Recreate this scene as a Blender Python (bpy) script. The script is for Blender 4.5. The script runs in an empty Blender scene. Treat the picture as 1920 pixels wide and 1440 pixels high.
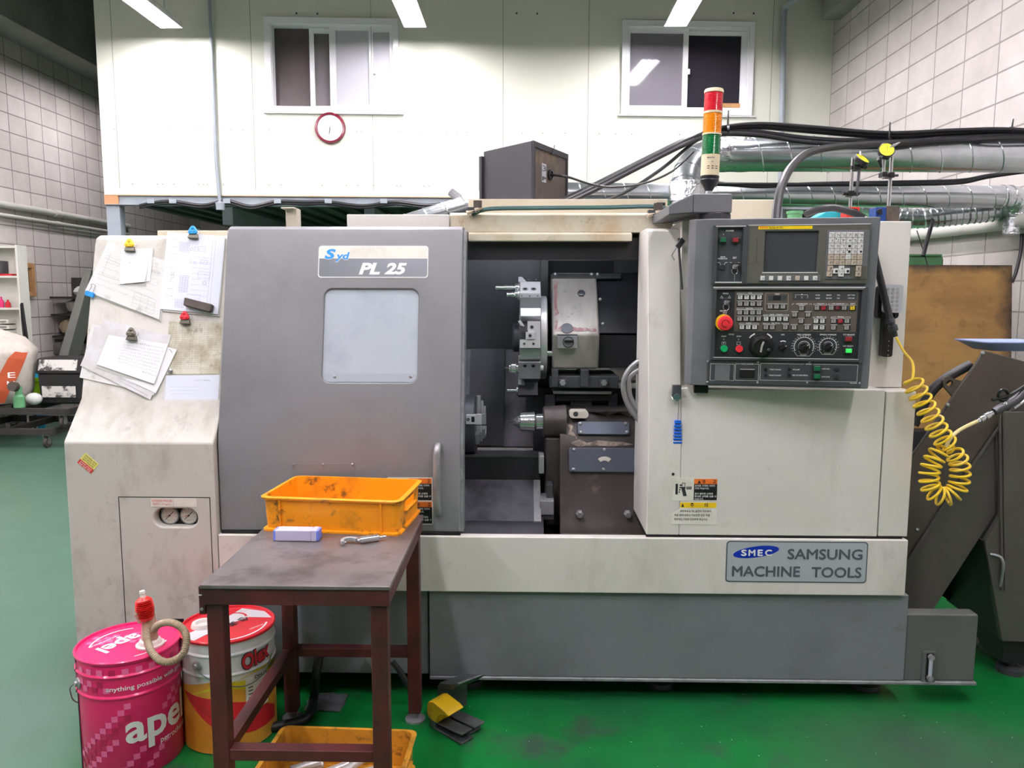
import bpy, math, random
from math import sin, cos, pi, radians, sqrt, atan2
from mathutils import Vector, Matrix
from mathutils.geometry import tessellate_polygon

random.seed(7)
C = bpy.context.scene.collection
SC = bpy.context.scene

# ---------------------------------------------------------------- camera
FPX = 1442.0                       # focal length for a 1920 px wide frame
EYE = Vector((0, 0, 1.42))
PITCH, YAW, ROLL = radians(6.53), radians(1.0), radians(0.15)
cF = Vector((-sin(YAW) * cos(PITCH), cos(YAW) * cos(PITCH), -sin(PITCH)))
cR0 = Vector((cos(YAW), sin(YAW), 0))
cU0 = cR0.cross(cF)
cR = cR0 * cos(ROLL) + cU0 * sin(ROLL)
cU = cU0 * cos(ROLL) - cR0 * sin(ROLL)
cam = bpy.data.cameras.new('camera')
cam.sensor_width = 36.0
cam.lens = 36.0 * FPX / 1920.0
cam.clip_start = 0.02
camo = bpy.data.objects.new('camera', cam)
C.objects.link(camo)
camo.matrix_world = Matrix(((cR.x, cU.x, -cF.x, EYE.x), (cR.y, cU.y, -cF.y, EYE.y), (cR.z, cU.z, -cF.z, EYE.z), (0, 0, 0, 1)))
SC.camera = camo

# ---------------------------------------------------------------- view, world
SC.view_settings.view_transform = 'Standard'
SC.view_settings.look = 'None'
SC.view_settings.exposure = 0.0
SC.view_settings.gamma = 1.0
SC.view_settings.use_curve_mapping = False
w = bpy.data.worlds.new('world'); SC.world = w
w.use_nodes = True
w.node_tree.nodes['Background'].inputs[0].default_value = (0.6, 0.65, 0.7, 1)
w.node_tree.nodes['Background'].inputs[1].default_value = 0.05
TUBE_POWER = 130.0                 # emission strength of the fluorescent tubes

# ---------------------------------------------------------------- pixel helpers (1920x1440 frame)
def ray(x, y):
    return cF * FPX + cR * (x - 960.0) + cU * (720.0 - y)
def P(x, y, Y):
    d = ray(x, y); return EYE + d * (Y / d.y)
def PZ(x, y, Z):
    d = ray(x, y); return EYE + d * ((Z - EYE.z) / d.z)
def PX(x, y, X):
    d = ray(x, y); return EYE + d * (X / d.x)

class Frame:
    """a flat working frame: u to the right, v up, n out of the surface"""
    def __init__(s, o, u, v):
        s.o = Vector(o); s.u = Vector(u).normalized()
        v = Vector(v); s.v = (v - s.u * v.dot(s.u)).normalized(); s.n = s.u.cross(s.v)
        s.M = Matrix(((s.u.x, s.v.x, s.n.x, s.o.x), (s.u.y, s.v.y, s.n.y, s.o.y), (s.u.z, s.v.z, s.n.z, s.o.z), (0, 0, 0, 1)))
    def at(s, x, y, n=0.0):
        d = ray(x, y); o = s.o + s.n * n
        t = (o - EYE).dot(s.n) / d.dot(s.n)
        q = EYE + d * t - s.o
        return q.dot(s.u), q.dot(s.v)
    def rect(s, x0, y0, x1, y1, n=0.0):
        xm, ym = (x0 + x1) / 2, (y0 + y1) / 2
        return s.at(x0, ym, n)[0], s.at(x1, ym, n)[0], s.at(xm, y1, n)[1], s.at(xm, y0, n)[1]
    def w(s, u, v, n=0.0):
        return s.o + s.u * u + s.v * v + s.n * n
def front(Y):
    return Frame((0, Y, 0), (1, 0, 0), (0, 0, 1))

# ---------------------------------------------------------------- materials
def lin(h):
    h = h.lstrip('#')
    r = []
    for i in (0, 2, 4):
        c = int(h[i:i + 2], 16) / 255.0
        r.append(c / 12.92 if c <= 0.04045 else ((c + 0.055) / 1.055) ** 2.4)
    return (r[0], r[1], r[2], 1.0)
MATS = {}
def mat(name, col, rough=0.5, metal=0.0, dirt=None, amt=0.5, scale=4.0, lo=0.45, hi=0.7, streak=(1, 1, 1), dirt2=None, amt2=0.5, scale2=14.0, lo2=0.55, hi2=0.7,
        bump=0.0, bscale=200.0, spec=0.5, coat=0.0, emit=0.0, trans=0.0, ior=1.45, rvar=0.0):
    m = bpy.data.materials.new(name); m.use_nodes = True
    nt = m.node_tree; b = nt.nodes['Principled BSDF']; L = nt.links.new
    b.inputs['Base Color'].default_value = lin(col)
    b.inputs['Roughness'].default_value = rough
    b.inputs['Metallic'].default_value = metal
    b.inputs['Specular IOR Level'].default_value = spec
    b.inputs['Coat Weight'].default_value = coat
    b.inputs['Coat Roughness'].default_value = 0.12
    b.inputs['IOR'].default_value = ior
    b.inputs['Transmission Weight'].default_value = trans
    if emit:
        b.inputs['Emission Color'].default_value = lin(col); b.inputs['Emission Strength'].default_value = emit
    tc = nt.nodes.new('ShaderNodeTexCoord')
    src = None
    def layer(prev, colour, a, sc, l, h, st, seed):
        mp = nt.nodes.new('ShaderNodeMapping'); mp.inputs['Scale'].default_value = st; mp.inputs['Location'].default_value = (seed, seed * 2, seed * 3)
        L(tc.outputs['Object'], mp.inputs['Vector'])
        nz = nt.nodes.new('ShaderNodeTexNoise'); nz.inputs['Scale'].default_value = sc; nz.inputs['Detail'].default_value = 7; nz.inputs['Roughness'].default_value = 0.65
        L(mp.outputs['Vector'], nz.inputs['Vector'])
        mr = nt.nodes.new('ShaderNodeMapRange'); mr.inputs['From Min'].default_value = l; mr.inputs['From Max'].default_value = h; mr.inputs['To Max'].default_value = a
        L(nz.outputs['Fac'], mr.inputs['Value'])
        mx = nt.nodes.new('ShaderNodeMix'); mx.data_type = 'RGBA'
        L(mr.outputs['Result'], mx.inputs['Factor'])
        if prev is None: mx.inputs['A'].default_value = lin(col)
        else: L(prev, mx.inputs['A'])
        mx.inputs['B'].default_value = lin(colour)
        return mx.outputs['Result'], mr.outputs['Result']
    fac = None
    if dirt: src, fac = layer(src, dirt, amt, scale, lo, hi, streak, 3.1)
    if dirt2: src, _ = layer(src, dirt2, amt2, scale2, lo2, hi2, (1, 1, 1), 7.7)
    if src is not None:
        L(src, b.inputs['Base Color'])
        if rvar:
            ma = nt.nodes.new('ShaderNodeMath'); ma.operation = 'MULTIPLY_ADD'; ma.inputs[1].default_value = rvar; ma.inputs[2].default_value = rough
            L(fac, ma.inputs[0]); L(ma.outputs[0], b.inputs['Roughness'])
    if bump:
        nz = nt.nodes.new('ShaderNodeTexNoise'); nz.inputs['Scale'].default_value = bscale; nz.inputs['Detail'].default_value = 3
        L(tc.outputs['Object'], nz.inputs['Vector'])
        bp = nt.nodes.new('ShaderNodeBump'); bp.inputs['Strength'].default_value = bump; bp.inputs['Distance'].default_value = 0.01
        L(nz.outputs['Fac'], bp.inputs['Height']); L(bp.outputs['Normal'], b.inputs['Normal'])
    MATS[name] = m
    return m

def block_mat(name, bw, bh, light, dark, mortar, seed=0.0):
    """stack-bonded concrete blocks on a wall that faces sideways"""
    m = bpy.data.materials.new(name); m.use_nodes = True
    nt = m.node_tree; b = nt.nodes['Principled BSDF']; L = nt.links.new
    tc = nt.nodes.new('ShaderNodeTexCoord'); sx = nt.nodes.new('ShaderNodeSeparateXYZ'); cx = nt.nodes.new('ShaderNodeCombineXYZ')
    L(tc.outputs['Object'], sx.inputs[0]); L(sx.outputs['Y'], cx.inputs['X']); L(sx.outputs['Z'], cx.inputs['Y'])
    br = nt.nodes.new('ShaderNodeTexBrick'); br.offset = 0.0; br.squash = 1.0
    br.inputs['Scale'].default_value = 1.0; br.inputs['Brick Width'].default_value = bw; br.inputs['Row Height'].default_value = bh
    br.inputs['Mortar Size'].default_value = 0.006; br.inputs['Mortar Smooth'].default_value = 0.2; br.inputs['Bias'].default_value = 0.0
    br.inputs['Color1'].default_value = lin(light); br.inputs['Color2'].default_value = lin(dark); br.inputs['Mortar'].default_value = lin(mortar)
    L(cx.outputs[0], br.inputs['Vector'])
    nz = nt.nodes.new('ShaderNodeTexNoise'); nz.inputs['Scale'].default_value = 3.0; nz.inputs['Detail'].default_value = 9; nz.inputs['Roughness'].default_value = 0.7
    L(tc.outputs['Object'], nz.inputs['Vector'])
    mr = nt.nodes.new('ShaderNodeMapRange'); mr.inputs['From Min'].default_value = 0.3; mr.inputs['From Max'].default_value = 0.75; mr.inputs['To Min'].default_value = 1.08; mr.inputs['To Max'].default_value = 0.82
    L(nz.outputs['Fac'], mr.inputs['Value'])
    mu = nt.nodes.new('ShaderNodeMix'); mu.data_type = 'RGBA'; mu.blend_type = 'MULTIPLY'; mu.inputs['Factor'].default_value = 1.0
    L(br.outputs['Color'], mu.inputs['A']); L(mr.outputs['Result'], mu.inputs['B']); L(mu.outputs['Result'], b.inputs['Base Color'])
    b.inputs['Roughness'].default_value = 0.9
    n2 = nt.nodes.new('ShaderNodeTexNoise'); n2.inputs['Scale'].default_value = 60.0; n2.inputs['Detail'].default_value = 4
    L(tc.outputs['Object'], n2.inputs['Vector'])
    ad = nt.nodes.new('ShaderNodeMath'); ad.operation = 'MULTIPLY_ADD'; ad.inputs[1].default_value = -1.0
    L(br.outputs['Fac'], ad.inputs[0])
    m2 = nt.nodes.new('ShaderNodeMath'); m2.operation = 'MULTIPLY'; m2.inputs[1].default_value = 0.25; L(n2.outputs['Fac'], m2.inputs[0]); L(m2.outputs[0], ad.inputs[2])
    bp = nt.nodes.new('ShaderNodeBump'); bp.inputs['Strength'].default_value = 0.7; bp.inputs['Distance'].default_value = 0.008
    L(ad.outputs[0], bp.inputs['Height']); L(bp.outputs['Normal'], b.inputs['Normal'])
    MATS[name] = m
    return m

# ---------------------------------------------------------------- mesh builder
FONT_CACHE = {}
def glyphs(body, bold=0.0, shear=0.0):
    key = (body, bold, shear)
    if key not in FONT_CACHE:
        c = bpy.data.curves.new('lettering', 'FONT'); c.body = body; c.offset = bold; c.shear = shear; c.resolution_u = 3
        o = bpy.data.objects.new('lettering', c)
        me = bpy.data.meshes.new_from_object(o)
        vs = [(v.co.x, v.co.y) for v in me.vertices]; fs = [tuple(p.vertices) for p in me.polygons]
        bpy.data.objects.remove(o); bpy.data.curves.remove(c); bpy.data.meshes.remove(me)
        FONT_CACHE[key] = (vs, fs)
    return FONT_CACHE[key]

class MB:
    """collects shapes and links them as ONE mesh object"""
    def __init__(s, fr=None):
        s.v = []; s.f = []; s.m = []; s.mats = []; s.M = fr.M if fr is not None else Matrix.Identity(4)
    def mi(s, m):
        m = MATS[m] if isinstance(m, str) else m
        if m not in s.mats: s.mats.append(m)
        return s.mats.index(m)
    def av(s, p):
        q = s.M @ Vector(p); s.v.append((q.x, q.y, q.z)); return len(s.v) - 1
    def face(s, ids, m):
        s.f.append(tuple(ids)); s.m.append(s.mi(m))
    def poly(s, pts, m):
        s.face([s.av(p) for p in pts], m); return s
    def box(s, a0, a1, b0, b1, c0, c1, m):
        i = [s.av((a, b, c)) for a in (a0, a1) for b in (b0, b1) for c in (c0, c1)]
        for q in ((0, 1, 3, 2), (4, 6, 7, 5), (0, 4, 5, 1), (2, 3, 7, 6), (0, 2, 6, 4), (1, 5, 7, 3)):
            s.face([i[k] for k in q], m)
        return s
    def hexa(s, p8, m):
        """eight corners: bottom four, then top four, each going round"""
        i = [s.av(p) for p in p8]
        for q in ((3, 2, 1, 0), (4, 5, 6, 7), (0, 1, 5, 4), (1, 2, 6, 5), (2, 3, 7, 6), (3, 0, 4, 7)):
            s.face([i[k] for k in q], m)
        return s
    def prism(s, poly, c0, c1, m, axis='n', m_side=None):
        """poly in (u,v) pushed along n, or in (y,z) pushed along x"""
        mk = (lambda a, b, c: (a, b, c)) if axis == 'n' else (lambda a, b, c: (c, a, b))
        A = [s.av(mk(a, b, c0)) for a, b in poly]; B = [s.av(mk(a, b, c1)) for a, b in poly]
        s.face(A[::-1], m); s.face(B, m)
        n = len(poly)
        for k in range(n): s.face((A[k], A[(k + 1) % n], B[(k + 1) % n], B[k]), m_side or m)
        return s
    def holed(s, outer, holes, c0, c1, m):
        """a plate in (u,v) with holes cut through, from n=c0 to n=c1"""
        loops = [outer] + list(holes)
        flat = [p for l in loops for p in l]
        tris = tessellate_polygon([[Vector((a, b, 0)) for a, b in l] for l in loops])
        A = [s.av((a, b, c0)) for a, b in flat]; B = [s.av((a, b, c1)) for a, b in flat]
        for t in tris:
            p = [flat[k] for k in t]
            ar = (p[1][0] - p[0][0]) * (p[2][1] - p[0][1]) - (p[2][0] - p[0][0]) * (p[1][1] - p[0][1])
            if ar < 0: t = (t[0], t[2], t[1])
            s.face([B[k] for k in t], m); s.face([A[k] for k in reversed(t)], m)
        o = 0
        for l in loops:
            n = len(l)
            for k in range(n): s.face((A[o + k], A[o + (k + 1) % n], B[o + (k + 1) % n], B[o + k]), m)
            o += n
        return s
    def ring(s, o, ax, r, n, ref=None):
        ax = Vector(ax).normalized()
        ref = Vector(ref) if ref is not None else (Vector((0, 0, 1)) if abs(ax.z) < 0.9 else Vector((1, 0, 0)))
        e1 = (ref - ax * ref.dot(ax)).normalized(); e2 = ax.cross(e1)
        return [s.av(Vector(o) + (e1 * cos(2 * pi * k / n) + e2 * sin(2 * pi * k / n)) * r) for k in range(n)]
    def lathe(s, o, ax, prof, m, n=24, ref=None, ms=None):
        """prof: (radius, height) pairs along ax"""
        o = Vector(o); ax = Vector(ax).normalized(); prev = None
        for k, (r, h) in enumerate(prof):
            c = o + ax * h
            cur = [s.av(c)] if r <= 1e-6 else s.ring(c, ax, r, n, ref)
            if prev is not None:
                mm = ms[k - 1] if ms else m
                for j in range(n):
                    j2 = (j + 1) % n
                    if len(prev) == 1 and len(cur) == 1: continue
                    if len(prev) == 1: s.face((prev[0], cur[j2], cur[j])[::-1], mm)
                    elif len(cur) == 1: s.face((prev[j], prev[j2], cur[0]), mm)
                    else: s.face((prev[j], prev[j2], cur[j2], cur[j]), mm)
            prev = cur
        return s
    def cyl(s, p0, p1, r, m, n=16, r1=None, ref=None):
        p0, p1 = Vector(p0), Vector(p1); h = (p1 - p0).length
        return s.lathe(p0, p1 - p0, [(0, 0), (r, 0), (r if r1 is None else r1, h), (0, h)], m, n, ref)
    def tube(s, pts, r, m, n=8, closed=False, caps=True):
        pts = [Vector(p) for p in pts]; N = len(pts); rings = []; e1 = None
        for i in range(N):
            a = pts[(i - 1) % N] if (closed or i > 0) else pts[i]; b = pts[(i + 1) % N] if (closed or i < N - 1) else pts[i]
            t = (b - a).normalized()
            if e1 is None:
                ref = Vector((0, 0, 1)) if abs(t.z) < 0.9 else Vector((1, 0, 0)); e1 = (ref - t * ref.dot(t)).normalized()
            else: e1 = (e1 - t * e1.dot(t)).normalized()
            e2 = t.cross(e1); rr = r[i] if isinstance(r, (list, tuple)) else r
            rings.append([s.av(pts[i] + (e1 * cos(2 * pi * k / n) + e2 * sin(2 * pi * k / n)) * rr) for k in range(n)])
        for i in range(N if closed else N - 1):
            A, B = rings[i], rings[(i + 1) % N]
            for k in range(n): s.face((A[k], A[(k + 1) % n], B[(k + 1) % n], B[k]), m)
        if caps and not closed:
            s.face(rings[0][::-1], m); s.face(rings[-1], m)
        return s
    def ball(s, o, r, m, n=14, sq=(1, 1, 1)):
        M0 = s.M; s.M = s.M @ Matrix.Translation(Vector(o)) @ Matrix.Diagonal((sq[0], sq[1], sq[2], 1))
        s.lathe((0, 0, -r), (0, 0, 1), [(r * sin(pi * k / 8), r - r * cos(pi * k / 8)) for k in range(9)], m, n)
        s.M = M0; return s
    def text(s, body, u0, u1, v0, v1, m, n=0.0006, bold=0.0, shear=0.0, rot=0.0, fat=0.0):
        """letters fitted into the rectangle u0..u1, v0..v1 (rot turns them about its centre)"""
        if fat:
            for k, (du, dv) in enumerate(((fat, 0), (-fat, 0), (0, fat), (0, -fat))): s.text(body, u0 + fat + du, u1 - fat + du, v0 + fat + dv, v1 - fat + dv, m, n + k * 0.0002, bold, shear, rot)
            return s
        vs, fs = glyphs(body, bold, shear)
        if not vs: return s
        x0 = min(a for a, b in vs); x1 = max(a for a, b in vs); y0 = min(b for a, b in vs); y1 = max(b for a, b in vs)
        sx = (u1 - u0) / max(1e-6, x1 - x0); sy = (v1 - v0) / max(1e-6, y1 - y0); cu, cv = (u0 + u1) / 2, (v0 + v1) / 2
        ids = []
        for a, b in vs:
            p, q = (a - x0) * sx + u0 - cu, (b - y0) * sy + v0 - cv
            ids.append(s.av((cu + p * cos(rot) - q * sin(rot), cv + p * sin(rot) + q * cos(rot), n)))
        for f in fs: s.face([ids[k] for k in f], m)
        return s
    def rings2d(s, cu, cv, r0, r1, a0, a1, n0, m, k=24):
        """flat arc band in (u,v)"""
        A = [s.av((cu + r0 * cos(a0 + (a1 - a0) * i / k), cv + r0 * sin(a0 + (a1 - a0) * i / k), n0)) for i in range(k + 1)]
        B = [s.av((cu + r1 * cos(a0 + (a1 - a0) * i / k), cv + r1 * sin(a0 + (a1 - a0) * i / k), n0)) for i in range(k + 1)]
        for i in range(k):
            f = (A[i], B[i], B[i + 1], A[i + 1]); s.face(f if a1 > a0 else f[::-1], m)
        return s
    def line2d(s, pts, wd, n0, m):
        """a flat printed line in (u,v)"""
        for (a, b), (c, d) in zip(pts, pts[1:]):
            l = sqrt((c - a) ** 2 + (d - b) ** 2) or 1e-6; px, py = -(d - b) / l * wd / 2, (c - a) / l * wd / 2
            s.poly([(a - px, b - py, n0), (c - px, d - py, n0), (c + px, d + py, n0), (a + px, b + py, n0)], m)
        return s
    def build(s, name, parent=None, bevel=0.0, seg=2, cut=None, smooth=True, angle=32):
        me = bpy.data.meshes.new(name); off = Vector((0, 0, 0))
        if parent is not None:
            q = parent
            while q is not None: off = off + q.location; q = q.parent
        me.from_pydata([(a - off.x, b - off.y, c - off.z) for a, b, c in s.v], [], s.f)
        for m in s.mats: me.materials.append(m)
        me.polygons.foreach_set('material_index', s.m)
        me.update()
        o = bpy.data.objects.new(name, me); C.objects.link(o)
        if parent is not None: o.parent = parent
        if cut is not None:
            cm = bpy.data.meshes.new('cutter'); cm.from_pydata([(a - off.x, b - off.y, c - off.z) for a, b, c in cut.v], [], cut.f); 
            co = bpy.data.objects.new('cutter', cm); C.objects.link(co)
            import bmesh
            for mm in (me, cm):
                bm = bmesh.new(); bm.from_mesh(mm); bmesh.ops.recalc_face_normals(bm, faces=bm.faces); bm.to_mesh(mm); bm.free()
            if parent is not None: co.parent = parent
            md = o.modifiers.new('cut', 'BOOLEAN'); md.object = co; md.operation = 'DIFFERENCE'; md.solver = 'EXACT'
            ne = bpy.data.meshes.new_from_object(o.evaluated_get(bpy.context.evaluated_depsgraph_get()))
            o.modifiers.clear(); o.data = ne; ne.name = name; bpy.data.objects.remove(co); bpy.data.meshes.remove(me); me = ne
        if smooth:
            me.polygons.foreach_set('use_smooth', [True] * len(me.polygons)); me.set_sharp_from_angle(angle=radians(angle))
        if bevel:
            md = o.modifiers.new('edges', 'BEVEL'); md.width = bevel; md.segments = seg; md.limit_method = 'ANGLE'; md.angle_limit = radians(40); md.harden_normals = True
        return o

def rr(u0, u1, v0, v1, r, k=5):
    """rounded rectangle outline, counter-clockwise"""
    out = []
    for cu, cv, a in ((u1 - r, v1 - r, 0), (u0 + r, v1 - r, pi / 2), (u0 + r, v0 + r, pi), (u1 - r, v0 + r, 3 * pi / 2)):
        for i in range(k + 1):
            t = a + pi / 2 * i / k; out.append((cu + r * cos(t), cv + r * sin(t)))
    return out
def circ(cu, cv, r, k=24):
    return [(cu + r * cos(2 * pi * i / k), cv + r * sin(2 * pi * i / k)) for i in range(k)]
def spline(pts, k=6, closed=False):
    """smooth curve through the points"""
    pts = [Vector(p) for p in pts]; N = len(pts); out = []
    for i in range(N if closed else N - 1):
        if closed: p0, p1, p2, p3 = pts[i - 1], pts[i], pts[(i + 1) % N], pts[(i + 2) % N]
        else: p0, p1, p2, p3 = pts[max(i - 1, 0)], pts[i], pts[i + 1], pts[min(i + 2, N - 1)]
        for j in range(k):
            t = j / k
            out.append(0.5 * (2 * p1 + (p2 - p0) * t + (2 * p0 - 5 * p1 + 4 * p2 - p3) * t * t + (3 * p1 - p0 - 3 * p2 + p3) * t ** 3))
    if not closed: out.append(pts[-1])
    return out
def tag(o, label, cat, group=None, kind=None):
    o['label'] = label; o['category'] = cat
    if group: o['group'] = group
    if kind: o['kind'] = kind
    return o
def thing(name, label, cat, loc, group=None):
    o = bpy.data.objects.new(name, None); C.objects.link(o); o.location = Vector(loc); o.empty_display_size = 0.05
    return tag(o, label, cat, group)
def struct(o):
    o['kind'] = 'structure'; return o
def dup(root, loc, label, group=None):
    """a copy of a thing with copies of its parts and sub-parts"""
    def cp(o, par):
        c = o.copy(); C.objects.link(c); c.parent = par
        for ch in kids[o.name]: cp(ch, c)
        return c
    kids = {}
    def walk(o):
        kids[o.name] = list(o.children)
        for ch in o.children: walk(ch)
    walk(root)
    r = cp(root, None); r.location = Vector(loc); r['label'] = label
    if group: r['group'] = group
    return r
# ---------------------------------------------------------------- materials used all over
mat('floor_green', '#08622a', 0.34, spec=0.35, dirt='#164a2e', amt=0.75, scale=1.3, lo=0.46, hi=0.68, dirt2='#3a3f40', amt2=0.7, scale2=2.9, lo2=0.56, hi2=0.68, bump=0.05, bscale=30, rvar=0.1)
def floor_glare_and_oil():
    # left aisle glare painted in as pale colour, an oily dark patch in front of the right end
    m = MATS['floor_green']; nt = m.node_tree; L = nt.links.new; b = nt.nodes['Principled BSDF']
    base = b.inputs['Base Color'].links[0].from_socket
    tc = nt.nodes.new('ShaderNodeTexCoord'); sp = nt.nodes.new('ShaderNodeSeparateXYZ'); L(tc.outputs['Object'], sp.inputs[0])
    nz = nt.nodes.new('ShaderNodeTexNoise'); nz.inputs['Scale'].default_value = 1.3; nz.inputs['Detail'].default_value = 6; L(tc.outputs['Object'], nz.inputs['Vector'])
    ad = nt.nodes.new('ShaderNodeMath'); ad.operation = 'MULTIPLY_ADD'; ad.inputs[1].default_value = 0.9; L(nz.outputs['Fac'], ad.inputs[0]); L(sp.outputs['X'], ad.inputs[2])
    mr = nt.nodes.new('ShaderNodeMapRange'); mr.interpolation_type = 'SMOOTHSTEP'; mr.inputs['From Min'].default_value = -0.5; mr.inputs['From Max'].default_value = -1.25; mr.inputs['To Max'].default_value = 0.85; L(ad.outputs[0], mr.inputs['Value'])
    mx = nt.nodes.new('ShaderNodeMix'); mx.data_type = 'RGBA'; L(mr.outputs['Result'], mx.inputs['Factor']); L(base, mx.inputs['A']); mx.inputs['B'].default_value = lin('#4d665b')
    d = nt.nodes.new('ShaderNodeVectorMath'); d.operation = 'DISTANCE'; d.inputs[1].default_value = (1.35, 1.75, 0.0); L(tc.outputs['Object'], d.inputs[0])
    a2 = nt.nodes.new('ShaderNodeMath'); a2.operation = 'MULTIPLY_ADD'; a2.inputs[1].default_value = -0.9; L(nz.outputs['Fac'], a2.inputs[0]); L(d.outputs['Value'], a2.inputs[2])
    m2 = nt.nodes.new('ShaderNodeMapRange'); m2.interpolation_type = 'SMOOTHSTEP'; m2.inputs['From Min'].default_value = 0.55; m2.inputs['From Max'].default_value = -0.15; m2.inputs['To Max'].default_value = 0.7; L(a2.outputs[0], m2.inputs['Value'])
    mz = nt.nodes.new('ShaderNodeMix'); mz.data_type = 'RGBA'; L(m2.outputs['Result'], mz.inputs['Factor']); L(mx.outputs['Result'], mz.inputs['A']); mz.inputs['B'].default_value = lin('#3a453f')
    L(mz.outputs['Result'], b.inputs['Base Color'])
floor_glare_and_oil()
mat('panel_cream', '#d6d8cc', 0.55, bump=0.02, bscale=90)
mat('joint_grey', '#9a9c90', 0.7)
mat('concrete', '#8a8b85', 0.9, dirt='#6a6b67', amt=0.6, scale=2.0, bump=0.25, bscale=40)
mat('ceiling_grey', '#7f8380', 0.9, dirt='#5e6360', amt=0.5, scale=1.5)
mat('pvc_white', '#e6e8ec', 0.35)
mat('dark_glass', '#2b2930', 0.08, spec=0.6)
mat('brown_glass', '#4a4344', 0.3, dirt='#5c5252', amt=0.4, scale=3, lo=0.4, hi=0.6)
mat('grey_glass', '#6a6668', 0.3)
mat('screen_mesh', '#b2b2ba', 0.35, spec=0.4)
mat('mirror_glass', '#77757c', 0.06, spec=0.7)
mat('wood', '#b98d5f', 0.6, dirt='#7a5738', amt=0.5, scale=5, streak=(1, 8, 1))
mat('galv', '#b9bfc4', 0.34, 0.85, dirt='#8f979c', amt=0.6, scale=14, bump=0.03, bscale=60)
mat('steel_paint', '#9aa3ab', 0.5, dirt='#7d868e', amt=0.5, scale=5)
mat('orange_primer', '#c49068', 0.7, dirt='#e0a070', amt=0.6, scale=12)
mat('primer_tan', '#c8b79c', 0.7, dirt='#c08a5a', amt=0.4, scale=5)
mat('deck_green', '#4f5c52', 0.7, dirt='#343c36', amt=0.6, scale=3)
mat('black_rubber', '#1b1c1f', 0.45)
mat('black_plastic', '#141416', 0.35)
mat('white_paint', '#d9dad6', 0.5, dirt='#b9b8b0', amt=0.5, scale=3)
mat('pipe_white', '#c8c8c2', 0.5, dirt='#a5a49c', amt=0.5, scale=3)
mat('lamp_white', '#e4e6e6', 0.4)
mat('tube_light', '#fff7fc', 0.4, emit=TUBE_POWER)
mat('maroon', '#6a1028', 0.25, coat=0.4)
mat('clock_face', '#f2f2f0', 0.4)
block_mat('block_left', 0.285, 0.195, '#d2ccc8', '#c6c0bc', '#8a8580')
block_mat('block_right', 0.40, 0.19, '#c4bfbc', '#b8b3b0', '#8d8884')
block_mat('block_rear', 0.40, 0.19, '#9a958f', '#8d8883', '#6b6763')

# ---------------------------------------------------------------- the hall
XR = 3.03                                                        # right block wall
XL = (PZ(0, 65, 4.1).x + PZ(195, 160, 4.1).x) / 2                # left block wall
ZC, ZB = 5.1, 4.08                                               # ceiling, underside of the edge beams
Y0, Y1 = -5.0, 13.0
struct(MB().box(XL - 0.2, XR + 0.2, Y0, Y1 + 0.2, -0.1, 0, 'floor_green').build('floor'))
struct(MB().box(XL - 0.2, XR + 0.2, Y0, Y1 + 0.2, ZC, ZC + 0.1, 'ceiling_grey').build('ceiling'))
struct(MB().box(XL - 0.2, XL, Y0, Y1 + 0.2, 0, ZC, 'block_left').build('wall_left'))
struct(MB().box(XR, XR + 0.2, Y0, Y1 + 0.2, 0, ZC, 'block_right').build('wall_right'))
struct(MB().box(XL - 0.2, XR + 0.2, Y0 - 0.2, Y0, 0, ZC, 'block_rear').build('wall_front'))
struct(MB().box(XL, XR, Y1, Y1 + 0.2, 0, ZC, 'block_rear').build('wall_rear'))
bx = PZ(1505, 70, ZB).x
struct(MB().box(bx, XR - 0.001, Y0 + 0.01, 7.85, ZB, ZC - 0.002, 'concrete').build('trim_1', bevel=0.006))
struct(MB().box(XL + 0.001, XL + 0.42, Y0 + 0.01, Y1 - 0.01, ZB, ZC - 0.002, 'concrete').build('trim_2', bevel=0.006))

# mezzanine office wall of insulated panels
MA = radians(3.0)
Fm = Frame((-4.13, 7.62, 0), (cos(MA), sin(MA), 0), (0, 0, 1))
ue = (XR - 0.002 + 4.13) / cos(MA)
zb = 2.40
w1 = Fm.rect(510, 47, 738, 203); w2 = Fm.rect(1174, 52, 1402, 206)
m = MB(Fm)
m.holed([(0, zb), (ue, zb), (ue, ZC - 0.001), (0, ZC - 0.001)], [[(a[0], a[2]), (a[1], a[2]), (a[1], a[3]), (a[0], a[3])] for a in (w1, w2)], -0.09, 0.0, 'panel_cream')
for x in (222, 478, 700, 943, 1101, 1440):
    u = Fm.at(x, 300)[0]
    m.box(u - 0.003, u + 0.003, zb + 0.03, ZC - 0.01, -0.001, 0.0015, 'joint_grey')
for x0, x1, z in ((213, 478, 0.055), (478, 960, 0.05)):
    m.box(Fm.at(x0, 360)[0], Fm.at(x1, 360)[0] - 0.02, zb, zb + z, 0, 0.004, 'panel_cream')
for k in range(90):                                              # fine screw heads and stamped grooves
    u = random.uniform(0.1, ue - 0.1); z = random.choice((zb + 0.1, zb + 0.62, zb + 1.9))
    m.box(u - 0.006, u + 0.006, z - 0.006, z + 0.006, 0, 0.003, 'joint_grey')
struct(m.build('wall_back'))
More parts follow.
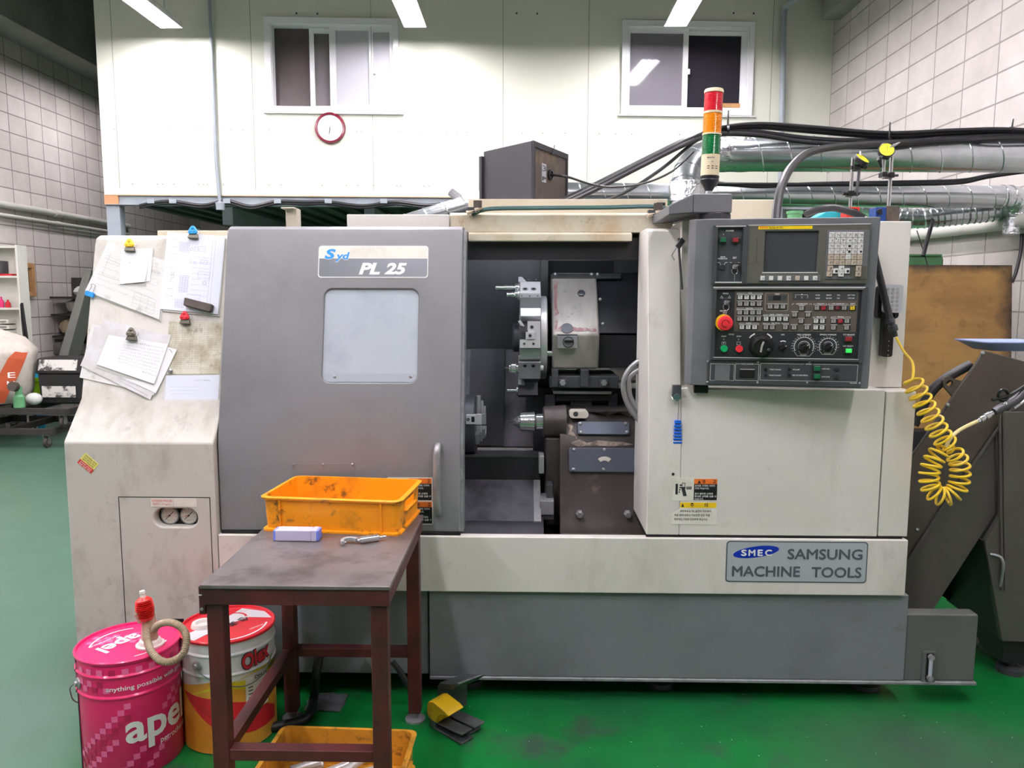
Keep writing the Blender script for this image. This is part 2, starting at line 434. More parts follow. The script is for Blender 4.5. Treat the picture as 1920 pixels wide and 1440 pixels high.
for nm, rect, panes in (('window_1', (498, 35, 748, 212), None), ('window_2', (1165, 41, 1411, 217), None)):
    a = Fm.rect(*rect); h = w1 if nm == 'window_1' else w2
    root = bpy.data.objects.new(nm, None); C.objects.link(root); root.location = Fm.w((a[0] + a[1]) / 2, a[2], 0); struct(root)
    m = MB(Fm); t = 0.0
    m.holed([(a[0], a[2]), (a[1], a[2]), (a[1], a[3]), (a[0], a[3])], [[(h[0] + t, h[2] + t), (h[1] - t, h[2] + t), (h[1] - t, h[3] - t), (h[0] + t, h[3] - t)]], 0.001, 0.035, 'pvc_white')
    for q in ((h[0] - 0.001, h[0] + 0.012, h[2], h[3]), (h[1] - 0.012, h[1] + 0.001, h[2], h[3]), (h[0], h[1], h[2] - 0.001, h[2] + 0.012), (h[0], h[1], h[3] - 0.012, h[3] + 0.001)):
        m.box(q[0], q[1], q[2], q[3], -0.085, 0.02, 'pvc_white')
    m.box(a[0] - 0.03, a[1] + 0.04, a[2] - 0.012, a[2], 0.001, 0.03, 'pvc_white')
    m.build('window_frame', root, bevel=0.003)
    def sash(x0, y0, x1, y1, holes, n0, mats, root=root):
        o = Fm.rect(x0, y0, x1, y1); hs = [Fm.rect(*q) for q in holes]
        mm = MB(Fm).holed([(o[0], o[2]), (o[1], o[2]), (o[1], o[3]), (o[0], o[3])], [[(q[0], q[2]), (q[1], q[2]), (q[1], q[3]), (q[0], q[3])] for q in hs], n0, n0 + 0.03, 'pvc_white')
        s_ = mm.build('sash', root, bevel=0.003)
        for q, g in zip(hs, mats):
            MB(Fm).box(q[0] - 0.006, q[1] + 0.006, q[2] - 0.006, q[3] + 0.006, n0 + 0.010, n0 + 0.016, g).build('pane', s_)
        return s_
    if nm == 'window_1':
        q = Fm.rect(512, 50, 584, 201); MB(Fm).box(q[0], q[1], q[2], q[3], -0.08, -0.074, 'brown_glass').build('pane', root)
        sash(579, 50, 640, 202, [(588, 60, 626, 197)], -0.07, ['grey_glass'])
        s_ = sash(618, 47, 738, 204, [(630, 57, 692, 195), (700, 60, 731, 196)], -0.03, ['screen_mesh', 'screen_mesh'])
        q = Fm.rect(701, 129, 705, 139); MB(Fm).box(q[0], q[1], q[2], q[3], 0.0, 0.02, 'pvc_white').build('latch', s_, bevel=0.003)
    else:
        sash(1284, 56, 1400, 205, [(1290, 64, 1391, 200)], -0.07, ['dark_glass'])
        s_ = sash(1173, 51, 1290, 206, [(1181, 62, 1280, 198)], -0.03, ['mirror_glass'])
        q = Fm.rect(1288, 130, 1293, 140); MB(Fm).box(q[0], q[1], q[2], q[3], -0.0, 0.02, 'pvc_white').build('latch', s_, bevel=0.003)
        q = Fm.rect(1352, 192, 1390, 200); MB(Fm).box(q[0], q[1], q[2], q[3], -0.052, -0.035, 'wood').build('window_ledge', root)

# steel front beam, deck and column under the mezzanine
m = MB(Fm); m.box(0.0, ue - 0.01, zb - 0.095, zb - 0.012, -0.09, -0.02, 'steel_paint')
m.box(0.0, ue - 0.01, zb - 0.012, zb - 0.001, -0.09, 0.006, 'primer_tan'); m.box(0.0, ue - 0.01, zb - 0.103, zb - 0.095, -0.09, 0.01, 'steel_paint')
struct(m.build('trim_3', bevel=0.003))
m = MB(Fm)
m.box(0.0, 0.13, 0, zb - 0.104, -0.13, -0.02, 'steel_paint'); m.box(-0.004, 0.13, zb - 0.103, zb + 0.0, -0.019, 0.003, 'orange_primer')
m.box(-0.01, 0.14, 0, 0.012, -0.16, 0.02, 'steel_paint')
struct(m.build('trim_4', bevel=0.003))
m = MB()
m.box(-4.1, XR - 0.01, 8.2, Y1 - 0.01, zb - 0.02, zb + 0.06, 'deck_green')
for k in range(30):
    x = -4.05 + k * 0.235; m.box(x, x + 0.09, 8.2, Y1 - 0.02, zb - 0.06, zb - 0.02, 'deck_green')
for x in (-3.2, -1.7, -0.3, 1.2, 2.6): m.box(x, x + 0.11, 8.2, Y1 - 0.02, zb - 0.24, zb - 0.06, 'steel_paint')
for y in (9.6, 11.4): m.box(-4.1, XR - 0.01, y, y + 0.12, zb - 0.3, zb - 0.241, 'steel_paint')
struct(m.build('trim_5'))

# ---------------------------------------------------------------- fluorescent fittings
LZ = 3.90
mat('tube_dim', '#fff7fc', 0.4, emit=TUBE_POWER * 0.85)
def fitting(x, y, label, tube='tube_light'):
    L2 = 0.48
    root = thing('fluorescent_light', label, 'light', (x, y, LZ), 'fluorescent ceiling lights')
    m = MB()
    m.prism([(-0.105, 0), (-0.075, 0.075), (0.075, 0.075), (0.105, 0), (0.1, 0), (0.071, 0.071), (-0.071, 0.071), (-0.1, 0)], 0, 1, 'lamp_white')
    m.v = [(x + a, y - L2 + c * 2 * L2, LZ - 0.018 + b) for a, b, c in m.v]
    for yy in (y - L2 - 0.004, y + L2): m.hexa([(x - 0.105, yy, LZ - 0.018), (x + 0.105, yy, LZ - 0.018), (x + 0.105, yy + 0.004, LZ - 0.018), (x - 0.105, yy + 0.004, LZ - 0.018),
                                              (x - 0.075, yy, LZ + 0.057), (x + 0.075, yy, LZ + 0.057), (x + 0.075, yy + 0.004, LZ + 0.057), (x - 0.075, yy + 0.004, LZ + 0.057)], 'lamp_white')
    m.build('reflector', root)
    for dx in (-0.062, 0, 0.062):
        t = MB(); t.cyl((x + dx, y - L2 + 0.03, LZ), (x + dx, y + L2 - 0.03, LZ), 0.014, tube, 8); t.build('light_tube', root)
    for dy in (-0.35, 0.35): MB().cyl((x, y + dy, LZ + 0.057), (x, y + dy, ZC - 0.003), 0.004, 'steel_paint', 6).build('hanger', root)
    return root
LX = (-3.3, -1.03, 1.36)
LN = ('fluorescent light over the left end of the cream wall', 'fluorescent light beside the white window with the clock', 'fluorescent light over the window behind the signal tower')
fits = []
for k, x in enumerate(LX):
    f0 = fitting(x, 6.93, LN[k]); fits.append(f0)
    for r, y in enumerate((5.38, 3.83, 2.28, 0.73, -0.82)):
        dup(f0, (x, y, LZ), '%s fluorescent light in row %s, counting towards the camera' % (('leftmost', 'middle', 'rightmost')[k], ('two', 'three', 'four', 'five', 'six')[r]))
fitting(-4.36, 9.05, 'added unseen fluorescent light brightening the left block wall', 'tube_dim')  # added lamp, hidden behind the office wall, to brighten the left wall
for r, y in enumerate((5.38, 3.83, 2.28)): dup(f0, (-4.75, y, LZ), 'fluorescent light over the left aisle, row %s towards the camera' % ('one', 'two', 'three')[r])
# ---------------------------------------------------------------- machine materials
mat('cream', '#d8d5cf', 0.45, dirt='#9c968a', amt=0.4, scale=2.2, lo=0.5, hi=0.75, streak=(2, 2, 0.7), dirt2='#8f8779', amt2=0.35, scale2=9, lo2=0.6, hi2=0.75, bump=0.02, bscale=250)
mat('cream_dirty', '#cbc5b2', 0.5, dirt='#a8875c', amt=0.85, scale=6, lo=0.46, hi=0.72, streak=(1, 1, 0.8), dirt2='#6d5a40', amt2=0.7, scale2=13, lo2=0.62, hi2=0.74)
mat('cream_slope', '#c4c2ba', 0.5, dirt='#857a6c', amt=0.6, scale=5, lo=0.5, hi=0.75, streak=(1.5, 1, 0.8), dirt2='#6e675d', amt2=0.5, scale2=16, lo2=0.6, hi2=0.75)
mat('beige', '#c2bba8', 0.5, dirt='#a49a82', amt=0.5, scale=4)
mat('door_grey', '#7b7c80', 0.38, dirt='#66676a', amt=0.5, scale=3, lo=0.5, hi=0.75, bump=0.12, bscale=420, streak=(1, 1, 1))
mat('base_grey', '#74797c', 0.5, dirt='#55595b', amt=0.5, scale=3, lo=0.5, hi=0.75, dirt2='#3c3e3e', amt2=0.4, scale2=9, lo2=0.62, hi2=0.74, bump=0.06, bscale=400)
mat('tank_grey', '#595c5b', 0.5, dirt='#47463f', amt=0.5, scale=4, bump=0.06, bscale=400)
mat('edge_grey', '#8d9094', 0.4, 0.2, dirt='#4c4c4c', amt=0.6, scale=25)
mat('gap_black', '#0b0b0c', 0.8)
mat('interior', '#34343a', 0.42, 0.25, dirt='#1c1c20', amt=0.8, scale=3.5, lo=0.42, hi=0.7, streak=(1, 1, 0.5))
mat('interior_dark', '#1d1d21', 0.45, dirt='#0e0e10', amt=0.7, scale=4)
mat('interior_worn', '#55555c', 0.38, 0.35, dirt='#1f1f24', amt=0.9, scale=5, lo=0.42, hi=0.66, streak=(1, 1, 0.6))
mat('chrome', '#c9cbce', 0.18, 0.85)
mat('steel', '#a0a1a4', 0.36, 0.5, dirt='#77797c', amt=0.5, scale=12)
mat('steel_bright', '#d0d0d3', 0.34, 0.4)
mat('steel_dark', '#4c4d52', 0.4, 0.4, dirt='#36373b', amt=0.6, scale=10)
mat('hole_black', '#08080a', 0.6)
mat('cast_worn', '#a8a39f', 0.45, 0.3, dirt='#77706c', amt=0.6, scale=6, streak=(2, 1, 0.4))
mat('red_paint_worn', '#8a6062', 0.6, dirt='#a39c98', amt=0.95, scale=30, lo=0.45, hi=0.6)
mat('cast_dark', '#4a4443', 0.38, 0.25, dirt='#2b2728', amt=0.8, scale=4, lo=0.45, hi=0.65, dirt2='#85736a', amt2=0.6, scale2=9, lo2=0.62, hi2=0.72)
mat('plate_blue', '#5c6270', 0.4, 0.4)
mat('badge_silver', '#aeb2b8', 0.3, 0.3)
mat('white_print', '#eeeeee', 0.5)
mat('ink', '#22252a', 0.6)
mat('ink_grey', '#50585f', 0.5)
mat('plate_grey', '#b4bac2', 0.35, 0.15)
mat('badge_grey', '#7f8289', 0.3, 0.2)
mat('logo_blue', '#0b2fa8', 0.4)
mat('logo_sky', '#2a8fe0', 0.4)
mat('sign_orange', '#e8762c', 0.5)
mat('sign_yellow', '#f0c81e', 0.5)
mat('sign_white', '#e4e3da', 0.5, dirt='#b9b2a0', amt=0.5, scale=9)
mat('sign_black', '#16161a', 0.5)
mat('sticker_yellow', '#e9e27a', 0.5)
mat('sticker_red', '#d23a34', 0.5)
mat('polycarbonate', '#b3bcc6', 0.12, dirt='#8e97a6', amt=0.6, scale=4, lo=0.5, hi=0.75, spec=0.6, rvar=0.3)
mat('pane_edge', '#aab2bb', 0.25)
mat('gauge_face', '#cfc9bf', 0.4)

CX0, CX1 = -1.578, -1.062                                         # left cover
DX0, DX1 = -1.058, -0.222                                         # door
RX0, RX1 = 0.418, 1.309                                           # right cover
YF = 2.56                                                         # front face of the covers
machine = thing('turning_lathe', 'big cream and grey lathe with sliding grey door, half open on its dark turning space', 'lathe', (0, 3.1, 0))
def zp(x, y, Y): return P(x, y, Y).z

# --- cream cover over the headstock, left end
prof = [(YF, 0.065), (YF, 0.919), (2.68, 1.055), (2.825, 1.605), (2.836, 1.628), (2.86, 1.638), (3.9, 1.638), (3.9, 0.065)]
Fc = front(YF)
slot = Fc.rect(289, 954, 370, 988)
cut = MB(Fc).prism(rr(slot[0], slot[1], slot[2], slot[3], (slot[3] - slot[2]) / 2 - 0.001, 8), -0.11, 0.02, 'gap_black')
m = MB().prism(prof, CX0, CX1, 'cream_slope', 'x')
cover = m.build('left_cover', machine, cut=cut, bevel=0.007)
m = MB(Fc)
pr = Fc.rect(233, 933, 400, 1280)
g = 0.0025
for a in ((pr[0] - g, pr[0], pr[2], pr[3]), (pr[1], pr[1] + g, pr[2], pr[3]), (pr[0] - g, pr[1] + g, pr[3], pr[3] + g)):
    m.box(a[0], a[1], a[2], a[3], -0.001, 0.0006, 'gap_black')
m.build('access_panel_gap', cover)
m = MB(Fc); m.holed([(slot[0] - 0.02, slot[2] - 0.02), (slot[1] + 0.02, slot[2] - 0.02), (slot[1] + 0.02, slot[3] + 0.02), (slot[0] - 0.02, slot[3] + 0.02)], [], -0.040, -0.036, 'gap_black'); m.build('gauge_recess', cover)
m = MB(Fc)
for k in range(5):
    u = slot[0] + 0.006 + k * 0.010; v = slot[3] - 0.012 - k * 0.011
    m.prism([(u, v), (u + 0.014, v + 0.012), (u + 0.010, v + 0.020), (u - 0.004, v + 0.008)], -0.032, -0.029, 'white_print')
m.build('gauge_hose', cover)
for cxp in (316, 352):
    cu, cv = Fc.at(cxp, 968, -0.02)
    gm = MB(Fc); gm.lathe((cu, cv, -0.08), (0, 0, 1), [(0, 0), (0.032, 0), (0.032, 0.05), (0.029, 0.054), (0.027, 0.05), (0, 0.05)], 'steel', 28)
    ga = gm.build('pressure_gauge', machine)
    gm = MB(Fc); gm.prism(circ(cu, cv, 0.0272), -0.0298, -0.0288, 'gauge_face')
    for k in range(9):
        t = radians(225 - k * 33.75); gm.line2d([(cu + 0.020 * cos(t), cv + 0.020 * sin(t)), (cu + 0.024 * cos(t), cv + 0.024 * sin(t))], 0.0012, -0.0282, 'ink')
    gm.line2d([(cu - 0.014, cv - 0.013), (cu + 0.015, cv + 0.015)], 0.0022, -0.0278, 'ink'); gm.line2d([(cu - 0.015, cv - 0.004), (cu - 0.003, cv + 0.001)], 0.002, -0.0279, 'sticker_red')
    gm.text('kgf/cm', cu - 0.009, cu + 0.009, cv - 0.018, cv - 0.015, 'ink', -0.0278); gm.prism(circ(cu, cv, 0.003), -0.028, -0.0265, 'ink')
    gm.build('gauge_dial', ga)
# labels on the cover
m = MB(Fc); a = Fc.rect(283, 934, 325, 950); m.box(*a, 0.0004, 0.001, 'sign_white'); b = Fc.rect(326, 934, 369, 950); m.box(*b, 0.0004, 0.001, 'sign_white')
m.text('CHUCKING PRESSURE', a[0] + 0.004, a[1] - 0.004, a[3] - 0.013, a[3] - 0.005, 'sticker_red', 0.0014); m.text('척압력 1~25 kgf/cm', a[0] + 0.006, a[1] - 0.008, a[2] + 0.004, a[2] + 0.014, 'sticker_red', 0.0014)
m.build('pressure_label', machine)
m = MB(Fc); q = [Fc.at(160, 849), Fc.at(185, 870), Fc.at(171, 888), Fc.at(145, 867)]
m.prism(q[::-1], 0.0004, 0.001, 'sticker_yellow')
def mix(p, q_, t): return (p[0] + (q_[0] - p[0]) * t, p[1] + (q_[1] - p[1]) * t)
l0, r0 = mix(q[0], q[3], 0.62), mix(q[1], q[2], 0.62)
m.prism([l0, q[3], q[2], r0], 0.001, 0.0013, 'sticker_red')
cu = (q[0][0] + q[2][0]) / 2; cv = (q[0][1] + q[2][1]) / 2; an = atan2(q[1][1] - q[0][1], q[1][0] - q[0][0])
for t, s_, c in ((0.12, '안전제일 주의', 'ink'), (0.30, '이상 발견시 즉시', 'ink'), (0.48, '정지 하십시오', 'ink'), (0.74, '관계자외 조작금지', 'white_print'), (0.9, '담당자', 'white_print')):
    p0 = mix(mix(q[0], q[3], t), mix(q[1], q[2], t), 0.5); m.text(s_, p0[0] - 0.024, p0[0] + 0.024, p0[1] - 0.0028, p0[1] + 0.0028, c, 0.0017, 0.01, rot=an)
m.build('warning_sticker', machine)

# --- grey base with its lip, the white-grey band and the coolant tank
Fb = front(2.58); bb = Fb.rect(805, 1112, 1700, 1272)
m = MB(); m.box(bb[0], bb[1], 2.58, 3.9, 0.085, bb[3], 'base_grey'); m.box(bb[0], 1.58, 2.574, 2.60, 0.072, 0.085, 'edge_grey')
m.build('base', machine, bevel=0.004)
m = MB(); m.box(CX1 + 0.002, bb[0] - 0.005, 2.60, 3.9, 0.08, bb[3], 'base_grey'); m.build('base_panel', machine, bevel=0.004)
bd = front(YF).rect(404, 1000, 1703, 1111)
ZD = 0.603                                                        # seam under door and right cover
m = MB(); m.box(CX1 + 0.002, 1.306, 2.562, 2.60, bb[3] + 0.004, ZD - 0.005, 'cream'); band = m.build('front_band', machine, bevel=0.004)
m = MB(); m.box(CX1 + 0.01, DX1, 2.575, 3.2, ZD - 0.006, ZD + 0.003, 'gap_black'); m.box(RX0, 1.29, 2.575, 3.2, ZD - 0.006, ZD + 0.003, 'gap_black'); m.box(CX1 + 0.01, 1.29, 2.60, 3.2, bb[3] - 0.001, bb[3] + 0.005, 'gap_black'); m.build('seam', machine)
tk = Fb.rect(1703, 1153, 1832, 1278)
m = MB(); m.box(tk[0] - 0.01, tk[1], 2.583, 2.64, 0.085, tk[3], 'tank_grey'); tank = m.build('coolant_tank', machine, bevel=0.006)
MB().lathe((tk[1], 2.615, 0.215), (1, 0, 0), [(0, 0), (0.022, 0), (0.022, 0.015), (0, 0.015)], 'black_plastic', 20).build('tank_plug', tank)
lg = Fb.rect(1735, 1224, 1747, 1272)
m = MB(Fb); m.box(lg[0] - 0.012, lg[1] + 0.012, lg[2] - 0.012, lg[3] + 0.006, -0.002, 0.004, 'tank_grey'); m.box(*lg, 0.004, 0.009, 'hole_black')
m.build('gauge_backing', tank)
m = MB(Fb)
um = (lg[0] + lg[1]) / 2; m.cyl((um, lg[2] + 0.008, 0.014), (um, lg[3] - 0.008, 0.014), 0.0065, 'pane_edge', 12)
for v in (lg[2] + 0.008, lg[3] - 0.01): m.lathe((um, v, 0.008), (0, 0, 1), [(0, 0), (0.010, 0), (0.010, 0.012), (0, 0.012)], 'steel', 14)
m.build('level_gauge', tank)

# --- nameplate on the band
m = MB(front(2.562)); F = front(2.562); a = F.rect(1361, 1015, 1626, 1092)
m.prism(rr(*a, 0.012), 0.0003, 0.0012, 'ink_grey'); m.prism(rr(a[0] + 0.004, a[1] - 0.004, a[2] + 0.004, a[3] - 0.004, 0.009), 0.0012, 0.0017, 'plate_grey')
e0 = F.rect(1373, 1021, 1462, 1048); cu, cv = (e0[0] + e0[1]) / 2, (e0[2] + e0[3]) / 2; tl = radians(8.5)
el = [(cu + 0.0785 * cos(t) * cos(tl) - 0.0195 * sin(t) * sin(tl), cv + 0.0785 * cos(t) * sin(tl) + 0.0195 * sin(t) * cos(tl)) for t in [2 * pi * k / 40 for k in range(40)]]
m.prism(el, 0.0017, 0.002, 'logo_blue')
for s_, q in (('S', (1389, 1030, 1400, 1042)), ('M', (1403, 1030, 1416, 1042)), ('E', (1420, 1030, 1430, 1042)), ('C', (1434, 1030, 1447, 1042))):
    m.text(s_, *F.rect(*q), 'white_print', 0.0024, fat=0.0011)
m.text('SAMSUNG', *F.rect(1476, 1029, 1617, 1049), 'ink_grey', 0.0021, fat=0.0013)
m.text('MACHINE', *F.rect(1372, 1061, 1500, 1081), 'ink_grey', 0.0021, fat=0.0013); m.text('TOOLS', *F.rect(1521, 1063, 1615, 1083), 'ink_grey', 0.0021, fat=0.0013)
m.build('nameplate', machine)

# --- sliding door
DY = 2.585
dprof = [(DY, 0.605), (DY, 0.918), (2.742, 1.632), (2.752, 1.652), (2.775, 1.664), (2.84, 1.667), (2.84, 1.60), (2.79, 1.60), (2.63, 0.90), (2.63, 0.605)]
Fd = Frame((0, DY, 0.918), (1, 0, 0), (0, 2.742 - DY, 1.632 - 0.918))
wn = Fd.rect(606, 542, 783, 717)
cut = MB(Fd).prism(rr(wn[0], wn[1], wn[2], wn[3], 0.028, 6), -0.1, 0.03, 'gap_black')
m = MB().prism(dprof, DX0, DX1, 'door_grey', 'x'); door = m.build('door', machine, cut=cut, bevel=0.006)
m = MB(Fd); m.prism(rr(wn[0] - 0.004, wn[1] + 0.004, wn[2] - 0.004, wn[3] + 0.004, 0.03, 6), -0.016, -0.008, 'polycarbonate')
v = Fd.at(690, 700, -0.008)[1]
m.prism(rr(wn[0] + 0.002, wn[1] - 0.002, wn[2] + 0.002, v, 0.012, 6), -0.008, -0.006, 'pane_edge')
for x in (627, 770): m.ball((*Fd.at(x, 706, -0.004), -0.006), 0.006, 'steel', 10, (1, 1, 0.5))
m.build('window_pane', door)
# door edge strip
m = MB(); ed = [(y + 0.004, z) for y, z in dprof]; m.prism([(DY + 0.006, 0.607), (DY + 0.006, 0.918), (2.76, 1.645), (2.835, 1.66), (2.66, 0.90), (2.66, 0.607)], DX1 - 0.001, DX1 + 0.010, 'edge_grey', 'x'); m.build('edge_strip', door)
# badge
m = MB(Fd); a = Fd.rect(597, 461, 803, 521)
m.prism(rr(*a, 0.011), 0.0002, 0.001, 'white_print'); vm = Fd.at(700, 485)[1]
m.prism(rr(a[0] + 0.003, a[1] - 0.003, a[2] + 0.004, a[3] - 0.003, 0.009), 0.001, 0.0013, 'sign_white')
bx_ = rr(a[0] + 0.003, a[1] - 0.003, a[2] + 0.004, a[3] - 0.003, 0.009)
m.prism([(min(max(p, a[0] + 0.003), a[1] - 0.003), min(q, vm)) for p, q in bx_], 0.0013, 0.0016, 'badge_grey')
for c, off in (('white_print', 0.0014), ('logo_sky', 0.0)):
    n_ = 0.002 if c == 'white_print' else 0.0024
    q = Fd.rect(609, 467, 630, 486); m.text('S', q[0] - off, q[1] + off, q[2] - off, q[3] + off, c, n_, 0.06 if off else 0.04, 0.2)
    q = Fd.rect(629, 473, 656, 491); m.text('yd', q[0] - off, q[1] + off, q[2] - off, q[3] + off, c, n_, 0.06 if off else 0.03, 0.2)
m.text('PL', *Fd.rect(673, 493, 713, 515), 'white_print', 0.0022, 0.045, 0.25); m.text('25', *Fd.rect(721, 493, 763, 515), 'white_print', 0.0022, 0.045, 0.25)
m.build('badge', door)
# handle, cover plate, warning signs
Fl = front(DY)
hd = [Fl.at(822, 838), Fl.at(821, 858), Fl.at(821, 930), Fl.at(822, 962)]
m = MB(Fl); m.tube(spline([(hd[0][0], hd[0][1] + 0.004, 0.0), (hd[0][0], hd[0][1], 0.022), (hd[1][0], hd[1][1], 0.034), (hd[2][0], hd[2][1], 0.034), (hd[3][0], hd[3][1] + 0.02, 0.022), (hd[3][0], hd[3][1], 0.0)]), 0.0125, 'steel', 12); m.build('handle', door)
a = Fl.rect(546, 869, 667, 940); m = MB(Fl); m.box(*a, 0.0, 0.0012, 'door_grey')
m.build('cover_plate', door, bevel=0.0006)
for x in (551, 606, 661): MB(Fl).ball((*Fl.at(x, 871), 0.0012), 0.0052, 'steel', 12, (1, 1, 0.6)).build('screw', door)
def warn(fr, r, par, name='warning_plate', pict=True, left=0.47):
    mm = MB(fr); a = fr.rect(*r); mm.prism(rr(*a, 0.005), 0.0002, 0.001, 'sign_white'); W, Hh = a[1] - a[0], a[3] - a[2]; x0 = a[0] + W * left; e = 0.003
    mm.box(x0, a[1] - e, a[3] - Hh * 0.26, a[3] - e, 0.001, 0.0013, 'sign_orange'); mm.box(x0, a[1] - e, a[2] + e, a[3] - Hh * 0.26, 0.001, 0.0013, 'sign_black')
    tx = x0 + 0.14 * (a[1] - x0); mm.poly([(tx, a[3] - Hh * 0.24, 0.0016), (tx + 0.012, a[3] - Hh * 0.24, 0.0016), (tx + 0.006, a[3] - Hh * 0.09, 0.0016)], 'ink')
    mm.text('경', tx + 0.016, tx + 0.026, a[3] - Hh * 0.23, a[3] - Hh * 0.07, 'ink', 0.0017, 0.02); mm.text('고', a[1] - 0.018, a[1] - 0.008, a[3] - Hh * 0.22, a[3] - Hh * 0.08, 'ink', 0.0017, 0.02)
    for k, s_ in enumerate(('운전중 기계에 가까이', '가지 마십시오.', '', '문이 열리면 신체에', '중대한 상해를 입을 수', '있습니다.')):
        if s_:
            y = a[3] - Hh * (0.38 + 0.115 * k); mm.text(s_, x0 + 0.003, x0 + 0.003 + (a[1] - x0 - 0.008) * len(s_) / 12.0, y, y + Hh * 0.085, 'white_print', 0.0016, 0.012)
    if pict:
        c0 = a[0] + W * 0.05; vv = (a[2] + a[3]) / 2
        mm.box(c0 + 0.002, c0 + 0.010, vv - Hh * 0.22, vv + Hh * 0.24, 0.001, 0.0015, 'ink')
        mm.poly([(c0 + 0.022, vv + 0.003, 0.0015), (c0 + 0.029, vv - Hh * 0.3, 0.0015), (c0 + 0.041, vv - Hh * 0.28, 0.0015), (c0 + 0.033, vv + 0.008, 0.0015)], 'ink')
        mm.poly([(c0 + 0.020, vv + 0.004, 0.0016), (c0 + 0.036, vv + 0.004, 0.0016), (c0 + 0.036, vv + 0.009, 0.0016), (c0 + 0.020, vv + 0.009, 0.0016)], 'ink')
        for k in range(4): mm.box(c0 + 0.013 + 0.001 * k, c0 + 0.017 + 0.002 * k, vv - 0.012 + 0.008 * k, vv - 0.007 + 0.008 * k, 0.001, 0.0015, 'ink')
        for k in range(3): mm.box(c0 + 0.040 + 0.006 * k, c0 + 0.044 + 0.006 * k, vv, vv + 0.010, 0.001, 0.0015, 'ink')
        mm.line2d([(c0 + 0.024, vv + 0.010), (c0 + 0.024, vv + 0.022), (c0 + 0.034, vv + 0.022), (c0 + 0.034, vv + 0.010)], 0.002, 0.0015, 'ink')
    return mm.build(name, par)
warn(Fl, (726, 895, 811, 939), door); warn(Fl, (726, 939, 812, 983), door)

# --- right cover: leaning post beside the opening, block face, ledge, upper face
m = MB()
m.prism([(2.575, 0.605), (2.575, 0.918), (2.70, 1.645), (2.74, 1.655), (2.9, 1.655), (2.9, 0.605)], RX0, 0.53, 'cream', 'x')
pl_ = [(0.53, 0.605), (1.205, 0.605), (1.205, 1.112), (0.62, 1.112), (0.53, 0.905)]
A = [m.av((a, 2.575, b)) for a, b in pl_]; B = [m.av((a, 2.8, b)) for a, b in pl_]; w3 = m.av((0.53, 2.609, 1.112)); w4 = m.av((0.53, 2.8, 1.112))
m.face(A, 'cream'); m.face(B[::-1], 'cream'); m.face((A[4], A[3], w3), 'cream'); m.face((A[1], B[1], B[2], A[2]), 'cream'); m.face((A[2], B[2], B[3], w4, w3, A[3]), 'cream'); m.face((A[0], B[0], B[1], A[1]), 'cream'); m.face((A[4], w3, w4, B[4]), 'cream'); m.face((A[0], A[4], B[4], B[0]), 'cream'); m.face((B[3], B[4], w4), 'cream')
m.build('right_cover', machine, bevel=0.004)
m = MB(); m.box(1.209, RX1, 2.577, 3.2, 0.605, 1.106, 'cream'); m.build('corner_cover', machine, bevel=0.004)
m = MB(); m.box(0.53, 1.138, 2.67, 3.2, 1.110, 1.675, 'cream'); m.box(1.145, 1.305, 2.672, 3.2, 1.108, 1.675, 'cream'); m.box(1.13, 1.15, 2.69, 3.2, 1.112, 1.66, 'gap_black'); m.build('upper_cover', machine, bevel=0.003)
F25 = front(2.575)
warn(F25, (1261, 896, 1346, 939), machine)
mm = MB(F25); a = F25.rect(1259, 942, 1344, 983); y2 = F25.rect(1275, 942, 1344, 952)
mm.prism([(a[0], a[2]), (a[1], a[2]), (a[1], y2[3]), (y2[0], y2[3]), (y2[0] - 0.002, y2[2] - 0.006), (a[0], y2[2] - 0.022)], 0.0002, 0.001, 'sign_white')
mm.box(y2[0], y2[1] - 0.002, y2[2], y2[3], 0.001, 0.0013, 'sign_yellow')
mm.poly([(y2[0] + 0.004, y2[2] + 0.003, 0.0015), (y2[0] + 0.014, y2[2] + 0.003, 0.0015), (y2[0] + 0.009, y2[3] - 0.003, 0.0015)], 'ink')
mm.text('주', *F25.rect(1294, 943, 1301, 951), 'ink', 0.0015, 0.02); mm.text('의', *F25.rect(1320, 943, 1327, 951), 'ink', 0.0015, 0.02)
for k, s_ in enumerate(('회전속도는 척, 실린더 치수표의', '허용 범위내에서 가능한한 낮은 허용', '회전속도 이하로 운전하여 주십시오.')):
    x0, x1 = ((1275, 1333), (1264, 1331), (1264, 1327))[k]; y = 956 + k * 7.6; mm.text(s_, *F25.rect(x0, y, x1, y + 4.5), 'ink', 0.0015, 0.012)
mm.build('caution_plate', machine)
MB(F25).lathe((*F25.at(1262, 889), -0.001), (0, 0, 1), [(0, 0.002), (0.005, 0.002), (0.005, 0)], 'hole_black', 12).build('screw_hole', machine)

# --- header over the opening, rail cover behind the door, roof
m = MB(); zt = zp(1040, 398, 2.88); zl = zp(1040, 438, 2.88); zl2 = zp(1040, 452, 2.86)
m.prism([(2.88, zl + 0.004), (2.88, zt - 0.01), (2.90, zt), (3.1, zt), (3.1, zl)], DX1 - 0.06, RX0 + 0.12, 'cream_dirty', 'x')
m.prism([(2.862, zl2), (2.862, zl - 0.002), (2.885, zl + 0.006), (2.92, zl + 0.006), (2.92, zl2)], DX1 + 0.01, RX0 - 0.03, 'cream_dirty', 'x')
m.build('header', machine, bevel=0.003)
m = MB(); m.box(DX0 + 0.4, DX1 - 0.06, 2.862, 3.1, 1.60, zp(700, 402, 2.862), 'cream'); m.build('rail_cover', machine, bevel=0.003)
m = MB(); x0 = P(547, 400, 2.86).x; m.box(x0 - 0.02, x0 + 0.022, 2.85, 2.9, 1.6, zp(550, 391, 2.86), 'beige'); m.box(x0 - 0.03, x0 + 0.018, 2.83, 2.9, zp(550, 393, 2.86), zp(550, 390, 2.86), 'beige'); m.build('rail_bracket', machine, bevel=0.002)
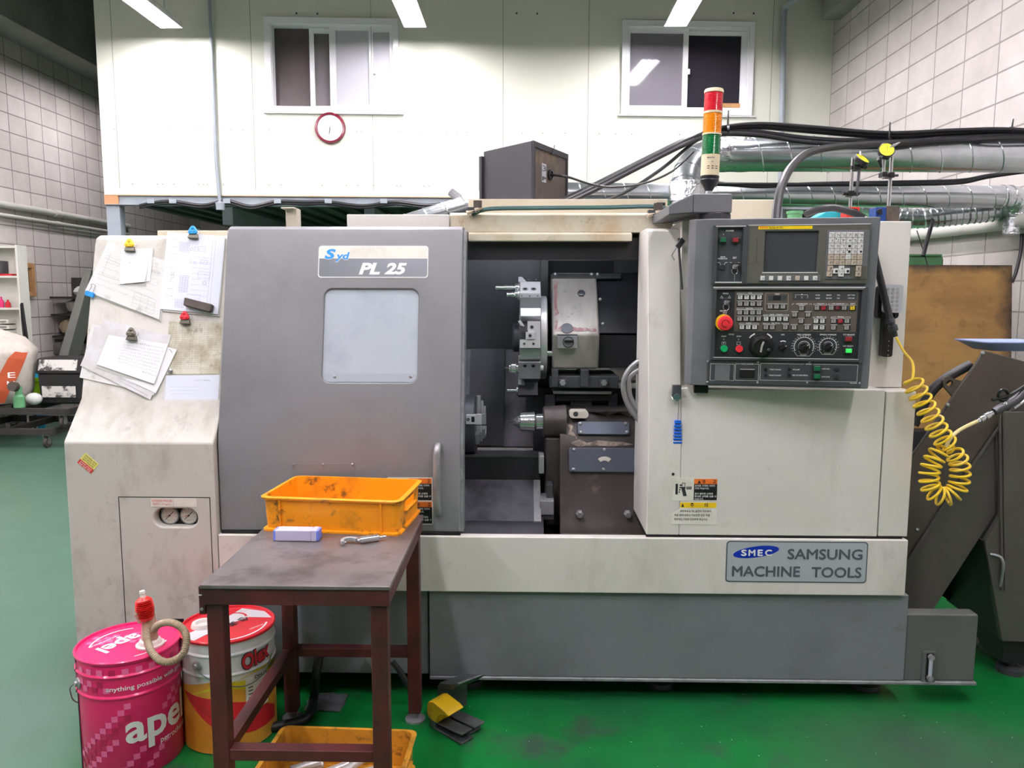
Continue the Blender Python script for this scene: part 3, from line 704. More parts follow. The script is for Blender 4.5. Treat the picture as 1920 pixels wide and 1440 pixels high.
m = MB(); m.box(CX0 + 0.15, CX1 + 0.2, 3.0, 3.9, 1.62, zp(320, 432, 3.0), 'beige'); m.build('rear_cover', machine, bevel=0.003)
zr = zp(985, 373, 3.05)
m = MB(); m.box(P(878, 380, 3.05).x, P(1252, 380, 3.05).x, 3.05, 3.9, zt - 0.02, zr, 'beige'); m.build('roof', machine, bevel=0.003)
m = MB(); a = front(3.04).rect(1231, 380, 1247, 388); m.box(a[0], a[1], 3.035, 3.049, a[2], a[3], 'gap_black'); m.build('roof_opening', machine)
a = front(3.1).rect(1372, 374, 1474, 440); m = MB(); m.box(P(1290, 400, 3.2).x, a[1], 3.2, 3.9, 1.6, zp(1420, 374, 3.2), 'beige'); m.build('electric_cabinet', machine, bevel=0.004)
# ---------------------------------------------------------------- inside the lathe
IX0, IX1 = -0.98, 1.02
m = MB(); m.box(IX0, IX1, 3.40, 3.43, zp(940, 655, 3.4), 1.60, 'interior'); m.box(IX0, IX1, 2.90, 2.93, zp(1040, 487, 2.9), zp(1040, 449, 2.9), 'interior_dark')
m.box(IX0, IX1, 2.93, 3.43, 1.622, 1.635, 'interior_dark'); m.box(IX0 - 0.02, IX0, 2.86, 3.43, 0.5, 1.63, 'interior_dark'); m.box(IX1, IX1 + 0.02, 2.85, 3.43, 0.5, 1.63, 'interior_dark')
m.box(RX0 + 0.12, RX0 + 0.13, 2.72, 3.43, 0.61, 1.6, 'interior_dark')
for k in range(9): m.box(IX0, P(885, 500, 3.4).x, 3.398, 3.40, zp(880, 500 + 9 * k, 3.4), zp(880, 499 + 9 * k, 3.4), 'interior_dark')
m.build('enclosure_back', machine)
zk = zp(940, 655, 3.4); zk2 = zp(940, 837, 3.26)
m = MB(); m.prism([(3.40, zk), (3.26, zk2), (3.262, zk2 - 0.006), (3.41, zk - 0.002)], IX0, 0.12, 'interior_worn', 'x')
m.prism([(3.395, zk + 0.001), (3.26, zk2 + 0.001), (3.255, zk2 + 0.004), (3.39, zk + 0.004)], P(880, 700, 3.3).x, P(945, 700, 3.3).x, 'interior', 'x')
m.build('splash_plate', machine)
m = MB(); z1, z2, z3, z4 = zp(930, 852, 3.05), zp(930, 895, 3.02), zp(930, 978, 2.76), zp(930, 992, 2.74)
m.box(IX0, IX1, 3.06, 3.43, 0.5, zk2 - 0.03, 'interior_dark')
m.box(IX0, P(1012, 850, 3.02).x, 3.00, 3.1, z2 - 0.02, z1 + 0.002, 'interior_dark'); m.box(IX0, P(1018, 852, 3.0).x, 2.995, 3.1, z1, z1 + 0.006, 'interior_worn')
m.build('bed_cover', machine)
m = MB(); xr = P(1003, 940, 2.9).x
m.prism([(3.01, z2), (2.77, z3), (2.77, z3 - 0.03), (3.01, z2 - 0.03)], IX0, xr, 'interior_worn', 'x'); m.prism([(2.77, z3), (2.72, z4), (2.66, 0.505), (3.0, 0.505), (3.0, z3)], IX0, xr + 0.03, 'interior', 'x')
m.build('chip_slide', machine)
m = MB(); a = front(2.92).rect(1010, 853, 1020, 886); m.box(a[0], a[1], 2.9, 2.98, a[2], a[3], 'steel'); a = front(2.86).rect(1012, 935, 1038, 962); m.box(a[0], a[1], 2.83, 2.95, a[2], a[3], 'steel'); m.box(a[0] + 0.004, a[1], 2.836, 2.95, a[2] - 0.02, a[2], 'steel_dark')
a = front(2.9).rect(1024, 905, 1036, 972); m.box(a[0], a[1], 2.87, 3.0, a[2], a[3], 'steel_dark'); a = front(2.9).rect(1000, 896, 1014, 982); m.prism([(3.01, z2), (2.765, z3 + 0.004), (2.765, z3 - 0.01), (3.01, z2 - 0.01)], a[0], a[1], 'steel', 'x')
a = front(2.98).rect(1024, 822, 1043, 838); m.box(a[0], a[1], 2.95, 3.0, a[2], a[3], 'steel')
m.build('slideway', machine, bevel=0.003)
m = MB(); m.box(IX0, IX1, 2.605, 3.43, 0.495, 0.505, 'interior_dark'); m.build('sump', machine)

# chuck
cc = P(880, 796, 3.08); rc = 0.121
chuck = thing('lathe_chuck', 'round steel chuck with stepped jaws half behind the grey door', 'chuck', cc)
xa, xb = P(893, 796, 3.05).x, P(912, 796, 3.05).x
m = MB(); m.lathe((xa - 0.16, cc.y, cc.z), (1, 0, 0), [(0, 0), (rc, 0), (rc, 0.154), (rc - 0.006, 0.16), (0.03, 0.16), (0.03, 0.14), (0, 0.14)], 'steel_dark', 48); m.build('chuck_body', chuck)
for t in (radians(200), radians(80), radians(320)):
    d = Vector((0, cos(t), sin(t))); tv = Vector((0, -sin(t), cos(t)))
    F = Frame((xa, cc.y, cc.z), (1, 0, 0), tv); sg = 1 if F.n.dot(d) > 0 else -1
    m = MB(F)
    for a0, a1, r0, r1 in ((0, 0.017, 0.045, 0.118), (0.017, 0.028, 0.045, 0.098), (0.028, 0.037, 0.045, 0.075)): m.box(a0, a1, -0.022, 0.022, min(sg * r0, sg * r1), max(sg * r0, sg * r1), 'steel')
    m.build('jaw', chuck, bevel=0.0015)
F = front(cc.y - rc - 0.002); m = MB(F); a = F.rect(874, 778, 893, 795); m.box(a[0], a[1], a[2], a[3], -0.02, 0.006, 'steel_bright'); m.box(*F.rect(884, 781, 890, 791), 0.006, 0.007, 'hole_black'); m.lathe((*F.at(878, 786), 0.004), (0, 0, 1), [(0.003, 0), (0.006, 0), (0.006, 0.004), (0.003, 0.004), (0.003, 0)], 'hole_black', 12)
a = F.rect(893, 777, 903, 796); m.box(a[0], a[1], a[2], a[3], -0.02, 0.004, 'steel_bright'); a = F.rect(903, 777, 911, 796); m.box(a[0], a[1], a[2], a[3], -0.03, -0.002, 'steel'); m.build('key_block', chuck, bevel=0.001)

# tool turret
tc = P(993, 633, 3.22); tx0, tx1 = P(973, 633, 3.02).x, P(1013, 633, 3.02).x
turret = thing('tool_turret', 'drum shaped tool turret carrying drills and cutters in the dark opening', 'tool turret', (tx0, tc.y, tc.z - 0.26))
def TF(a): return Frame((0, tc.y, tc.z), (1, 0, 0), (0, sin(a), cos(a)))
m = MB(); ap = 0.178; R12 = ap / cos(pi / 12)
m.prism([(tc.y + R12 * cos(pi / 12 + k * pi / 6), tc.z + R12 * sin(pi / 12 + k * pi / 6)) for k in range(12)], tx0, tx1, 'steel_dark', 'x'); m.build('turret_drum', turret, bevel=0.002)
xf = P(1027, 633, 3.05).x
MB().lathe((tx1, tc.y, tc.z), (1, 0, 0), [(0, 0), (0.168, 0), (0.173, 0.004), (0.173, xf - tx1 - 0.004), (0.165, xf - tx1), (0, xf - tx1)], 'steel_bright', 56).build('turret_flange', turret)
MB().lathe((tx0, tc.y, tc.z), (-1, 0, 0), [(0.06, 0), (0.06, 0.02), (0.052, 0.028), (0, 0.028)], 'steel_dark', 30).build('turret_hub', turret)
xm = (tx0 + tx1) / 2; W = tx1 - tx0
def bolts(mm, vs, us, n0, r=0.009):
    for u in us:
        for v in vs: mm.lathe((tx0 + W * u, v, n0), (0, 0, 1), [(r, 0), (r, 0.0012), (r * 0.62, 0.0012), (r * 0.62, 0.0004), (0, 0.0004)], 'steel', 14, ms=['hole_black', 'steel', 'steel', 'hole_black'])
def drill(mm, p, L, r, mt='chrome'):
    mm.lathe(p, (-1, 0, 0), [(0, 0), (r * 1.7, 0), (r * 1.7, 0.012), (r, 0.016), (r, 0.35 * L), (r * 1.15, 0.45 * L), (r * 0.8, 0.72 * L), (r * 1.05, 0.9 * L), (0, L)], mt, 14)
A = radians(58); m = MB(TF(A)); m.box(tx0 + 0.003, tx1 + 0.002, -0.068, 0.052, ap, ap + 0.062, 'steel'); m.box(tx0 + 0.004, tx1, -0.044, 0.044, ap + 0.06, ap + 0.066, 'steel_bright'); bolts(m, (-0.012,), (0.28, 0.68), ap + 0.066, 0.012); bolts(m, (-0.058,), (0.12, 0.5, 0.88), ap + 0.062, 0.005)
th = m.build('tool_holder', turret, bevel=0.002)
F = TF(A); m = MB(F); m.lathe((tx0 + 0.002, 0.022, ap + 0.045), (-1, 0, 0), [(0, 0), (0.022, 0), (0.022, 0.008), (0.012, 0.010), (0, 0.010)], 'steel', 16); drill(m, (tx0 - 0.004, 0.022, ap + 0.05), 0.10, 0.011); m.build('drill_bit', th)
m = MB(F); m.lathe((tx0 + 0.002, -0.022, ap + 0.045), (-1, 0, 0), [(0, 0), (0.02, 0), (0.02, 0.008), (0, 0.008)], 'steel', 16); drill(m, (tx0 - 0.004, -0.022, ap + 0.045), 0.05, 0.010); m.build('drill_bit', th)
m = MB(F); m.box(tx0 + 0.012, tx1 - 0.014, 0.052, 0.09, ap + 0.015, ap + 0.06, 'steel_dark'); m.prism([(tx0 - 0.004, 0.052), (tx0 + 0.028, 0.052), (tx0 + 0.010, 0.088), (tx0 - 0.004, 0.088)], ap + 0.055, ap + 0.063, 'steel_bright'); bolts(m, (0.07,), (0.45, 0.8), ap + 0.06, 0.004); m.build('insert_holder', th, bevel=0.001)
A = radians(29); m = MB(TF(A)); m.box(tx0 + 0.006, tx1 + 0.001, -0.018, 0.018, ap - 0.002, ap + 0.05, 'steel_bright'); m.build('blanking_block', turret, bevel=0.0015)
A = radians(2); m = MB(TF(A)); m.box(tx0 + 0.004, tx1, -0.036, -0.004, ap - 0.002, ap + 0.055, 'steel_bright'); m.box(tx0 + W * 0.4, tx1, -0.004, 0.068, ap - 0.002, ap + 0.048, 'steel_bright'); m.box(tx0 + W * 0.32, tx0 + W * 0.74, -0.002, 0.026, ap + 0.048, ap + 0.06, 'steel_bright'); bolts(m, (0.012,), (0.52,), ap + 0.06, 0.008); bolts(m, (0.045,), (0.6,), ap + 0.048, 0.008); bolts(m, (-0.020,), (0.25, 0.68), ap + 0.055, 0.006)
th = m.build('tool_holder', turret, bevel=0.0015)
m = MB(TF(A)); m.prism([(tx0 - 0.004, 0.066), (tx0 + 0.010, 0.03), (tx0 + 0.036, 0.014), (tx0 + 0.034, 0.034), (tx0 + 0.002, 0.06)], ap + 0.01, ap + 0.05, 'steel_dark'); m.prism([(tx0 - 0.004, 0.068), (tx0 + 0.006, 0.072), (tx0 + 0.022, 0.048), (tx0 + 0.006, 0.05)], ap + 0.035, ap + 0.05, 'steel_bright'); m.build('cutting_tool', th)
A = radians(-14); m = MB(TF(A)); m.box(tx0 + 0.003, tx1, -0.022, 0.022, ap - 0.006, ap + 0.04, 'steel'); m.box(tx0, tx1 + 0.001, -0.026, -0.021, ap - 0.006, ap + 0.045, 'steel_dark'); m.build('blanking_block', turret, bevel=0.0015)
A = radians(-32); m = MB(TF(A)); m.box(tx0 - 0.002, tx1 + 0.002, -0.04, 0.04, ap, ap + 0.05, 'steel'); bolts(m, (0.024,), (0.28, 0.68), ap + 0.05, 0.012)
th = m.build('tool_holder', turret, bevel=0.002)
F = TF(A); m = MB(F); m.lathe((tx0 - 0.002, -0.005, ap + 0.03), (-1, 0, 0), [(0, 0), (0.018, 0), (0.018, 0.008), (0.025, 0.010), (0.025, 0.028), (0.019, 0.032), (0.019, 0.036), (0, 0.036)], 'chrome', 18); m.lathe((tx0 - 0.036, -0.005, ap + 0.03), (-1, 0, 0), [(0.006, 0), (0.004, 0.01), (0.007, 0.018), (0, 0.022)], 'steel_dark', 8); m.build('milling_cutter', th)
m = MB(F); m.lathe((tx1 + 0.002, -0.002, ap + 0.03), (1, 0, 0), [(0, 0), (0.012, 0), (0.012, 0.012), (0, 0.012)], 'steel_bright', 12); m.build('coolant_plug', th)
A = radians(-54); m = MB(TF(A)); m.box(tx0, tx1 - 0.003, -0.03, 0.03, ap - 0.004, ap + 0.02, 'steel_dark'); bolts(m, (0.01,), (0.28, 0.68), ap + 0.02, 0.009); m.build('blanking_block', turret, bevel=0.0015)
A = radians(-76); m = MB(TF(A)); m.box(tx0 - 0.004, tx1 - 0.006, -0.03, 0.045, ap - 0.01, ap + 0.07, 'steel_dark'); m.prism([(tx0 - 0.003, 0.046), (tx0 + 0.024, 0.046), (tx0 + 0.01, 0.07), (tx0 - 0.003, 0.07)], ap, ap + 0.03, 'steel_bright')
th = m.build('tool_holder', turret, bevel=0.002)
m = MB(TF(A)); m.lathe((tx0 - 0.004, 0.03, ap + 0.05), (-1, 0, 0), [(0, 0), (0.02, 0), (0.02, 0.006), (0.008, 0.008), (0.008, 0.045), (0, 0.047)], 'chrome', 14); m.build('boring_bar', th)
# turret head
hx0, hx1 = P(1036, 560, 3.1).x, P(1124, 560, 3.1).x
hp = [(3.26, zp(1080, 512, 3.26)), (3.235, zp(1080, 521, 3.235)), (3.06, zp(1080, 627, 3.06)), (3.09, zp(1080, 692, 3.09)), (3.40, zp(1080, 692, 3.09)), (3.40, zp(1080, 512, 3.26))]
m = MB(); m.prism(hp, hx0, hx1, 'cast_worn', 'x')
turret_head = m.build('turret_head', turret, bevel=0.01, seg=3)
Fh = Frame((0, 3.235, hp[1][1]), (1, 0, 0), (0, 3.235 - 3.06, hp[1][1] - hp[2][1]))
m = MB(Fh)
rnd = random.Random(3)
def blot(edge, n_, wd):
    pts = []
    for k in range(n_ + 1):
        t = k / n_; pts.append((edge[0][0] + (edge[1][0] - edge[0][0]) * t + rnd.uniform(-wd, wd) * 0.3, edge[0][1] + (edge[1][1] - edge[0][1]) * t + rnd.uniform(-wd, wd) * 0.3))
    return pts
vb = -sqrt((3.235 - 3.06) ** 2 + (hp[1][1] - hp[2][1]) ** 2)
for e, ox, oy in ((((hx0 + 0.008, vb + 0.012), (hx0 + 0.008, -0.02)), 0.012, 0), (((hx0 + 0.02, vb + 0.016), (hx1 - 0.012, vb + 0.014)), 0, 0.018)):
    a = blot(e, 14, 0.008); b = [(p + ox + rnd.uniform(-0.006, 0.006) * (1 if ox else 0), q + oy + rnd.uniform(-0.008, 0.008) * (1 if oy else 0)) for p, q in a]
    for k in range(14): m.poly([(*a[k], 0.0012), (*a[k + 1], 0.0012), (*b[k + 1], 0.0012), (*b[k], 0.0012)][:: (1 if oy else -1)], 'red_paint_worn')
m.build('worn_paint', turret_head)
m = MB(Fh); u, v = Fh.at(1090, 551); m.lathe((u, v, 0), (0, 0, 1), [(0, 0), (0.016, 0), (0.016, 0.008), (0.012, 0.010), (0, 0.010)], 'steel_dark', 6); m.build('hex_plug', turret_head)
for x, y, r in ((1059, 546, 0.006), (1079, 576, 0.007), (1054, 588, 0.003), (1072, 588, 0.004), (1067, 594, 0.003)): MB(Fh).lathe((*Fh.at(x, y), 0), (0, 0, 1), [(r, 0), (r, 0.0015), (r * 0.6, 0.0015), (0, 0.0006)], 'steel', 12).build('screw', turret_head)
m = MB(Fh); u, v = Fh.at(1063, 616); m.prism(circ(u, v, 0.0245), 0.001, 0.003, 'steel_dark'); m.build('round_plate', turret_head)
F3 = front(3.055); a = F3.rect(1045, 629, 1082, 653); m = MB(F3); m.box(*a, -0.03, 0.02, 'steel'); m.box(a[0] - 0.001, a[1] + 0.001, a[3], a[3] + 0.004, -0.03, 0.02, 'hole_black')
lk = m.build('lock_box', turret, bevel=0.002)
u, v = F3.at(1065, 641); m = MB(F3); m.rings2d(u, v, 0.019, 0.022, 0, -2 * pi, 0.0206, 'hole_black'); m.box(u - 0.016, u + 0.018, v - 0.001, v + 0.009, 0.02, 0.034, 'black_plastic'); m.build('lock_knob', lk, bevel=0.002)
m = MB(); zq = zp(1050, 665, 3.05); m.cyl((P(1026, 665, 3.1).x, 3.1, zq), (hx0 + 0.012, 3.1, zq), 0.013, 'chrome', 16); m.build('locating_pin', turret)
# dark slide cover beside the head
m = MB(); sx = P(1212, 560, 3.15).x + 0.1
m.prism([(3.30, zp(1160, 512, 3.30)), (3.27, zp(1160, 519, 3.27)), (3.12, zp(1160, 625, 3.12)), (3.40, zp(1160, 628, 3.12)), (3.40, zp(1160, 512, 3.30))], hx1 + 0.002, sx, 'interior', 'x'); m.box(hx1 + 0.002, sx, 3.13, 3.4, zp(1160, 690, 3.13), zp(1160, 628, 3.12), 'interior_dark')
slc = m.build('slide_cover', turret, bevel=0.003)
m = MB(Fh); z_ = 0.012
m.box(hx0 + 0.0, hx1 + 0.10, -0.004, 0.018, -0.004, 0.008, 'steel_dark'); m.build('top_strip', turret_head, bevel=0.002)
for x, y in ((1041, 517), (1109, 517), (1120, 517), (1125, 564), (1130, 610)): MB(Fh).ball((*Fh.at(x, y), 0.010), 0.0075, 'steel', 10).build('bolt', turret_head)
# saddle and rails under the head
m = MB(); a = front(3.06).rect(1030, 705, 1160, 727); m.box(a[0], a[1], 3.05, 3.4, a[2], a[3], 'steel_dark')
for x0, x1 in ((1034, 1046), (1088, 1103)): q = front(3.06).rect(x0, 692, x1, 724); m.box(q[0], q[1], 3.03, 3.3, q[2], q[3], 'steel_dark')
m.build('saddle', turret, bevel=0.003)
for x in (1055, 1132):
    q = front(3.04).rect(x - 8, 711, x + 8, 726); m = MB(front(3.045)); m.box(q[0], q[1], q[2], q[3], -0.01, 0.01, 'steel_dark'); m.lathe((*front(3.045).at(x, 717), 0.01), (0, 0, 1), [(0, 0), (0.012, 0), (0.012, 0.012), (0, 0.012)], 'steel', 6); m.build('clamp_bolt', turret, bevel=0.001)
m = MB(); q = front(3.1).rect(1037, 732, 1146, 738); m.box(q[0], q[1], 3.08, 3.4, q[2], q[3], 'steel'); q = front(3.12).rect(1042, 741, 1142, 752); m.box(q[0], q[1], 3.12, 3.4, q[2], q[3], 'interior_dark'); q = front(3.14).rect(1070, 752, 1110, 768); m.box(q[0], q[1], 3.14, 3.4, q[2], q[3], 'steel_dark')
for x0, x1 in ((1022, 1041), (1141, 1158)): q = front(3.14).rect(x0, 740, x1, 770); m.box(q[0], q[1], 3.14, 3.4, q[2] - 0.02, q[3], 'steel_dark')
q = front(3.2).rect(1000, 728, 1213, 780); m.box(q[0], q[1] + 0.1, 3.2, 3.4, q[2] - 0.2, q[3], 'interior_dark')
m.build('cross_slide', turret, bevel=0.002)
m = MB(); q = front(3.35).rect(1014, 487, 1027, 640); m.box(q[0], q[1], 3.34, 3.40, q[2], q[3], 'interior_dark'); q = front(3.39).rect(1028, 489, 1150, 522); m.box(q[0], q[1], 3.385, 3.399, q[2], q[3], 'gap_black'); m.build('guard_post', machine)

# tailstock
tail = thing('tailstock', 'dark brown cast tailstock with a pointed chrome centre and two screwed cover plates', 'tailstock', (0.25, 2.95, 0.506))
b0 = P(1050, 860, 2.9).x; b1 = RX0 + 0.09
pts = [(3.2, zp(1130, 766, 3.05)), (3.05, zp(1130, 766, 3.05)), (2.985, zp(1130, 778, 2.98)), (2.94, zp(1130, 805, 2.94)), (2.915, zp(1130, 845, 2.915)), (2.90, zp(1130, 900, 2.90)), (2.885, zp(1130, 960, 2.885)), (2.86, zp(1130, 985, 2.86)), (2.85, 0.52), (2.80, 0.512), (2.80, 0.506), (3.2, 0.506)]
m = MB(); m.prism(pts, b0, b1, 'cast_dark', 'x'); tb = m.build('tailstock_body', tail, bevel=0.012, seg=3)
qc = P(985, 791, 2.99)
e = P(1018, 791, 2.97).x
m = MB(); m.lathe((e, qc.y, qc.z), (1, 0, 0), [(0, 0), (0.055, 0), (0.062, 0.005), (0.064, 0.05), (0.068, 0.09), (0, 0.09)], 'cast_dark', 36); m.build('quill_boss', tail)
xs = [P(x, 794, 2.96).x for x in (951, 974, 1003, 1006, 1014)]
m = MB(); m.lathe((xs[0], qc.y, qc.z), (1, 0, 0), [(0, 0), (0.026, xs[1] - xs[0]), (0.031, xs[1] - xs[0]), (0.036, xs[1] - xs[0] + 0.004), (0.040, xs[2] - xs[0] - 0.002), (0.037, xs[2] - xs[0]), (0.03, xs[2] - xs[0]), (0.026, xs[3] - xs[0]), (0.033, xs[3] - xs[0]), (0.033, e - xs[0] + 0.01), (0, e - xs[0] + 0.01)], 'chrome', 36); m.build('live_center', tail)
F = front(2.955); m = MB(F); a = F.rect(1067, 769, 1103, 783); m.prism(rr(a[0], a[1], a[2], a[3], 0.0145, 8), -0.04, 0.018, 'gauge_face'); u, v = F.at(1079, 775); m.lathe((u, v, 0.018), (0, 0, 1), [(0, 0), (0.009, 0), (0.009, 0.002), (0, 0.002)], 'steel_dark', 16); m.build('oil_plate', tail, bevel=0.0015)
F = Frame((0, 2.925, 0), (1, 0, 0), (0, 0.04, 0.2)); F = Frame((0, 2.912, zp(1140, 830, 2.912)), (1, 0, 0), (0, 0.062, 0.16))
def cover(fr, r, scr, n0, n1, name):
    mm = MB(fr); a = fr.rect(*r); mm.prism(rr(*a, 0.006), n0, n1, 'plate_blue'); pl = mm.build(name, tail, bevel=0.002)
    for x, y in scr: MB(fr).ball((*fr.at(x, y), n1 + 0.001), 0.007, 'steel', 12, (1, 1, 0.7)).build('screw', pl)
    return pl
cover(F, (1083, 791, 1180, 815), ((1088, 795), (1173, 795), (1089, 811), (1175, 811)), -0.01, 0.006, 'cover_plate')
F = Frame((0, 2.902, zp(1140, 862, 2.902)), (1, 0, 0), (0, 0.03, 0.2))
pl = cover(F, (1067, 840, 1210, 885), ((1076, 843), (1133, 843), (1204, 845), (1075, 880), (1131, 880), (1202, 881)), -0.01, 0.006, 'cover_plate')
m = MB(F); u, v = F.at(1133, 880); m.rings2d(u, v, 0.022 + 0.0, 0.038, radians(48), radians(132), 0.0075, 'gauge_face', 12)
m.v = [(a, b, c + 0.012) for a, b, c in m.v]; m.build('scale_plate', pl)
mat('scraped', '#9c9087', 0.45, 0.2, dirt='#5a504c', amt=0.9, scale=30, lo=0.42, hi=0.6)
def scrape(fr, pts, name='worn_paint'):
    mm = MB(fr); r_ = random.Random(len(pts) * 7 + int(pts[0][0])); up = [fr.at(x + r_.uniform(-2, 2), y - h + r_.uniform(-2, 2)) for x, y, h in pts]; dn = [fr.at(x + r_.uniform(-2, 2), y + h + r_.uniform(-2, 2)) for x, y, h in pts]
    for k in range(len(pts) - 1): mm.poly([(*dn[k], 0.0), (*dn[k + 1], 0.0), (*up[k + 1], 0.0), (*up[k], 0.0)], 'scraped')
    # press the patch onto the casting's rounded side
    out = []
    for a, b, c in mm.v:
        for (y0, z0), (y1, z1) in zip(pts_body, pts_body[1:]):
            if min(z0, z1) - 1e-6 <= c <= max(z0, z1) + 1e-6 and abs(z0 - z1) > 1e-6: b = y0 + (y1 - y0) * (c - z0) / (z1 - z0) - 0.0022; break
        out.append((a, b, c))
    mm.v = out; mm.build(name, tb)
pts_body = pts
scrape(front(2.95), [(1106, 776, 0), (1120, 775, 3), (1140, 776, 5), (1162, 775, 3), (1180, 778, 5), (1200, 776, 2)])
scrape(front(2.925), [(1058, 798, 0), (1066, 799, 3), (1074, 804, 2), (1066, 812, 3), (1078, 816, 4), (1082, 822, 1)])
scrape(front(2.92), [(1072, 832, 2), (1086, 831, 5), (1100, 833, 3), (1124, 832, 5), (1146, 833, 3), (1170, 832, 4), (1188, 834, 1)])
F = front(2.872)
for x in (1087, 1177):
    MB(F).lathe((*F.at(x, 964), 0), (0, 0, 1), [(0, -0.02), (0.014, -0.02), (0.014, 0.004), (0.011, 0.006), (0.011, 0.02), (0, 0.02)], 'steel', 6).build('clamp_bolt', tail)
m = MB(); m.box(e + 0.01, b0 + 0.02, 2.94, 3.2, zp(1035, 985, 2.94), zp(1035, 818, 2.98), 'cast_dark'); m.build('tailstock_web', tail, bevel=0.006)
# coiled hydraulic hose hanging inside
for k, (dr, dy) in enumerate(((0, 0), (0.016, 0.012), (0.034, 0.004))):
    pts = [P(x, y, 2.84 + dy) for x, y in ((1222, 672 + dr * 500), (1200, 676 + dr * 480), (1180, 692 + dr * 420), (1169 + dr * 300, 716 + dr * 200), (1171 + dr * 300, 742), (1182 + dr * 300, 768 - dr * 150), (1200 + dr * 250, 790 - dr * 200), (1222, 812 - dr * 260))]
    o = MB().tube(spline(pts, 5), 0.0095, 'steel', 10).build('hydraulic_hose')
    tag(o, ('outermost', 'middle', 'innermost')[k] + ' of the three braided hoses looping beside the tailstock', 'hose', 'braided hoses inside the lathe')

# the lathe's own work lights, under the header and behind the door
mat('work_light', '#f2f6ff', 0.4, emit=26.0)
mat('work_light_dim', '#f2f6ff', 0.4, emit=9.0)
m = MB(); m.cyl((-0.75, 2.955, 1.60), (0.36, 2.955, 1.60), 0.013, 'work_light', 8); m.build('work_light', machine)
m = MB(); m.cyl((-0.30, 2.80, 1.0), (-0.30, 2.83, 1.5), 0.012, 'work_light_dim', 8); m.build('work_light', machine)
# ---------------------------------------------------------------- operator panel hanging in front of the right cover
mat('panel_grey', '#66686c', 0.45, dirt='#4f5154', amt=0.6, scale=5, bump=0.05, bscale=400)
mat('panel_dark', '#3d4043', 0.42)
mat('panel_olive', '#55564e', 0.45)
mat('panel_brown', '#5b544e', 0.45, dirt='#4c4641', amt=0.5, scale=12)
mat('panel_black', '#2b2d30', 0.4)
mat('key_white', '#d8d8d6', 0.45)
mat('key_beige', '#b9ab9a', 0.5)
mat('key_grey', '#a3a09b', 0.5)
mat('key_red', '#b31a26', 0.4)
mat('key_dark_red', '#6e1c20', 0.4)
mat('key_yellow', '#f2cf18', 0.4)
mat('crt', '#3c3f43', 0.25)
mat('btn_green', '#0f9a5a', 0.35)
mat('btn_green_dark', '#0f5a3a', 0.4)
mat('btn_green_lit', '#38d85c', 0.4, emit=0.35)
mat('btn_red', '#e0303a', 0.35)
mat('btn_red_dark', '#7a2024', 0.4)
mat('trim_white', '#e8e8e8', 0.3, 0.3)

ya = atan2(0.08, 0.557); ln = radians(3.5)
pu = Vector((cos(ya), -sin(ya), 0)); ph = Vector((-sin(ya), -cos(ya), 0)); pv = Vector((0, 0, 1)) * cos(ln) + ph * sin(ln)
o0 = P(1296, 410, 2.50)
FP = Frame(o0, pu, pv)
pend = thing('control_panel', 'dark grey operator panel with screen, key pad, round dials and red stop button', 'control panel', FP.w(0.3, -0.55))
def bx2(mm, r, n0, n1, m_): mm.box(*FP.rect(*r), n0, n1, m_); return mm
W0, W1, V0, V1 = FP.rect(1290, 409, 1638, 726)
m = MB(FP)
# housing: rounded left flank, flat face, deep body
hp_ = [(W0, -0.09), (W0, -0.045), (W0 + 0.005, -0.026), (W0 + 0.018, -0.010), (W0 + 0.045, -0.001), (W0 + 0.07, 0.0), (W1, 0.0), (W1 + 0.004, -0.006), (W1 + 0.004, -0.09)]
A = [m.av((a, V0, b)) for a, b in hp_]; B = [m.av((a, V1, b)) for a, b in hp_]
m.face(A, 'panel_grey'); m.face(B[::-1], 'panel_grey')
for k in range(len(hp_)): k2 = (k + 1) % len(hp_); m.face((A[k2], A[k], B[k], B[k2]), 'panel_grey')
m.build('housing', pend, bevel=0.003)
MB(FP).box(*FP.rect(1302, 726, 1330, 741), -0.08, -0.03, 'black_plastic').build('cable_gland', pend, bevel=0.004)
# power plate
m = MB(FP); a = FP.rect(1335, 423, 1401, 532); i_ = FP.rect(1344, 427, 1391, 528)
m.holed([(a[0], a[2]), (a[1], a[2]), (a[1], a[3]), (a[0], a[3])], [[(i_[0], i_[2]), (i_[1], i_[2]), (i_[1], i_[3]), (i_[0], i_[3])]], 0.0, 0.012, 'panel_dark')
m.box(*i_, 0.0, 0.002, 'panel_dark'); bx2(m, (1342, 423.5, 1398, 425), 0.012, 0.0125, 'trim_white'); bx2(m, (1340, 528, 1390, 530), 0.012, 0.0126, 'trim_white')
m.text('POWER', *FP.rect(1361, 431, 1376, 434.5), 'white_print', 0.0024, 0.02); m.text('I', *FP.rect(1356, 438.5, 1357, 441), 'white_print', 0.0024); m.text('O', *FP.rect(1378, 438.5, 1380, 441), 'key_dark_red', 0.0024)
m.text('DOOR', *FP.rect(1351, 480.5, 1360, 483), 'white_print', 0.0024, 0.02); m.text('INTERLOCK', *FP.rect(1346, 483.7, 1364, 486.3), 'white_print', 0.0024, 0.02); m.text('EDIT', *FP.rect(1374, 481.5, 1381, 485), 'white_print', 0.0024, 0.02)
for x in (1354, 1377):
    m.line2d([FP.at(x - 9, 492), FP.at(x - 5, 492), FP.at(x - 2, 497)], 0.0011, 0.0024, 'white_print'); m.line2d([FP.at(x + 10, 492), FP.at(x + 6, 492), FP.at(x + 3, 497)], 0.0011, 0.0024, 'white_print')
m.build('power_plate', pend, bevel=0.0012)
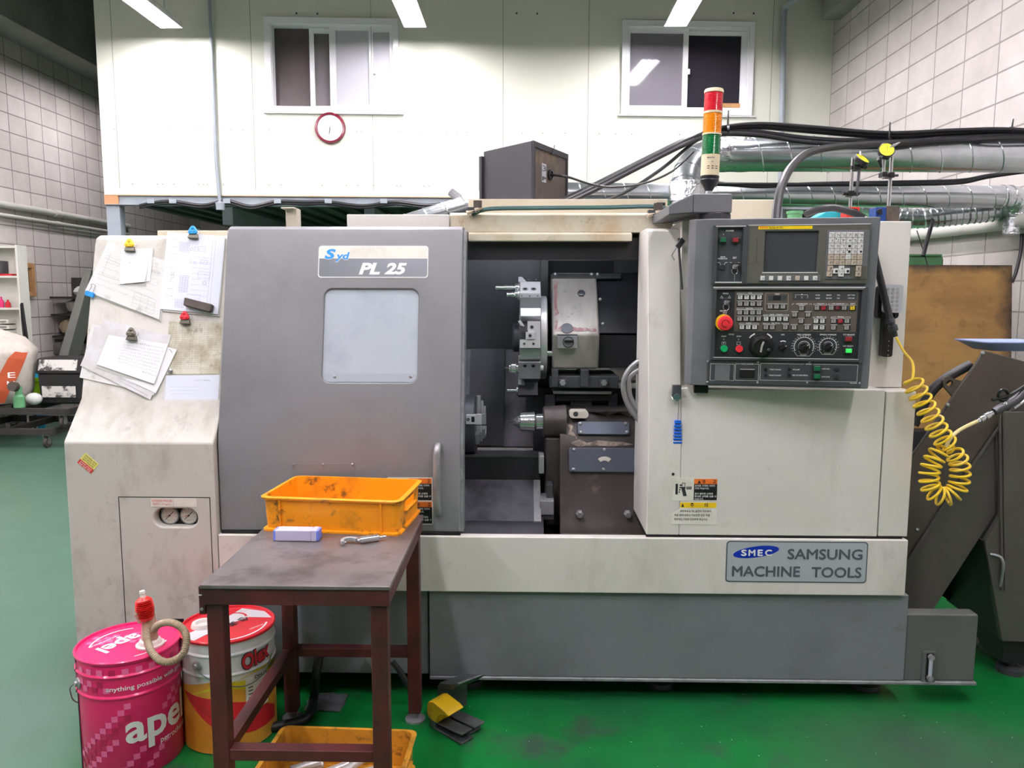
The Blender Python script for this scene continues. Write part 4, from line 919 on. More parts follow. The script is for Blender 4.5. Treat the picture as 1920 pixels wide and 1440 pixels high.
def push(x, y, w_, h_, m_, name='push_button', n=0.002, d=0.016, label=None):
    a = FP.rect(x - w_ / 2, y - h_ / 2, x + w_ / 2, y + h_ / 2, n + d); mm = MB(FP)
    mm.box(a[0] - 0.003, a[1] + 0.002, a[2] - 0.003, a[3] + 0.002, n, n + d * 0.65, 'panel_black'); mm.box(*a, n + d * 0.5, n + d, m_)
    o = mm.build(name, pend, bevel=0.0012)
    if label: o['label'] = label
    return o
push(1356.5, 450, 11, 8, 'btn_green_dark', label='dark green power button'); push(1379.5, 450, 11, 8, 'btn_red_dark', label='dark red power button')
def roundb(x, y, r, m_, name, n=0.002, d=0.014, k=24, base=None, label=None):
    mm = MB(FP); u, v = FP.at(x, y, n + d)
    if base: mm.lathe((u, v, n), (0, 0, 1), [(0, 0), (base[0], 0), (base[0], d * 0.5), (0, d * 0.5)], base[1], k)
    mm.lathe((u, v, n), (0, 0, 1), [(0, 0), (r, 0), (r, d * 0.85), (r * 0.9, d), (0, d)], m_, k)
    o = mm.build(name, pend)
    if label: o['label'] = label
    return o
roundb(1354.5, 501, 0.0092, 'panel_black', 'blank_plug', d=0.004)
def keysw(x, y, s_=1.0, tilt=0.6):
    mm = MB(FP); u, v = FP.at(x, y)
    mm.prism(rr(u - 0.012, u + 0.012, v - 0.014, v + 0.014, 0.004), 0.002, 0.010, 'panel_black'); o = mm.build('key_switch', pend, bevel=0.001)
    mm = MB(FP); mm.lathe((u, v, 0.010), (0, 0, 1), [(0, 0), (0.0075, 0), (0.0075, 0.004), (0, 0.004)], 'steel', 18)
    mm.prism([(u - 0.0035, v - 0.002), (u + 0.0035 + 0.004, v + 0.002), (u + 0.010, v + 0.0065), (u + 0.002, v + 0.008), (u - 0.004, v + 0.003)], 0.013, 0.026, 'chrome')
    mm.tube([(u + 0.009 * cos(t) * s_ - 0.001, v - 0.013 + 0.011 * sin(t), 0.02) for t in [2 * pi * k / 20 for k in range(20)]], 0.0006, 'chrome', 5, closed=True)
    mm.box(u - 0.001, u + 0.0014, v - 0.036, v - 0.024, 0.012, 0.0135, 'chrome'); mm.box(u - 0.0004, u + 0.0018, v - 0.045, v - 0.034, 0.010, 0.0115, 'steel'); mm.build('key', o)
keysw(1377, 500)
# screen unit
m = MB(FP); a = FP.rect(1401, 422, 1628, 531); s_ = FP.rect(1432, 433, 1532, 510)
m.holed([(a[0], a[2]), (a[1], a[2]), (a[1], a[3]), (a[0], a[3])], [[(s_[0], s_[2]), (s_[1], s_[2]), (s_[1], s_[3]), (s_[0], s_[3])]], 0.0, 0.010, 'panel_olive')
bx2(m, (1402, 420.5, 1631, 422), 0.010, 0.011, 'trim_white'); bx2(m, (1428, 510, 1532, 511.8), 0.010, 0.0105, 'trim_white')
bx2(m, (1421, 424, 1522, 429.8), 0.010, 0.0106, 'key_yellow'); m.text('FANUC', *FP.rect(1424, 425.6, 1439, 428.4), 'btn_red', 0.0111, 0.02); m.text('Series 0i-TD', *FP.rect(1441, 425.6, 1467, 428.6), 'ink', 0.0111, 0.015)
m.line2d([FP.at(1419, 445), FP.at(1417, 494)], 0.0014, 0.0104, 'panel_black'); m.line2d([FP.at(1401, 494), FP.at(1417, 494)], 0.0006, 0.0104, 'panel_black')
m.build('screen_unit', pend, bevel=0.0015)
m = MB(FP); m.box(s_[0] - 0.002, s_[1] + 0.002, s_[2] - 0.002, s_[3] + 0.002, 0.0015, 0.003, 'crt'); m.build('screen', pend)
m = MB(FP); bx2(m, (1423, 516.5, 1537, 527), 0.010, 0.0125, 'panel_grey'); sk = m.build('soft_key_strip', pend, bevel=0.0006)
def key(x, y, w_, h_, m_, par, n, d, mark=None, sub=None, mk='ink'):
    mm = MB(FP); a = FP.rect(x - w_ / 2, y - h_ / 2, x + w_ / 2, y + h_ / 2, n + d); mm.box(*a, n, n + d, m_)
    wd, hh = a[1] - a[0], a[3] - a[2]
    if mark: mm.text(mark, a[0] + wd * 0.4, a[0] + wd * 0.86, a[2] + hh * 0.2, a[2] + hh * 0.68, mk, n + d + 0.0003)
    if sub: mm.text(sub, a[0] + wd * 0.14, a[0] + wd * 0.32, a[2] + hh * 0.62, a[2] + hh * 0.85, mk, n + d + 0.0003)
    return mm.build('key', par, bevel=0.0007, seg=1)
for k, x in enumerate((1430, 1446, 1462.5, 1479, 1495.5, 1512, 1528.5)): key(x, 521.5, 8, 8, ('key_white', 'key_white', 'key_white', 'key_white', 'key_beige', 'key_white', 'key_white')[k], sk, 0.0125, 0.004, '<  ''>'.replace(' ', '')[0 if k == 0 else 1] if k in (0, 6) else ('+' if k == 3 else None))
m = MB(FP); m.prism(rr(*FP.rect(1547, 431, 1626, 523), 0.006), 0.010, 0.0125, 'panel_grey'); m.prism(rr(*FP.rect(1592, 498, 1622, 522), 0.004), 0.0125, 0.0129, 'panel_olive')
kp = m.build('key_pad', pend, bevel=0.0008)
rows = ('ONG789', 'XZF456', 'MST123', 'UW;-0.'); top = ('PQRACD', 'YIJKEV', 'HLBSBT', 'EVEI*/')
for r in range(6):
    for c in range(6):
        x = 1560.3 + c * 10.85 - r * 0.55; y = 440 + r * 10.4
        mt = 'key_white' if r < 4 or (r == 4 and c == 3) else 'key_beige'
        key(x, y, 10.0, 9.6, mt, kp, 0.0125, 0.005, rows[r][c] if r < 4 else ('C' if c % 2 else 'P'), top[r][c] if r < 4 else None, 'ink' if r < 4 else 'ink_grey')
for x, y, mt, s_ in ((1557, 503, 'key_beige', '?'), (1555.5, 513.5, 'key_beige', '/'), (1567, 508, 'key_white', '-'), (1578, 503, 'key_white', '+'), (1577, 513.5, 'key_white', '+'), (1588.5, 508, 'key_white', '-'), (1610, 503, 'key_beige', 'E'), (1609.5, 513.5, 'key_beige', 'R')):
    key(x, y, 10.0, 9.8, mt, kp, 0.0125, 0.005, s_)
# middle plate
m = MB(FP); a = FP.rect(1334, 538, 1622, 676); i_ = FP.rect(1341, 543, 1611, 671)
m.holed([(a[0], a[2]), (a[1], a[2]), (a[1], a[3]), (a[0], a[3])], [[(i_[0], i_[2]), (i_[1], i_[2]), (i_[1], i_[3]), (i_[0], i_[3])]], 0.0, 0.010, 'panel_dark')
m.box(*i_, 0.0, 0.002, 'panel_black'); bx2(m, (1337, 537.5, 1621, 539.5), 0.010, 0.011, 'trim_white'); bx2(m, (1338, 540.5, 1618, 541.5), 0.010, 0.0106, 'key_grey'); bx2(m, (1337, 670.5, 1608, 671.7), 0.010, 0.0106, 'trim_white')
b_ = (1377, 546, 1607, 622); bx2(m, b_, 0.002, 0.0026, 'panel_brown'); bx2(m, (1486, 549.5, 1606, 563), 0.0026, 0.0029, 'panel_dark')
N = 0.0032
def lab(s, x0, x1, y, h=2.6, mt='white_print'): m.text(s, *FP.rect(x0, y - h / 2, x1, y + h / 2), mt, N, 0.015)
def brk(x0, x1, y, mid0, mid1, t=0.0009):
    m.line2d([FP.at(x0, y + 2), FP.at(x0, y), FP.at(mid0, y)], t, N, 'white_print'); m.line2d([FP.at(mid1, y), FP.at(x1, y), FP.at(x1, y + 2)], t, N, 'white_print')
def bar(x0, x1, y): bx2(m, (x0, y - 0.9, x1, y + 0.9), 0.0026, 0.0032, 'trim_white')
lab('MODE', 1402, 1410.5, 549.5); brk(1382, 1429, 549.5, 1400, 1412); bar(1382, 1430, 552.5); bar(1382, 1429, 564.5)
lab('FUNCTION', 1398, 1412, 577.8); brk(1381, 1429, 577.5, 1396, 1414); bar(1381, 1429, 580.5); bar(1381, 1428, 592.7)
lab('HANDLE', 1398, 1409, 605.7); brk(1386, 1422, 605.7, 1396, 1411); bar(1386, 1422, 608.5)
m.line2d([FP.at(*q) for q in ((1436, 549.5), (1477, 549.5), (1478, 552), (1477, 581), (1475, 582.5), (1436, 582.5), (1434, 580), (1435, 551), (1436, 549.5))], 0.0009, N, 'key_beige'); lab('TURRET', 1452, 1462, 551.5)
bx2(m, (1440, 554, 1474, 563.5), 0.0026, 0.003, 'panel_dark'); bx2(m, (1449, 554.5, 1463.5, 563), 0.003, 0.0034, 'hole_black'); bar(1438, 1475, 569.8)
lab('RAPID', 1443, 1452, 589.8); lab('OVERRIDE', 1454, 1467, 589.8); brk(1431, 1478.5, 589.8, 1441, 1468); bar(1431, 1479, 592.7)
lab('TAIL STOCK', 1446, 1462, 606); brk(1430.5, 1478, 606, 1444, 1464); bar(1431, 1454, 608.7); bar(1467, 1478, 608.7)
m.line2d([FP.at(1491, 556), FP.at(1491, 552.5), FP.at(1514, 552.5), FP.at(1514, 556)], 0.0008, N, 'white_print'); m.prism(circ(*FP.at(1503, 552), 0.002, 10), 0.0029, 0.0034, 'white_print')
for s_, x in (('X', 1491), ('Z', 1503), ('C', 1514)): lab(s_, x - 1, x + 1, 557.5)
for s_, x0, x1, y in (('POWER', 1529, 1537, 553.3), ('ALARM', 1528.5, 1536.5, 559), ('MEMORY', 1549, 1559, 553.3), ('MACHINE', 1548.5, 1559, 559), ('TOOL', 1569, 1575, 553.3), ('TOOL', 1568.5, 1574, 559), ('BATT PWR', 1589, 1602.5, 553.3), ('OVER LMT', 1589, 1602, 559)): lab(s_, x0, x1, y, 2.2)
lab('AXIS DIRECTION', 1492, 1514, 569.6); brk(1485, 1521, 569.6, 1489, 1517); bar(1497, 1509, 572.7); bar(1484, 1496, 584.7); bar(1509, 1521, 584.7); bar(1496, 1508, 597); bar(1482.5, 1495, 608.8); bar(1507, 1519.5, 608.8)
lab('COOLANT', 1531, 1545, 569.4); brk(1525, 1550, 569.4, 1530, 1546); bar(1526, 1550, 572.6)
lab('CHIP CONVEYOR', 1559, 1583, 569.4); brk(1553, 1589.5, 569.4, 1558, 1584); bar(1553, 1589.5, 572.6); lab('LIGHT', 1594, 1603, 569.2); bar(1592.5, 1604.5, 572.6)
lab('MILLING', 1531, 1542, 594); brk(1524, 1548.5, 594, 1529, 1544); bar(1524.5, 1548.5, 597); bar(1524, 1548, 609)
lab('SPINDLE', 1570, 1582, 594); brk(1558, 1594, 594, 1568, 1584); bar(1557.5, 1594, 597); bar(1557, 1569, 609); bar(1581, 1594, 609)
lab('CHUCK', 1355, 1366, 550, 3)
for x in (1353, 1367.5):
    u, v = FP.at(x, 557); m.line2d([(u - 0.004, v - 0.003), (u + 0.004, v - 0.003), (u, v + 0.004), (u - 0.004, v - 0.003)], 0.0008, N, 'white_print')
m.line2d([FP.at(1354.5, 558), FP.at(1357.5, 562)], 0.001, N, 'white_print'); m.line2d([FP.at(1366.5, 558), FP.at(1363, 562)], 0.001, N, 'white_print')
lab('EMERGENCY', 1349.5, 1364, 582.8); lab('STOP', 1355, 1363, 586.7)
lab('CYCLE', 1366, 1376, 626.8); lab('START', 1352.5, 1362, 630.5); lab('STOP', 1381, 1389.5, 630.5)
for x in (1357, 1384.5):
    m.line2d([FP.at(*q) for q in ((x - 3.5, 641), (x + 3.5, 641), (x + 3.5, 645.5), (x - 3.5, 645.5), (x - 3.5, 641))], 0.0008, N, 'white_print'); m.rings2d(*FP.at(x, 636.3), 0.0016, 0.0026, 0, 2 * pi, N, 'key_grey', 12)
m.line2d([FP.at(1357, 641), FP.at(1357, 645)], 0.0016, N, 'white_print')
lab('AXIS', 1464, 1470.5, 627.3); lab('FEED OVERRIDE', 1494.5, 1520, 627.3); lab('SPINDLE OVERRIDE', 1537, 1567.5, 627.3); lab('O.T RELEASE', 1580.5, 1602, 627.3); lab('N/C READY', 1580.5, 1599.5, 648.7)
lab('-', 1404, 1407, 633, 1); lab('+', 1443.5, 1447, 633, 3)
u, v = FP.at(1425.5, 649); m.rings2d(u, v, 0.0425, 0.0465, radians(115), radians(140), N, 'white_print', 8); m.rings2d(u, v, 0.0425, 0.0465, radians(40), radians(65), N, 'white_print', 8)
u, v = FP.at(1467.5, 647.5); m.rings2d(u, v, 0.013, 0.016, radians(55), radians(125), N, 'white_print', 8)
for x, R, kk, yc in ((1507, 0.0305, 18, 649.5), (1552, 0.0262, 14, 649)):
    u, v = FP.at(x, yc); m.rings2d(u, v, R - 0.001, R + 0.0005, radians(-28), radians(208), N, 'white_print', 30); m.rings2d(u, v, R * 0.55, R * 0.55 + 0.0012, radians(-20), radians(200), N, 'white_print', 24)
    for k in range(kk):
        t = radians(-24 + k * 228 / (kk - 1)); m.line2d([(u + (R - 0.004) * cos(t), v + (R - 0.004) * sin(t)), (u + (R + 0.001) * cos(t), v + (R + 0.001) * sin(t))], 0.0008, N, 'white_print')
        s_ = str(k * 10); tu, tv = u + (R + 0.0055) * cos(t), v + (R + 0.0045) * sin(t); m.text(s_, tu - 0.0009 * len(s_), tu + 0.0009 * len(s_), tv - 0.0011, tv + 0.0011, 'white_print', N, 0.01)
    m.line2d([(u - R * 0.95, v - R * 0.55), (u - R * 0.62, v - R * 1.0), (u + R * 0.62, v - R * 1.0), (u + R * 0.95, v - R * 0.55)], 0.0009, N, 'white_print'); m.line2d([(u - R * 0.5, v - R * 0.45), (u - R * 0.33, v - R * 0.78), (u + R * 0.33, v - R * 0.78), (u + R * 0.5, v - R * 0.45)], 0.0008, N, 'key_grey')
    m.text('PERCENT', u - 0.010, u + 0.010, v - R * 0.96, v - R * 0.86, 'white_print', N)
m.build('switch_plate', pend, bevel=0.0008)
def mkey(x, y, mt='key_grey'):
    mm = MB(FP); a = FP.rect(x - 5.8, y - 5.2, x + 5.8, y + 4.6); mm.box(*a, 0.0026, 0.0046, 'panel_black'); b = FP.rect(x - 4, y - 3.8, x + 4, y + 3.4, 0.006); mm.box(*b, 0.0046, 0.0066, mt)
    q = FP.rect(x - 2.6, y - 2.8, x + 1.4, y - 1.2, 0.007); mm.box(*q, 0.0066, 0.0069, 'ink_grey'); q = FP.rect(x - 2.4, y + 0.6, x + 2, y + 1.6, 0.007); mm.box(*q, 0.0066, 0.0069, 'ink_grey')
    mm.build('key', pend, bevel=0.0006, seg=1)
for x in (1388, 1400, 1412, 1424): mkey(x, 557.5, 'key_white'); mkey(x - 0.5, 569.8)
for x in (1387, 1399, 1411, 1423): mkey(x, 586); mkey(x - 0.5, 598)
for x in (1391, 1403, 1415): mkey(x, 613.5, 'key_white')
for x in (1444, 1456, 1468): mkey(x, 575)
for x in (1436.5, 1449, 1461, 1473): mkey(x, 598, 'key_white')
for x in (1436, 1448, 1472.5): mkey(x, 613.8)
for x, y in ((1503, 578), (1490, 590), (1515, 590), (1502, 602), (1489, 614), (1513, 614)): mkey(x, y)
for x, y, c in ((1531.5, 577.5, 'key_grey'), (1544, 577.5, 'key_red'), (1558.5, 577.5, 'key_grey'), (1570.5, 577.5, 'key_dark_red'), (1583, 577.5, 'key_grey'), (1598.5, 577.5, 'key_yellow'), (1530, 602, 'key_white'), (1542, 602, 'key_white'), (1529.5, 614, 'key_white'), (1541.5, 614, 'key_white'), (1563, 602, 'key_grey'), (1575.5, 602, 'key_red'), (1588, 602, 'key_grey'), (1562.5, 614.5, 'key_grey'), (1587.5, 614.5, 'key_grey')): mkey(x, y, c)
keysw(1361, 567)
mm = MB(FP); u, v = FP.at(1358.0, 604.5); mm.lathe((u - 0.002, v, 0.002), (0, 0, 1), [(0, 0), (0.0265, 0), (0.0265, 0.006), (0, 0.006)], 'key_yellow', 32)
mm.lathe((u, v, 0.008), (0, 0, 1), [(0.012, 0), (0.012, 0.014), (0.0235, 0.016), (0.0245, 0.022), (0.021, 0.029), (0.010, 0.032), (0, 0.032)], 'btn_red', 32); mm.rings2d(u, v, 0.010, 0.0125, 0, 5.0, 0.0403, 'key_dark_red'); o = mm.build('emergency_stop', pend); o['label'] = 'red mushroom stop button on a yellow disc'
roundb(1358, 654, 0.0115, 'btn_green', 'cycle_button', d=0.016, base=(0.0135, 'panel_black'), label='green round start button'); roundb(1386.5, 654.5, 0.0115, 'btn_red', 'cycle_button', d=0.016, base=(0.0135, 'panel_black'), label='red round stop button')
mm = MB(FP); u, v = FP.at(1426, 648); mm.lathe((u, v, 0.002), (0, 0, 1), [(0, 0), (0.038, 0), (0.038, 0.008), (0.035, 0.012), (0.034, 0.018), (0.028, 0.020), (0.028, 0.03), (0.026, 0.033), (0, 0.033)], 'black_plastic', 40)
hw = mm.build('handwheel', pend); mm = MB(FP); mm.lathe((u + 0.019, v - 0.008, 0.035), (0, 0, 1), [(0.005, 0), (0.006, 0.01), (0.004, 0.018), (0, 0.019)], 'panel_black', 14); mm.build('spinner', hw)
mm = MB(FP); mm.line2d([(u + 0.004, v + 0.017), (u - 0.001, v + 0.004), (u - 0.004, v - 0.017)], 0.006, 0.0354, 'key_grey'); mm.build('dial_mark', hw)
def knob(x, y, r, name):
    mm = MB(FP); u, v = FP.at(x, y, 0.01); mm.lathe((u, v, 0.002), (0, 0, 1), [(0, 0), (r, 0), (r * 0.92, 0.012), (r * 0.8, 0.014), (0, 0.014)], 'black_plastic', 20)
    c_, s__ = cos(radians(35)), sin(radians(35)); w_ = r * 0.28
    mm.prism([(u - r * c_ + w_ * s__, v - r * s__ - w_ * c_), (u + r * c_ + w_ * s__, v + r * s__ - w_ * c_), (u + r * c_ - w_ * s__, v + r * s__ + w_ * c_), (u - r * c_ - w_ * s__, v - r * s__ + w_ * c_)], 0.012, 0.024, 'black_plastic')
    mm.line2d([(u + r * 0.55 * c_, v + r * 0.55 * s__), (u + r * 0.95 * c_, v + r * 0.95 * s__)], 0.0016, 0.0245, 'white_print'); mm.build(name, pend, bevel=0.0008)
knob(1467.5, 651, 0.0115, 'axis_knob'); knob(1507, 650, 0.0155, 'feed_knob'); knob(1552, 650, 0.014, 'spindle_knob')
push(1592, 636, 12, 8.5, 'btn_red_dark', label='dark red release button'); o = push(1592, 658, 11, 7.5, 'btn_green_lit', label='lit bright green ready lamp')
# bottom strip
m = MB(FP); bx2(m, (1326, 678, 1615, 722), 0.0, 0.004, 'panel_dark')
N = 0.0045
for q in ((1331.5, 682, 1376, 713), (1378.5, 682, 1422, 713), (1425, 682.5, 1607, 714)):
    a = FP.rect(*q); m.line2d([(a[0], a[2]), (a[1], a[2]), (a[1], a[3]), (a[0], a[3]), (a[0], a[2])], 0.0011, N, 'trim_white')
bx2(m, (1340, 684, 1368, 712.5), 0.004, 0.0065, 'panel_grey'); bx2(m, (1386, 691, 1414, 706), 0.004, 0.008, 'hole_black'); bx2(m, (1387, 691, 1414, 692.6), 0.008, 0.0083, 'key_grey')
m.box(*FP.rect(1388, 681, 1414, 683.4), 0.004, 0.0047, 'panel_dark'); N = 0.0049; lab('TOTAL COUNTER', 1389, 1413, 682.2, 2.4); m.box(*FP.rect(1507, 681, 1524, 684), 0.004, 0.0047, 'panel_dark'); lab('OPTION', 1510, 1521, 682.5, 2.4)
for s_, x0, x1, y in (('TS SEAT COOLANT', 1442, 1464, 692.5), ('TS BASE COOLANT', 1441, 1464, 703.3), ('AIR CLAMP', 1486, 1499, 692.5), ('PART CATCHER STRETCH', 1485, 1514, 703.3), ('DOOR OPEN', 1540.5, 1555, 691.3), ('DOOR CLOSE', 1540, 1555, 706)): lab(s_, x0, x1, y, 2.4)
lab('PMLA25000', 1593, 1606, 718, 1.8)
m.build('counter_plate', pend, bevel=0.0008)
for x, y in ((1436, 693), (1436, 703.5), (1480.5, 693), (1480, 703.5)): roundb(x, y, 0.0045, 'hole_black', 'toggle', n=0.004, d=0.006, k=14)
for x, y in ((1569, 691.5), (1568, 706.5)): roundb(x, y, 0.0078, 'panel_black', 'blank_plug', n=0.004, d=0.003)
push(1533, 691.5, 12, 8.5, 'btn_green_dark', n=0.004, label='upper green door button'); push(1532.5, 706, 12, 8.5, 'btn_green_dark', n=0.004, label='lower green door button')
for x, y in ((1327, 677.5), (1421, 678.5), (1517, 679), (1612, 679), (1326, 716), (1420, 717), (1513, 717.5), (1611, 718)): MB(FP).ball((*FP.at(x, y), 0.004), 0.004, 'steel', 10, (1, 1, 0.6)).build('screw', pend)
# swing arm on which it hangs
mt = 'panel_grey'; yy = 2.55
q0, q1 = P(1300, 385, yy), P(1373, 385, yy); m = MB()
za, zb_, zc_ = P(1330, 363, yy).z, P(1330, 399, yy).z, P(1330, 408, yy).z
m.box(q0.x, q1.x, yy, 2.95, zb_, za, mt); m.prism([(P(1264, 0, yy).x, P(1280, 385, yy).z + 0.0), (q0.x, za), (q0.x, zb_), (P(1264, 0, yy).x, P(1270, 403, yy).z)], -2.95, -yy, mt)
k0 = len(m.v) - 8
m.v[k0:] = [(a, -c, b) for a, b, c in m.v[k0:]]
cc_ = P(1338, 404, 2.6); m.lathe((cc_.x, 2.60, zc_ - 0.006), (0, 0, 1), [(0, 0), (0.055, 0), (0.055, zb_ - zc_ + 0.008), (0, zb_ - zc_ + 0.008)], 'panel_black', 32)
m.build('swing_arm', pend, bevel=0.004)

# ---------------------------------------------------------------- signal tower on the arm
mat('lens_red', '#d01830', 0.18, coat=0.5); mat('lens_amber', '#f08a10', 0.18, coat=0.5); mat('lens_green', '#0c6b3a', 0.18, coat=0.5); mat('tower_cream', '#d8c9a8', 0.45)
sb = P(1329, 361, 2.62); st = P(1339, 166, 2.62); sb.z = za + 0.0005
tow = thing('signal_tower', 'red, amber and green signal tower standing on the grey arm above the operator panel', 'signal light', sb)
tilt = Vector((st.x - sb.x, 0, st.z - sb.z)); H_ = tilt.length; tilt.normalize()
def yh(y): return (P(1335, y, 2.62).z - sb.z)
def seg(name, prof, mt, ms=None): return MB().lathe(sb, tilt, [(r, h) for r, h in prof], mt, 36, ms=ms).build(name, tow)
seg('foot', [(0, 0), (0.032, 0), (0.030, 0.004), (0.013, 0.006), (0.012, 0.016), (0, 0.016)], 'steel')
seg('rubber_mount', [(0.012, 0.010), (0.012, 0.016), (0.028, yh(343)), (0.031, yh(338)), (0.029, yh(336)), (0.031, yh(334)), (0.031, yh(331)), (0.029, yh(330)), (0, yh(330))], 'black_rubber')
body = seg('tower_body', [(0, yh(330)), (0.030, yh(330)), (0.030, yh(291)), (0, yh(291))], 'tower_cream')
for nm, y0, y1, mt in (('lens', 291, 254, 'lens_green'), ('lens', 251, 214, 'lens_amber'), ('lens', 210, 175, 'lens_red')):
    h0, h1 = yh(y0), yh(y1); pr_ = [(0.026, h0)]
    for k in range(14): pr_ += [(0.0295, h0 + (h1 - h0) * (k + 0.15) / 14), (0.0305, h0 + (h1 - h0) * (k + 0.5) / 14), (0.0295, h0 + (h1 - h0) * (k + 0.85) / 14)]
    o = seg(nm, pr_ + [(0.026, h1)], mt); o['label'] = {'lens_green': 'green ribbed lens', 'lens_amber': 'amber ribbed lens', 'lens_red': 'red ribbed lens'}[mt]
for y0, y1 in ((254, 251), (214, 210)): seg('collar', [(0, yh(y0)), (0.0312, yh(y0)), (0.0312, yh(y1)), (0, yh(y1))], 'tower_cream')
seg('cap', [(0, yh(175)), (0.0312, yh(175)), (0.0312, yh(171)), (0.029, yh(168)), (0, yh(167))], 'tower_cream')
FT = Frame(sb, (tilt.z, 0, -tilt.x), (tilt.x, 0, tilt.z)); m = MB(FT)
for r in range(2):
    for c in range(3):
        u = -0.016 + c * 0.013; v = yh(318 - r * 4.2); n_ = sqrt(max(0, 0.0301 ** 2 - u * u)); n2_ = sqrt(max(0, 0.0301 ** 2 - (u + 0.008) ** 2))
        m.poly([(u, v - 0.0012, n_ + 0.0006), (u + 0.008, v - 0.0012, n2_ + 0.0006), (u + 0.008, v + 0.0012, n2_ + 0.0006), (u, v + 0.0012, n_ + 0.0006)], 'ink')
for u0, u1, y, h, mt in ((-0.017, 0.006, 298, 0.0032, 'ink'), (-0.016, -0.008, 304, 0.003, 'sign_white'), (-0.004, 0.004, 306, 0.0016, 'ink_grey')):
    k_ = 5
    for j in range(k_):
        a, b = u0 + (u1 - u0) * j / k_, u0 + (u1 - u0) * (j + 1) / k_; na, nb = sqrt(0.0301 ** 2 - a * a) + 0.0007, sqrt(0.0301 ** 2 - b * b) + 0.0007; v = yh(y)
        m.poly([(a, v - h / 2, na), (b, v - h / 2, nb), (b, v + h / 2, nb), (a, v + h / 2, na)], mt)
m.text('MENICS', -0.015, 0.004, yh(299), yh(297), 'sign_white', 0.0312); m.build('vent_marks', body)
# ---------------------------------------------------------------- in front of the lathe: bench, crates, drums, pump, pedal
mat('primer_red', '#502022', 0.5, dirt='#261817', amt=0.85, scale=6, lo=0.45, hi=0.7, dirt2='#8a6a62', amt2=0.4, scale2=20, lo2=0.64, hi2=0.72)
mat('bench_top', '#6a6464', 0.32, 0.3, dirt='#8a8384', amt=0.6, scale=4, lo=0.4, hi=0.7, dirt2='#2f2a2a', amt2=0.7, scale2=9, lo2=0.5, hi2=0.7, bump=0.06, bscale=60, rvar=0.15)
mat('crate_orange', '#f29a12', 0.42, dirt='#a8741e', amt=0.75, scale=7, lo=0.52, hi=0.66, dirt2='#4a3a20', amt2=0.85, scale2=18, lo2=0.56, hi2=0.66)
mat('crate_dirty', '#d0922a', 0.5, dirt='#6a4f1e', amt=0.8, scale=9, lo=0.5, hi=0.68, dirt2='#35291a', amt2=0.8, scale2=26, lo2=0.56, hi2=0.7)
mat('case_clear', '#c3bfdc', 0.25, spec=0.6); mat('case_blue', '#6f86e6', 0.3)
mat('enamel_silver', '#aeb6ba', 0.35, 0.4)
mat('pail_pink', '#e0206a', 0.32, coat=0.4); mat('pail_check', '#ee6aa0', 0.32, coat=0.4); mat('pail_deep', '#b81450', 0.32, coat=0.4)
mat('pail_white', '#dfe1e4', 0.32, dirt='#b0b2b4', amt=0.4, scale=7, coat=0.3); mat('pail_red', '#d42434', 0.32, coat=0.3, dirt='#b01c2a', amt=0.4, scale=10)
mat('pail_yellow', '#d8c82a', 0.35, coat=0.3); mat('pail_orange', '#dd8f2e', 0.35, coat=0.3, dirt='#a8641e', amt=0.5, scale=9); mat('pail_amber', '#e0a03c', 0.35, coat=0.3)
mat('olex_red', '#b8242c', 0.4); mat('cap_white', '#e6e0dc', 0.35)
mat('bellows_red', '#e0322e', 0.35); mat('hose_clear', '#c9b9a0', 0.3, trans=0.25, dirt='#a08a68', amt=0.5, scale=9)
mat('pedal_yellow', '#d8b014', 0.4, dirt='#6a5a18', amt=0.8, scale=14, lo=0.48, hi=0.65); mat('pedal_grey', '#5c5e60', 0.4, 0.5, dirt='#2c2d2e', amt=0.8, scale=12)
mat('rag_grey', '#4b4d50', 0.6, dirt='#2c2d2f', amt=0.6, scale=12)
mat('wire', '#777a7c', 0.35, 0.8)

# --- bench
TX0, TX1, TY0, TY1, TZ = -0.812, -0.335, 1.838, 2.474, 0.70
bench = thing('work_bench', 'dark red steel work bench with worn metal top in front of the grey door', 'work bench', (-0.57, 2.15, 0))
MB().box(TX0, TX1, TY0, TY1, TZ - 0.010, TZ, 'bench_top').build('bench_top', bench, bevel=0.0015)
m = MB(); t = 0.04
for a in ((TX0 + 0.003, TX1 - 0.003, TY0 + 0.003, TY0 + 0.009), (TX0 + 0.003, TX1 - 0.003, TY1 - 0.009, TY1 - 0.003), (TX0 + 0.003, TX0 + 0.009, TY0 + 0.009, TY1 - 0.009), (TX1 - 0.009, TX1 - 0.003, TY0 + 0.009, TY1 - 0.009)): m.box(*a, TZ - 0.052, TZ - 0.0105, 'primer_red')
m.build('apron', bench, bevel=0.001)
for x, y in ((TX0 + 0.01, TY0 + 0.01), (TX1 - 0.052, TY0 + 0.01), (TX0 + 0.01, TY1 - 0.052), (TX1 - 0.052, TY1 - 0.052)):
    m = MB(); m.box(x, x + 0.042, y, y + 0.042, 0.03, TZ - 0.0105, 'primer_red'); lg_ = m.build('leg', bench, bevel=0.003)
    MB().lathe((x + 0.021, y + 0.021, 0), (0, 0, 1), [(0, 0), (0.034, 0), (0.034, 0.006), (0.012, 0.01), (0.012, 0.03), (0, 0.03)], 'steel', 16).build('foot', lg_)
zs = 0.255
MB().box(TX0 + 0.052, TX1 - 0.052, TY0 + 0.012, TY0 + 0.048, zs - 0.03, zs, 'primer_red').build('stretcher', bench, bevel=0.002)
MB().box(TX0 + 0.052, TX1 - 0.052, TY1 - 0.048, TY1 - 0.012, zs - 0.03, zs, 'primer_red').build('stretcher', bench, bevel=0.002)
MB().box(TX0 + 0.012, TX0 + 0.048, TY0 + 0.052, TY1 - 0.052, zs - 0.03, zs, 'primer_red').build('stretcher', bench, bevel=0.002)
